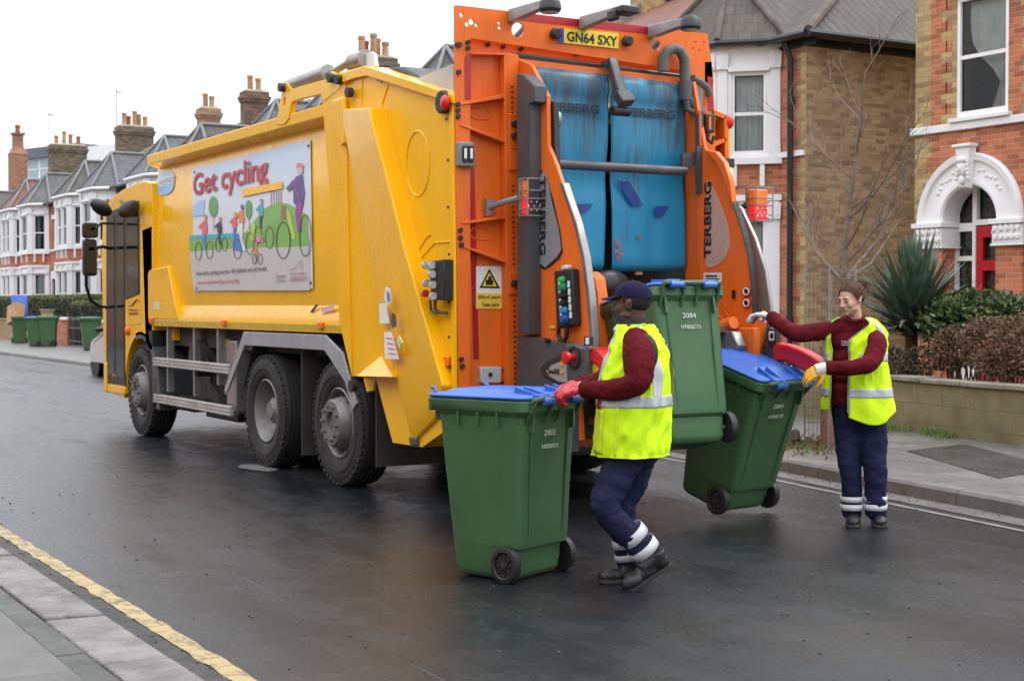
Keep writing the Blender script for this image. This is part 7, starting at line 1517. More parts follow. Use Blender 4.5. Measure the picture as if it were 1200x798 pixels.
# ================================================================ PARKED CARS
def car(name, lab, u_front, v0, v1, colm, face=1, L=3.9, wa=.72):
    """low-poly but shaped hatchback, nose towards +X when face = 1"""
    R_ = empty(name, lab, 'car'); X = lambda a: u_front - face * a
    side = [(0.02, .28), (.0, .5), (.06, .68), (.28, .80), (.95, .97), (1.55, 1.40), (1.95, 1.50), (2.9, 1.48), (3.55, 1.20), (3.82, .95), (3.9, .60), (3.86, .28)]
    vm = (v0 + v1) / 2; hw = (v1 - v0) / 2; b = MB(); rings = []
    for k, f in enumerate((-1, -.97, -.8, 0, .8, .97, 1)):
        g_ = 1 - .25 * abs(f) ** 3; r = []
        for a, z in side:
            inset = max(0, (z - .9)) * .28; y = vm + f * (hw - inset); zz_ = z - (.03 if abs(f) > .9 else 0) * (z > .5); xx = a + (.10 if a < 1 else -.10 if a > 3.4 else 0) * abs(f) ** 4
            r.append(V(X(xx), y, zz_))
        rings.append(r)
    b.loft(rings); body = b.build('body', colm, R_, bevel=.02, smooth=50)
    for s in (0, 1):
        v = v0 if s == 0 else v1; sg = -1 if s == 0 else 1
        w_ = MB(); pts = [(1.15, .98), (1.62, 1.34), (1.98, 1.42), (2.8, 1.40), (3.3, 1.18), (3.35, 1.0)]
        w_.add([V(X(a), v - sg * (max(0, z - .9) * .28 - .008), z - .02) for a, z in pts], [tuple(range(len(pts)))]); w_.build('side_window', GLASS, body, smooth=0, fixn=False)
        for a in (wa, 3.15):
            t = MB(); c = V(X(a), v - sg * .02, .30); t.lathe([(-.2, .2), (-.2, .28), (-.18, .30), (-.02, .30), (.012, .28), (.012, .21), (-.01, .2)], c, (0, sg, 0), 28); wh = t.build('wheel', TYRE, R_)
            t = MB(); t.lathe([(-.01, .205), (0, .19), (-.03, .18), (-.04, 0)], c, (0, sg, 0), 24)
            for k in range(7): q = 2 * pi * k / 7; t.beam(c + V(.03 * cos(q), -sg * .002, .03 * sin(q)), c + V(.19 * cos(q), -sg * .002, .19 * sin(q)), .035, .02, up=(0, 1, 0))
            t.build('alloy_rim', ALU, wh)
            arch = MB(); arch.lathe([(-.02, .0), (.016, .0), (.016, .345), (-.02, .35)], V(X(a), v - sg * .02, .30), (0, sg, 0), 28); arch.build('wheel_arch', BLACK, body)
        h = MB(); h.ell((X(.12), vm + sg * hw * .78, .68), (.12, .16, .07), 12); h.build('headlight', mat('headlight_glass', (.6, .62, .65), .1), body)
        h = MB(); h.ell((X(3.84), vm + sg * hw * .82, .85), (.07, .12, .12), 12); h.build('tail_light', RED, body)
        h = MB(); h.ell((X(1.2), v + sg * .08, 1.0), (.09, .1, .06), 10); h.build('door_mirror', BLACK, body)
    ws = MB(); ws.add([V(X(1.02), vm - hw * .82, 1.0), V(X(1.02), vm + hw * .82, 1.0), V(X(1.53), vm + hw * .66, 1.385), V(X(1.53), vm - hw * .66, 1.385)], [(0, 1, 2, 3)]); ws.v = [p + V(face * .02, 0, .015) for p in ws.v]; ws.build('windscreen', GLASS, body, smooth=0, fixn=False)
    ws = MB(); ws.add([V(X(3.0), vm - hw * .66, 1.46), V(X(3.0), vm + hw * .66, 1.46), V(X(3.55), vm + hw * .75, 1.2), V(X(3.55), vm - hw * .75, 1.2)], [(0, 1, 2, 3)]); ws.v = [p + V(-face * .012, 0, .012) for p in ws.v]; ws.build('rear_window', GLASS, body, smooth=0, fixn=False)
    return R_
car('parked_car', 'silver hatchback parked by the far kerb, mostly hidden behind the truck cab', 23.2, -5.1, -3.45, mat('silver_paint', (.42, .39, .39), .3, metal=.25, var=.02, rvar=.02), wa=.5)
car('parked_car', 'red car whose rear corner just shows at the left edge of the photo', 57.2, -6.9, -5.1, mat('red_car_paint', (.50, .015, .02), .3, var=.03), face=-1)
# ================================================================ PEOPLE
MAR = mat('maroon_sweatshirt', (.098, .007, .012), .9, var=.2, scale=9, bump=.3, bscale=120, spec=.12)
NAVY = mat('navy_workwear', (.014, .017, .048), .85, var=.3, scale=7, bump=.35, bscale=90, spec=.15)
HIV = mat('hi_vis_yellow', (.60, .90, .012), .65, var=.06, scale=5, bump=.12, bscale=25, spec=.2, dirt=.12, dirtcol=(.3, .4, .05), dscale=5)
REFL = mat('reflective_tape', (.42, .44, .46), .42, var=.06, scale=20)
REFW = mat('white_tape', (.55, .57, .60), .45, var=.05)
SKD = mat('dark_brown_skin', (.085, .040, .024), .5, var=.1)
SKL = mat('pale_skin', (.62, .36, .27), .5, var=.06, scale=8)
HAIRB = mat('brown_hair', (.085, .043, .024), .7, var=.4, scale=25, bump=.3, bscale=60, spec=.25)
HAIRK = mat('black_hair', (.012, .010, .009), .9, var=.2)
RGL = mat('red_rubber_glove', (.50, .022, .035), .38, var=.15, scale=14, dirt=.3, dirtcol=(.2, .02, .03))
YGL = mat('yellow_palm_glove', (.80, .42, .03), .6, var=.1)
WGL = mat('white_knit_glove', (.66, .64, .58), .85, var=.1, bump=.4, bscale=90)
BOOT = mat('black_boot', (.014, .014, .016), .45, var=.3, dirt=.4, dirtcol=(.05, .045, .04), dscale=12)
SOLE = mat('boot_sole', (.035, .033, .032), .8, var=.3)
CAPM = mat('navy_cap', (.013, .010, .040), .85, var=.2, spec=.15)
LIP = mat('lips', (.42, .12, .11), .45, var=.05); LIPD = mat('dark_lips', (.10, .035, .03), .5, var=.05)
EYEW = mat('eye_white', (.65, .63, .6), .3, var=.0)
def bez(pts, n):
    """smooth curve through points"""
    out = []; P = [pts[0]] + list(pts) + [pts[-1]]
    for i in range(1, len(P) - 2):
        for k in range(n): t = k / n; a, b_, c, d = P[i - 1], P[i], P[i + 1], P[i + 2]; out.append(.5 * ((2 * b_) + (c - a) * t + (2 * a - 5 * b_ + 4 * c - d) * t ** 2 + (3 * b_ - a - 3 * c + d) * t ** 3))
    out.append(pts[-1]); return out
def limb(mb, pts, rs, n=14, flat=1):
    """smooth tapering limb with rounded ends through joints"""
    P = [Vector(p) for p in pts]; Q = bez([V(p.x, p.y, p.z) for p in P], 5); R = bez([V(r, 0, 0) for r in rs], 5); mb.tube(Q, [max(.004, r.x) for r in R], n); mb.ell(Q[0], R[0].x * .98, 12); mb.ell(Q[-1], R[-1].x * .98, 12)
class Body3:
    """elliptical garment surface along a spine: stations (centre, half width, half depth)"""
    def __init__(s, st, lat, fwd, tw=None, sup=2.4): s.st = [(Vector(c), a, b) for c, a, b in st]; s.L = Vector(lat).normalized(); s.F = Vector(fwd).normalized(); s.sup = sup
    def at(s, t, th, off=0, wr=.007, seed=0):
        n = len(s.st) - 1; x = max(0, min(n - 1e-6, t * n)); i = int(x); f = x - i; q = [s.st[max(0, min(n, i + k))] for k in (-1, 0, 1, 2)]
        def cr(a, b_, c, d): return .5 * ((2 * b_) + (c - a) * f + (2 * a - 5 * b_ + 4 * c - d) * f ** 2 + (3 * b_ - a - 3 * c + d) * f ** 3)
        c = cr(*[k[0] for k in q]); a = cr(*[k[1] for k in q]); b_ = cr(*[k[2] for k in q]); cs, sn = cos(th), sin(th); e_ = 2 / s.sup
        X = math.copysign(abs(sn) ** e_, sn) * (a + off); Y_ = math.copysign(abs(cs) ** e_, cs) * (b_ + off)
        p = c + s.L * X + s.F * Y_; d = (s.L * sn + s.F * cs)
        w_ = wr * (.55 * (1 - 2.4 * abs(noise.noise(V(th * 3.1 + t * 2 + seed, t * 7 - th, 7.7)))) + noise.noise(V(th * 2.2 + seed, t * 3.2, seed)) * 1.3 + noise.noise(V(th * 4 - t * 6, t * 9, seed + 3)) * .6 + .5 * (1 - abs(noise.noise(V(th * 2 + t * 5, t * 6, seed + 9)))) * (1 - t))
        return p + d * w_
    def sheet(s, t0, t1, th0, th1, off=0, nt=30, na=60, wr=.007, seed=0, t0f=None, t1f=None, closed=False, thf=None):
        rows = []
        for j in range(nt + 1):
            row = []
            for i in range(na + (0 if closed else 1)):
                th = th0 + (th1 - th0) * i / na; a = t0f(th) if t0f else t0; b_ = t1f(th) if t1f else t1
                tt = a + (b_ - a) * j / nt
                if thf: lo, hi = thf(tt); th = lo + (hi - lo) * i / na
                row.append(s.at(tt, th, off, wr, seed))
            rows.append(row)
        b = MB(); b.loft(rows, closed=closed, caps=False); return b
def head(par_mb, c, f, up, sc=1.0, fem=0):
    f = Vector(f).normalized(); up = Vector(up); up = (up - f * up.dot(f)).normalized(); r = f.cross(up); M = Matrix((r, f, up)).transposed()
    def P(x, y, z): return Vector(c) + M @ (V(x, y, z) * sc)
    b = par_mb
    E = lambda x, y, z, a, d, e_: b.ell(P(x, y, z), (a * sc, d * sc, e_ * sc), 18, R=M)
    E(0, -.015, .032, .074, .094, .082); E(0, .012, -.01, .066, .078, .09); E(0, .04, -.045, .050, .048, .062); E(0, .066, -.088, .024, .022, .020); E(0, .045, -.078, .036, .034, .028)
    for s in (-1, 1): E(s * .036, .058, -.022, .026, .026, .03); E(s * .030, .076, .022, .026, .014, .010); E(s * .013, .094, -.030, .010, .011, .009); E(s * (.05 - .005 * fem), .02, -.06, .018 - .003 * fem, .035, .022); E(s * .075, -.008, -.005, .010, .020, .030); E(s * .081, -.016, .008, .008, .014, .016); E(s * .031, .075, .002, .017, .012, .010)
    b.tube([P(0, .084, .014), P(0, .100, -.012), P(0, .107, -.028)], [.008 * sc, .010 * sc, .012 * sc], 10); b.ell(P(0, .105, -.030), .012 * sc, 10); E(0, .084, -.052, .024, .012, .014); E(0, .088, -.062, .018, .010, .008)
    return P, M
def face_parts(root, P, M, sc, lipm, browm, closed=False, skin=None):
    b = MB(); b.ell(P(0, .0965, -.0535), (.021 * sc, .006 * sc, .0042 * sc), 14, R=M); b.ell(P(0, .0965, -.0605), (.018 * sc, .007 * sc, .005 * sc), 14, R=M); b.build('lips', lipm, root)
    for s in (-1, 1):
        e_ = MB(); e_.ell(P(s * .030, .0770, .0015), (.0115 * sc, .0100 * sc, .0055 * sc), 14, R=M); eo = e_.build('eye', EYEW, root)
        i_ = MB(); i_.ell(P(s * .031 - .002, .0868, -.0005 if not closed else -.003), (.0055 * sc, .0022 * sc, .0050 * sc), 12, R=M); i_.build('iris', mat('dark_iris', (.03, .02, .015), .2, var=0), eo)
        l_ = MB(); l_.tube([P(s * (.031 + .0145 * k), .0865 - .0055 * abs(k) ** 2, .0062 - .0045 * abs(k) ** 2 - (.004 if closed else 0)) for k in (-1, -.5, 0, .5, 1)], .0022 * sc, 6); l_.build('eyelash', HAIRK, eo)
        w_ = MB(); w_.tube([P(s * .014, .0925, .0235), P(s * .031, .0915, .0285), P(s * .048, .080, .0235)], [.003 * sc, .0038 * sc, .002 * sc], 6); w_.build('eyebrow', browm, root)
        n_ = MB(); n_.ell(P(s * .0065, .1085, -.038), (.0035, .004, .002), 8, R=M); n_.build('nostril', BLK, root)
def hand(mb, wrist, d, nrm, thumb, curl=(.5, .6, .4), sc=1.0, spread=.06, rad=1.15, tcurl=.3):
    """palm and five bent fingers; d = along the hand, nrm = back of the hand, thumb = +1/-1 side"""
    d = Vector(d).normalized(); nrm = Vector(nrm); nrm = (nrm - d * nrm.dot(d)).normalized(); s = d.cross(nrm).normalized() * thumb; w = Vector(wrist)
    tips = []
    for k in range(4):
        o = (1.5 - k) * .0205 * sc; L = (.088, .094, .090, .082)[k] * sc; base = w + d * L + s * o; mb.capsule(w + d * .012 * sc + s * o * .65, base, .0135 * sc * rad, .0115 * sc * rad, 10)
        dd = (d + s * spread * (1.5 - k)).normalized(); p = base; seg = [(.042, .027, .021), (.047, .030, .022), (.043, .028, .021), (.033, .022, .019)][k]
        for j in range(3):
            a = curl[j] * (1 + .06 * k); dd = (dd * cos(a) - (nrm) * sin(a)).normalized(); nrm2 = nrm; q = p + dd * seg[j] * sc; r0 = (.0105, .0095, .0088)[j] * sc * rad; mb.capsule(p, q, r0, r0 * .9, 10); p = q
            nrm = (nrm - dd * nrm.dot(dd)); nrm = nrm.normalized() if nrm.length > .01 else nrm2
        nrm = (Vector(nrm0) if False else nrm); tips.append(p); nrm = hand.n0 if False else nrm
        nrm = Vector(hand_n)
    mb.ell(w + d * .045 * sc, .022 * sc * rad, 12); mb.capsule(w + d * .045 * sc - s * .022 * sc, w + d * .06 * sc + s * .022 * sc, .017 * sc * rad, .018 * sc * rad, 12)
    p = w + d * .022 * sc + s * .026 * sc - Vector(hand_n) * .006; td = (d * .62 + s * .72 - Vector(hand_n) * .25).normalized()
    for j, L in enumerate((.040, .032, .026)):
        q = p + td * L * sc; mb.capsule(p, q, (.0155, .0125, .011)[j] * sc * rad, (.013, .0115, .0095)[j] * sc * rad, 10); p = q; td = (td - s * tcurl + d * .1 - Vector(hand_n) * tcurl * .7).normalized()
    return tips
def do_hand(name, wrist, d, nrm, thumb, m, par, **k):
    global hand_n
    dd = Vector(d).normalized(); n_ = Vector(nrm); hand_n = (n_ - dd * n_.dot(dd)).normalized(); b = MB(); hand(b, wrist, dd, hand_n, thumb, **k); return remesh(b, name, m, par, vox=.0035, smooth=3, fac=.5)
def boot(par, heel, toe, up, lab=None, L=None):
    """work boot from heel to toe along the sole"""
    h, t = Vector(heel), Vector(toe); d = (t - h).normalized(); L = (t - h).length; up = Vector(up); up = (up - d * up.dot(d)).normalized(); s = d.cross(up)
    b = MB(); Q = lambda x, z, y=0: h + d * (x * L) + up * z + s * y
    b.ell(Q(.14, .055), (1, 1, 1) and (.042), 14); M = Matrix((s, d, up)).transposed()
    b.ell(Q(.16, .05), (.040, .045, .048), 16, R=M); b.ell(Q(.5, .045), (.042, .09, .042), 16, R=M); b.ell(Q(.78, .040), (.050, .066, .040), 16, R=M); b.ell(Q(.9, .036), (.042, .036, .034), 14, R=M); b.tube([Q(.2, .05), Q(.17, .12)], [.048, .046], 14); b.tube([Q(.25, .09), Q(.55, .065)], [.045, .036], 12)
    o = remesh(b, 'boot', BOOT, par, vox=.006, smooth=3)
    sl = MB(); P = [(-.0, .030), (.1, .040), (.3, .036), (.5, .040), (.75, .052), (.92, .046), (1.0, .022)]
    A = [Q(x, .0, w_) for x, w_ in P] + [Q(x, .0, -w_) for x, w_ in P[::-1]]; sl.loft([A, [p + up * .022 for p in A]]); sl.build('sole', SOLE, o, bevel=.004)
    lc = MB()
    for k in range(4): x = .30 + .085 * k; lc.tube([Q(x, .118 - .055 * (x - .3) * 3.2 * .45, -.024), Q(x + .02, .124 - .055 * (x - .3) * 3.2 * .45, .0), Q(x, .118 - .055 * (x - .3) * 3.2 * .45, .024)], .0035, 6)
    lc.build('lace', mat('grey_lace', (.06, .06, .06), .8), o)
    return o
def cuff_band(par, a, b_, r, m=REFW, n=20, w=.0, name='reflective_band'):
    """tape round a trouser leg between two axis points"""
    a, b_ = Vector(a), Vector(b_); mb = MB(); rs = r if isinstance(r, tuple) else (r, r); mb.tube([a, a.lerp(b_, .5), b_], [rs[0], (rs[0] + rs[1]) / 2 + .001, rs[1]], n, caps=False)
    o = mb.build(name, m, par, smooth=60, fixn=False); md = o.modifiers.new('t', 'SOLIDIFY'); md.thickness = .004; return o
def cloth(amp, sc, seed=0): return lambda p: amp * .5 * (1 - 2.2 * abs(noise.noise(V(p.x * sc * 1.8 + p.z * 7, p.y * sc * 1.8 - p.z * 5, p.z * sc * 1.7 + seed)))) + amp * (noise.fractal(V(p.x * sc, p.y * sc, p.z * sc * 1.4) + V(seed, 0, 0), .7, 2, 3)) + amp * .7 * (abs(noise.noise(V(p.x * sc * .8, p.y * sc * .8, p.z * sc * 2.4 + seed))))
# ---------------------------------------------------------------- the man
def man():
    hd = lambda x, y: (CR * x + CF * y).normalized()          # view-relative plan direction
    FW = hd(-.90, .42); LT = V(-FW.y, FW.x, 0)                # faces left and slightly away; his left is towards us
    P = lambda x, y, d: D(x, y, d)
    body = MB(); UP = V(0, 0, 1)
    hc = P(740.5, 356, 8.02); HF = hd(-.93, .42) + V(0, 0, -.06)
    Pf, M = head(body, hc, HF, UP + FW * .12, 1.0)
    body.tube([Pf(0, -.015, -.03), P(744, 383, 8.02), P(748, 398, 8.02)], [.056, .058, .07], 14)
    limb(body, [P(748, 400, 8.02), P(745, 450, 8.02), P(742, 530, 8.02)], [.10, .12, .11]); limb(body, [P(752, 410, 7.88), P(744, 449, 7.80), P(684, 454.5, 7.92)], [.045, .04, .028]); limb(body, [P(744, 402, 8.2), P(712, 440, 8.26), P(682, 449, 8.14)], [.045, .04, .028])
    limb(body, [P(738, 530, 7.95), P(713, 590, 7.87), P(760, 648, 7.93)], [.07, .04, .03]); limb(body, [P(747, 530, 8.10), P(731, 594, 8.12), P(738, 655, 8.12)], [.07, .035, .03])
    R_ = remesh(body, 'person', SKD, None, vox=.0065, smooth=3); tag(R_, 'man in navy cap, yellow hi-vis vest and red gloves pushing a green bin', 'person')
    face_parts(R_, Pf, M, 1.0, LIPD, HAIRK)
    # hair at the nape under the cap
    b = MB(); b.ell(Pf(0, -.022, .018), (.0785, .088, .072), 20, R=M); h_ = b.build('hair', HAIRK, R_, smooth=80)
    # cap
    b = MB(); rings = []
    for j in range(11):
        t = pi / 2 * j / 10; rings.append([Pf((.083 + .002 * sin(3 * a)) * cos(a) * cos(t) ** .8, -.012 + .104 * sin(a) * cos(t) ** .8, .040 + .082 * sin(t) + (-.020 if sin(a) < 0 else .006) * abs(sin(a)) * (1 - j / 10)) for a in [2 * pi * k / 32 for k in range(32)]])
    b.loft(rings, caps=False); cp = b.build('cap', CAPM, R_, smooth=70, fixn=False)
    b = MB(); A = []; C_ = []
    for k in range(15): a = pi * (.14 + .72 * k / 14); A.append(Pf(.080 * cos(a), -.012 + .100 * sin(a), .048)); C_.append(Pf(.072 * cos(a) * 1.0, .055 + .115 * sin(a), .044 - .006 * abs(cos(a)) * 2 - .004))
    b.loft([A, C_, [p - Vector(UP) * .005 for p in C_], [p - Vector(UP) * .005 for p in A], A], closed=False, caps=False); b.build('brim', CAPM, cp, smooth=70)
    b = MB(); b.ell(Pf(0, -.012, .122), .008, 8); b.build('button', CAPM, cp)
    b = MB()
    for k in range(6): a = 2 * pi * k / 6 + .5; b.tube([Pf(.0835 * cos(a) * cos(t) ** .8 * 1.005, -.012 + .1045 * sin(a) * cos(t) ** .8, .040 + .083 * sin(t) + (-.020 if sin(a) < 0 else .006) * abs(sin(a)) * (1 - t / (pi / 2))) for t in [pi / 2 * j / 8 for j in range(9)]], .0012, 4)
    b.build('seam', HAIRK, cp)
    # collar of the dark jacket
    st = Body3([(P(746, 397, 8.02), .115, .10), (P(743, 388, 8.02), .090, .085), (P(741, 379, 8.02), .080, .080), (P(740, 373, 8.02), .076, .079)], LT, FW, sup=2.1)
    b = st.sheet(0, 1, 0, 2 * pi, 0, 14, 48, .004, 3, closed=True); o = b.build('collar', mat('charcoal_fleece', (.022, .023, .028), .9, var=.2), R_, smooth=80, fixn=False); md = o.modifiers.new('t', 'SOLIDIFY'); md.thickness = .012
    # sweatshirt sleeves, fused with the trunk of the garment
    sw = MB(); limb(sw, [P(746, 401, 7.90), P(749, 422, 7.81), P(746, 447, 7.77), P(722, 457, 7.81), P(686, 456, 7.90)], [.080, .084, .070, .056, .044])
    limb(sw, [P(744, 400, 8.18), P(722, 428, 8.27), P(708, 446, 8.27), P(682, 450, 8.14)], [.075, .066, .06, .046]); sw.ell(P(746, 410, 8.02), (.12, .12, .10), 16); limb(sw, [P(747, 420, 8.02), P(742, 500, 8.02)], [.11, .12])
    remesh(sw, 'sweatshirt', MAR, R_, vox=.007, smooth=4, nfun=cloth(.006, 7, 2))
    for a, c_, r in ((P(690, 456, 7.89), P(683, 455.4, 7.91), .047), (P(689, 450, 8.17), P(680, 450.5, 8.13), .045)): b = MB(); b.tube([a, a.lerp(c_, .5), c_], [r + .002, r + .006, r], 18); b.build('cuff', MAR, R_, smooth=60)
    # vest
    TH = 2 * pi
    st = Body3([(P(739, 533, 8.0), 0.2000, 0.1814), (P(740.5, 505, 8.0), 0.2065, 0.1841), (P(742.5, 475, 8.0), 0.2065, 0.1814), (P(745, 445, 8.01), 0.2000, 0.1693), (P(747, 418, 8.02), 0.1860, 0.1469), (P(747, 400, 8.02), 0.1693, 0.1256), (P(746, 388, 8.02), 0.1348, 0.1042), (P(744, 380, 8.02), 0.0911, 0.0818)], LT, FW, sup=2.3)
    b = st.sheet(0, 1, 0, 2 * pi, 0, 80, 140, .017, 1, closed=True); v = b.build('hi_vis_vest', HIV, R_, smooth=80, fixn=False); md = v.modifiers.new('t', 'SOLIDIFY'); md.thickness = .006; md.offset = -1
    def band(t0, t1, a0, a1, m=REFL, name='reflective_band', off=.0035, nt=6, na=90, t0f=None, t1f=None): o = st.sheet(t0, t1, a0, a1, off, nt, na, .017, 1, t0f=t0f, t1f=t1f).build(name, m, v, smooth=80, fixn=False); md = o.modifiers.new('t', 'SOLIDIFY'); md.thickness = .002; return o
    band(.285, .345, -.4, 5.4, na=160)
    for sg in (1, -1):
        rows = []; 
        for j in range(45):
            t = .345 + .62 * j / 44; a = radians(152 - 30 * (j / 44) ** 2.0); rows.append([st.at(t, sg * (a + (-.17 + .34 * i / 8)), .005, .017, 1) for i in range(9)])
        q = MB(); q.loft(rows, closed=False, caps=False); q.build('reflective_band', REFL, v, smooth=80, fixn=False)
    for a in (radians(38), radians(-38)): band(.345, .97, a - .16, a + .16, nt=40, na=8)
    for t in (0.0,): band(.0, .012, 0, TH, mat('vest_trim', (.68, .85, .03), .6), 'trim', .004, 2, 110)
    band(.03, .27, radians(38), radians(68), mat('vest_pocket', (.66, .86, .03), .6), 'pocket', .006, 10, 12); band(.02, .285, radians(88), radians(89.5), MATS['vest_trim'], 'seam', .005, 10, 2)
    for k, a in enumerate((44, 56)): band(.275, .335, radians(a), radians(a + 7), mat('red_print', (.55, .02, .03), .6), 'red_letter', .007, 4, 4)
    # dark armhole lining and shoulder
    M2 = Matrix((FW, LT, UP)).transposed(); b = MB(); b.ell(P(752, 416, 7.865), (.090, .045, .118), 24, R=M2 @ Matrix.Rotation(-.12, 3, 'Y')); b.build('armhole_lining', BLACK, v, smooth=80)
    b = MB(); n = 40; pass
    # trousers
    tr = MB(); limb(tr, [P(738, 520, 7.95), P(721, 560, 7.90), P(710, 592, 7.86), P(731, 621, 7.88), P(757, 645, 7.92)], [.112, .090, .074, .070, .072])
    limb(tr, [P(748, 520, 8.10), P(740, 560, 8.12), P(729, 595, 8.12), P(733, 630, 8.12), P(738, 655, 8.12)], [.115, .095, .076, .070, .068]); tr.ell(P(742, 525, 8.02), (.15, .15, .12), 16)
    remesh(tr, 'trousers', NAVY, R_, vox=.008, smooth=4, nfun=cloth(.010, 6, 5))
    ax = lambda t: P(711, 593, 7.86).lerp(P(760, 649, 7.925), t)
    cuff_band(R_, ax(.52), ax(.68), (.086, .086)); cuff_band(R_, ax(.80), ax(.95), (.085, .084)); ax2 = lambda t: P(729, 600, 8.12).lerp(P(738, 657, 8.12), t); cuff_band(R_, ax2(.55), ax2(.72), (.081, .080)); cuff_band(R_, ax2(.84), ax2(.97), (.079, .078))
    g1 = G(702, 684) ; fy = 8.12
    boot(R_, P(762, 681.5, 8.12), P(702, 683, 8.06), (0, 0, 1)); boot(R_, P(787, 661, 7.93), P(733, 694, 7.86), (CR * .45 + V(0, 0, .9)))
    # gloved hands on the bin handle
    do_hand('glove', P(684, 454.5, 7.91), hd(-1, .25) + V(0, 0, -.18), V(0, 0, 1) - CF * .5, 1, RGL, R_, curl=(.55, .8, .6), sc=1.12, rad=1.25); do_hand('glove', P(681, 450.5, 8.13), hd(-1, -.1) + V(0, 0, -.12), V(0, 0, 1) + CF * .1, -1, RGL, R_, curl=(.6, .8, .6), sc=1.1, rad=1.25)
    b = MB(); b.tube([P(688, 455, 7.90), P(680, 454.5, 7.92)], [.040, .036], 16); b.build('glove_cuff', mat('glove_edge', (.75, .35, .25), .5), R_, smooth=60)
    return R_
man()
# ---------------------------------------------------------------- the woman
def woman():
    hd = lambda x, y: (CR * x + CF * y).normalized()
    FW = hd(-.42, -.91); LT = V(-FW.y, FW.x, 0); UP = V(0, 0, 1); P = lambda x, y, d: D(x, y, d)
    body = MB(); hc = P(997, 350.5, 10.18); HF = hd(-.81, -.58) + V(0, 0, -.26)
    Pf, M = head(body, hc, HF, UP + HF * .2, .95, 1)
    body.tube([Pf(0, -.02, -.03), P(1003, 375, 10.22), P(1004, 388, 10.25)], [.043, .045, .058], 14); 
    limb(body, [P(1004, 390, 10.25), P(1004, 440, 10.25), P(1004, 480, 10.25)], [.09, .10, .10]); limb(body, [P(972, 386, 10.3), P(930, 388, 10.3), P(901, 371, 10.5)], [.04, .035, .024]); limb(body, [P(1030, 396, 10.1), P(1018, 424, 9.95), P(968, 430, 10.02)], [.04, .035, .024])
    limb(body, [P(994, 480, 10.28), P(995, 542, 10.22), P(997, 600, 10.26)], [.07, .05, .035]); limb(body, [P(1019, 480, 10.22), P(1025, 542, 10.18), P(1025, 600, 10.24)], [.07, .05, .035])
    R_ = remesh(body, 'person', SKL, None, vox=.0055, smooth=3); tag(R_, 'woman with tied back brown hair in open yellow hi-vis vest over maroon sweatshirt', 'person')
    face_parts(R_, Pf, M, .95, LIP, HAIRB, closed=True)
    # hair pulled back into a bun
    HLn = [(0, .84, .54), (.34, .80, .52), (.66, .66, .42), (.86, .52, .14), (.93, .38, -.10), (.93, .34, -.42), (.98, .12, -.34), (.99, -.10, -.12), (.93, -.34, -.40), (.72, -.62, -.62), (.38, -.74, -.80), (0, -.76, -.84)]
    loop = [V(*p) for p in HLn] + [V(-p[0], p[1], p[2]) for p in HLn[-2:0:-1]]; bun = V(0, -.95, .34).normalized()
    def hl(q): q = (q % 1) * len(loop); i = int(q); f_ = q - i; return loop[i].lerp(loop[(i + 1) % len(loop)], f_).normalized()
    def hp(q, s_, lift=0): d = hl(q).lerp(bun, s_) + V(0, 0, .55 * sin(pi * s_) * max(0, hl(q).y)); d.normalize(); k_ = 1 + lift + .018 * sin(q * 2 * pi * 17) * sin(pi * min(1, s_ * 1.2)); return Pf(.0835 * d.x * k_, -.018 + .105 * d.y * k_, .026 + .0985 * d.z * k_)
    b = MB(); b.loft([[hp(k / 96, j / 14) for k in range(96)] for j in range(15)], caps=False); b.ell(Pf(0, -.130, .070), (.040, .036, .040), 16, R=M); h_ = b.build('hair', HAIRB, R_, smooth=80, fixn=False)
    b = MB(); random.seed(9)
    for k in range(330):
        q = random.random(); l0 = random.uniform(.005, .035); b.tube([hp(q + random.uniform(-.004, .004), j / 7, l0 * sin(pi * min(1, j / 7 * .9 + .08))) for j in range(8)], [.0009, .0016, .0018, .0018, .0018, .0016, .0014, .0008], 4)
    for k in range(90): a = random.uniform(0, 6.28); c2 = random.uniform(-1, 1); b.tube([Pf(.042 * cos(a + t) * sqrt(1 - (c2 * .8) ** 2), -.130 + .036 * c2, .070 + .042 * sin(a + t) * sqrt(1 - (c2 * .8) ** 2)) for t in (0, .4, .8, 1.2, 1.6)], .0016, 4)
    for k in range(26): a = random.uniform(0, 6.28); q = Pf(.03 * cos(a), -.14 + .02 * random.random(), .055 + .035 * sin(a)); b.tube([q, q + V(random.gauss(0, .012), random.gauss(0, .012), random.gauss(0, .014)), q + V(random.gauss(0, .02), random.gauss(0, .02), random.gauss(0, .02))], .0009, 4)
    b.build('loose_hair', HAIRB, h_)
    # sweatshirt
    sw = MB(); limb(sw, [P(982, 386, 10.27), P(962, 388, 10.28), P(935, 391, 10.28), P(915, 381, 10.38), P(905, 373, 10.46)], [.062, .062, .058, .050, .042])
    limb(sw, [P(1021, 392, 10.17), P(1028, 404, 10.07), P(1019, 425, 9.97), P(996, 431, 9.95), P(972, 431, 10.0)], [.062, .066, .060, .051, .042])
    for y, rx, ry, x in ((384, .15, .085, 1001), (400, .175, .11, 1002), (420, .17, .12, 1002), (440, .16, .12, 1000), (458, .165, .125, 999), (468, .160, .12, 1000)):
        Mx = Matrix((LT, FW, UP)).transposed(); sw.ell(P(x, y, 10.24), (rx, ry, .085), 20, R=Mx)
    o = remesh(sw, 'sweatshirt', MAR, R_, vox=.0075, smooth=5, nfun=cloth(.006, 7, 4))
    b = MB(); n = 30; b.tube([P(1001.5, 373.0, 10.2) + LT * (.062 * sin(2 * pi * k / n)) + FW * (.066 * cos(2 * pi * k / n)) + UP * (-.020 * cos(2 * pi * k / n)) for k in range(n + 1)], .009, 8, caps=False); b.build('neck_rib', MAR, R_)
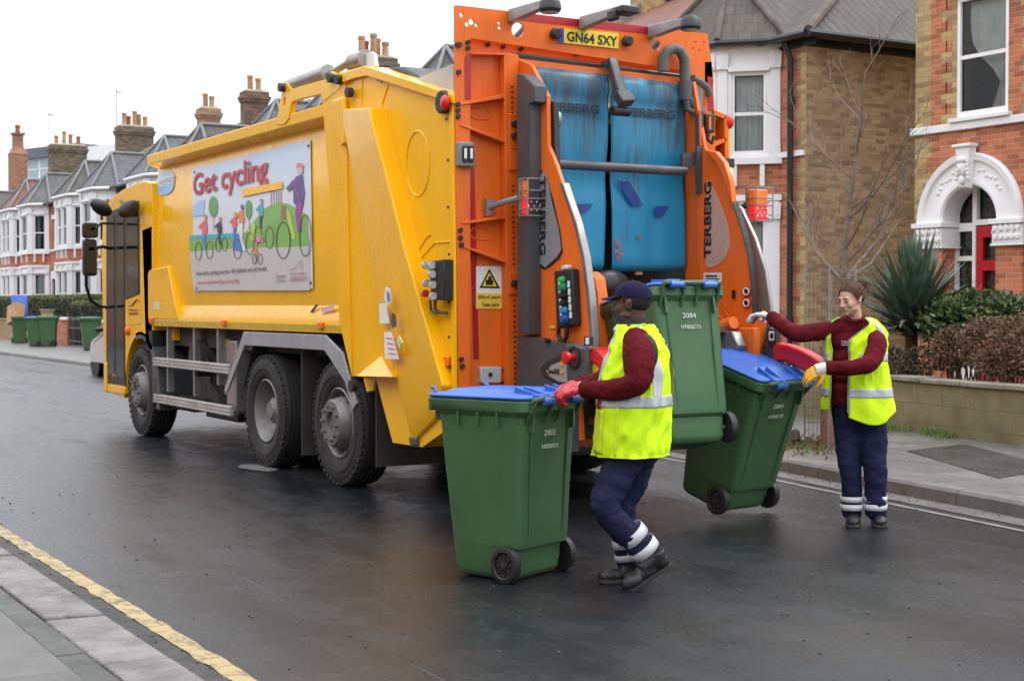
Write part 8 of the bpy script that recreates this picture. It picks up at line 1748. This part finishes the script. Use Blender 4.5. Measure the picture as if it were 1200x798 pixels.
    b = MB(); b.loft([[P(1000, 468 + dy, 10.24) + LT * (rx_ * sin(2 * pi * k / 40)) + FW * (rx_ * .77 * cos(2 * pi * k / 40)) for k in range(40)] for dy, rx_ in ((-4, .160), (0, .163), (6, .152))], caps=False); b.build('hem', MAR, R_, smooth=70)
    for a, c_, r in ((P(912, 379, 10.40), P(904, 371, 10.47), .047), (P(977, 431.5, 9.985), P(968, 430.5, 10.01), .045)): b = MB(); b.tube([a, a.lerp(c_, .5), c_], [r, r + .006, r - .002], 18); b.build('cuff', MAR, R_, smooth=60)
    # open vest: back and two front panels as one sheet from one front edge round to the other
    st = Body3([(P(1006, 497, 10.25), .240, .205), (P(1005, 479, 10.25), .235, .20), (P(1004, 460, 10.25), .220, .185), (P(1003.5, 438, 10.25), .205, .170), (P(1003, 418, 10.25), .198, .158), (P(1002.5, 401, 10.25), .202, .146), (P(1002, 389, 10.25), .200, .128), (P(1001.5, 379, 10.24), .165, .105), (P(1001.5, 372, 10.24), .098, .084)], LT, FW, sup=2.3)
    a0, a1 = radians(-2), radians(360 - 38)      # from her left front edge round the back to her right front edge
    sm_ = lambda x: 0 if x < 0 else 1 if x > 1 else x * x * (3 - 2 * x)
    thf = lambda t: (a0 + radians(52) * sm_((t - .62) / .38), a1 - radians(22) * sm_((t - .62) / .38))
    v = st.sheet(0, 1, a0, a1, .004, 80, 120, .014, 2, thf=thf, t0f=lambda th: .115 - .085 * math.exp(-((th - .6) / .75) ** 2) - .012 * sin(th * 3)).build('hi_vis_vest', HIV, R_, smooth=80, fixn=False); md = v.modifiers.new('t', 'SOLIDIFY'); md.thickness = .006; md.offset = -1
    def band(t0, t1, x0, x1, m=REFL, name='reflective_band', off=.0085, nt=6, na=60): o = st.sheet(t0, t1, x0, x1, off, nt, na, .014, 2).build(name, m, v, smooth=80, fixn=False); md = o.modifiers.new('t', 'SOLIDIFY'); md.thickness = .002; return o
    band(.225, .285, a0, a1, na=110); band(.47, .53, a0 + .25, a1 - .15, na=100)
    band(.53, .99, radians(54), radians(74), nt=36, na=8); band(.53, .99, radians(-84), radians(-64), nt=36, na=8)
    for k_ in (0, 1): q = MB(); q.loft([[st.at(t, thf(t)[k_] + d_, .0095, .014, 2) for d_ in (-.02, .0, .02)] for t in [.11 + .88 * j / 50 for j in range(51)]], closed=False, caps=False); q.build('binding', mat('grey_binding', (.22, .23, .2), .7), v, smooth=80, fixn=False)
    text('chest_logo', 'cleansweep', P(989, 402.5, 10.08) + FW * .02, LT, UP, .055, .008, mat('pale_embroidery', (.5, .4, .5), .7), o, .001) if False else None
    b = MB()
    for r_ in range(3):
        p = P(986.5, 400 + 2.1 * r_, 10.13) + FW * .013; b.box((0, 0, 0), (0, 0, 0)) if False else b.beam(p, p + LT * (.062 - .008 * r_), .004, .005, up=(0, 0, 1))
    b.build('chest_badge', mat('pale_embroidery', (.45, .33, .42), .7), R_)
    # trousers
    tr = MB(); limb(tr, [P(993, 480, 10.28), P(994, 510, 10.27), P(996, 543, 10.22), P(998, 575, 10.24), P(998, 598, 10.25)], [.108, .094, .075, .066, .068]); limb(tr, [P(1018, 480, 10.22), P(1022, 510, 10.21), P(1025, 543, 10.17), P(1026, 575, 10.20), P(1026, 598, 10.22)], [.112, .098, .080, .070, .072])
    tr.ell(P(1005, 472, 10.25), (.165, .135, .10), 18, R=Matrix((LT, FW, UP)).transposed()); remesh(tr, 'trousers', NAVY, R_, vox=.0075, smooth=4, nfun=cloth(.008, 6, 8))
    for (x0, x1, d) in ((998, 998, 10.245), (1026, 1026, 10.215)):
        cuff_band(R_, P(x0, 581, d), P(x0, 587.5, d), (.079, .079)); cuff_band(R_, P(x1, 590, d), P(x1, 597, d), (.079, .079))
    hl = P(1003, 611, 10.42); z0 = .0
    for (x, d, tx) in ((1002, 10.34, -.30), (1027, 10.34, -.12)):
        h = P(x, 600, d); h.z = .0; dirn = hd(tx, -1.0); boot(R_, h - dirn * .02, h + dirn * .265, UP)
    # hands
    gl = do_hand('glove', P(968, 430.5, 10.01), hd(-.85, .05) + V(0, 0, -.42), UP * .7 - CF * .75, -1, YGL, R_, curl=(.35, .45, .35), sc=1.08, rad=1.2)
    b = MB(); w0 = P(970, 430.5, 10.0); w1 = P(956, 434.5, 10.01); b.tube([w0, w0.lerp(w1, .5), w1], [.040, .043, .044], 18); remesh(b, 'glove_back', WGL, R_, vox=.005, smooth=3)
    do_hand('glove', P(902, 370, 10.48), hd(-.8, .6) + V(0, 0, .1), UP, 1, WGL, R_, curl=(.3, .5, .4), sc=1.05, rad=1.2)
    return R_
woman()

# ================================================================ FINISH: put every Empty at the base of its parts
bpy.context.view_layer.update()
for o in list(scn.objects):
    if o.type == 'EMPTY' and o.parent is None and o.location.length < 1e-6 and o.children:
        lo = Vector((1e9,) * 3); hi = Vector((-1e9,) * 3)
        for c in o.children:
            for q in c.bound_box:
                p = c.matrix_basis @ Vector(q); lo = Vector(map(min, lo, p)); hi = Vector(map(max, hi, p))
        base = Vector(((lo.x + hi.x) / 2, (lo.y + hi.y) / 2, max(0, lo.z)))
        o.location = base
        for c in o.children: c.location = c.location - base
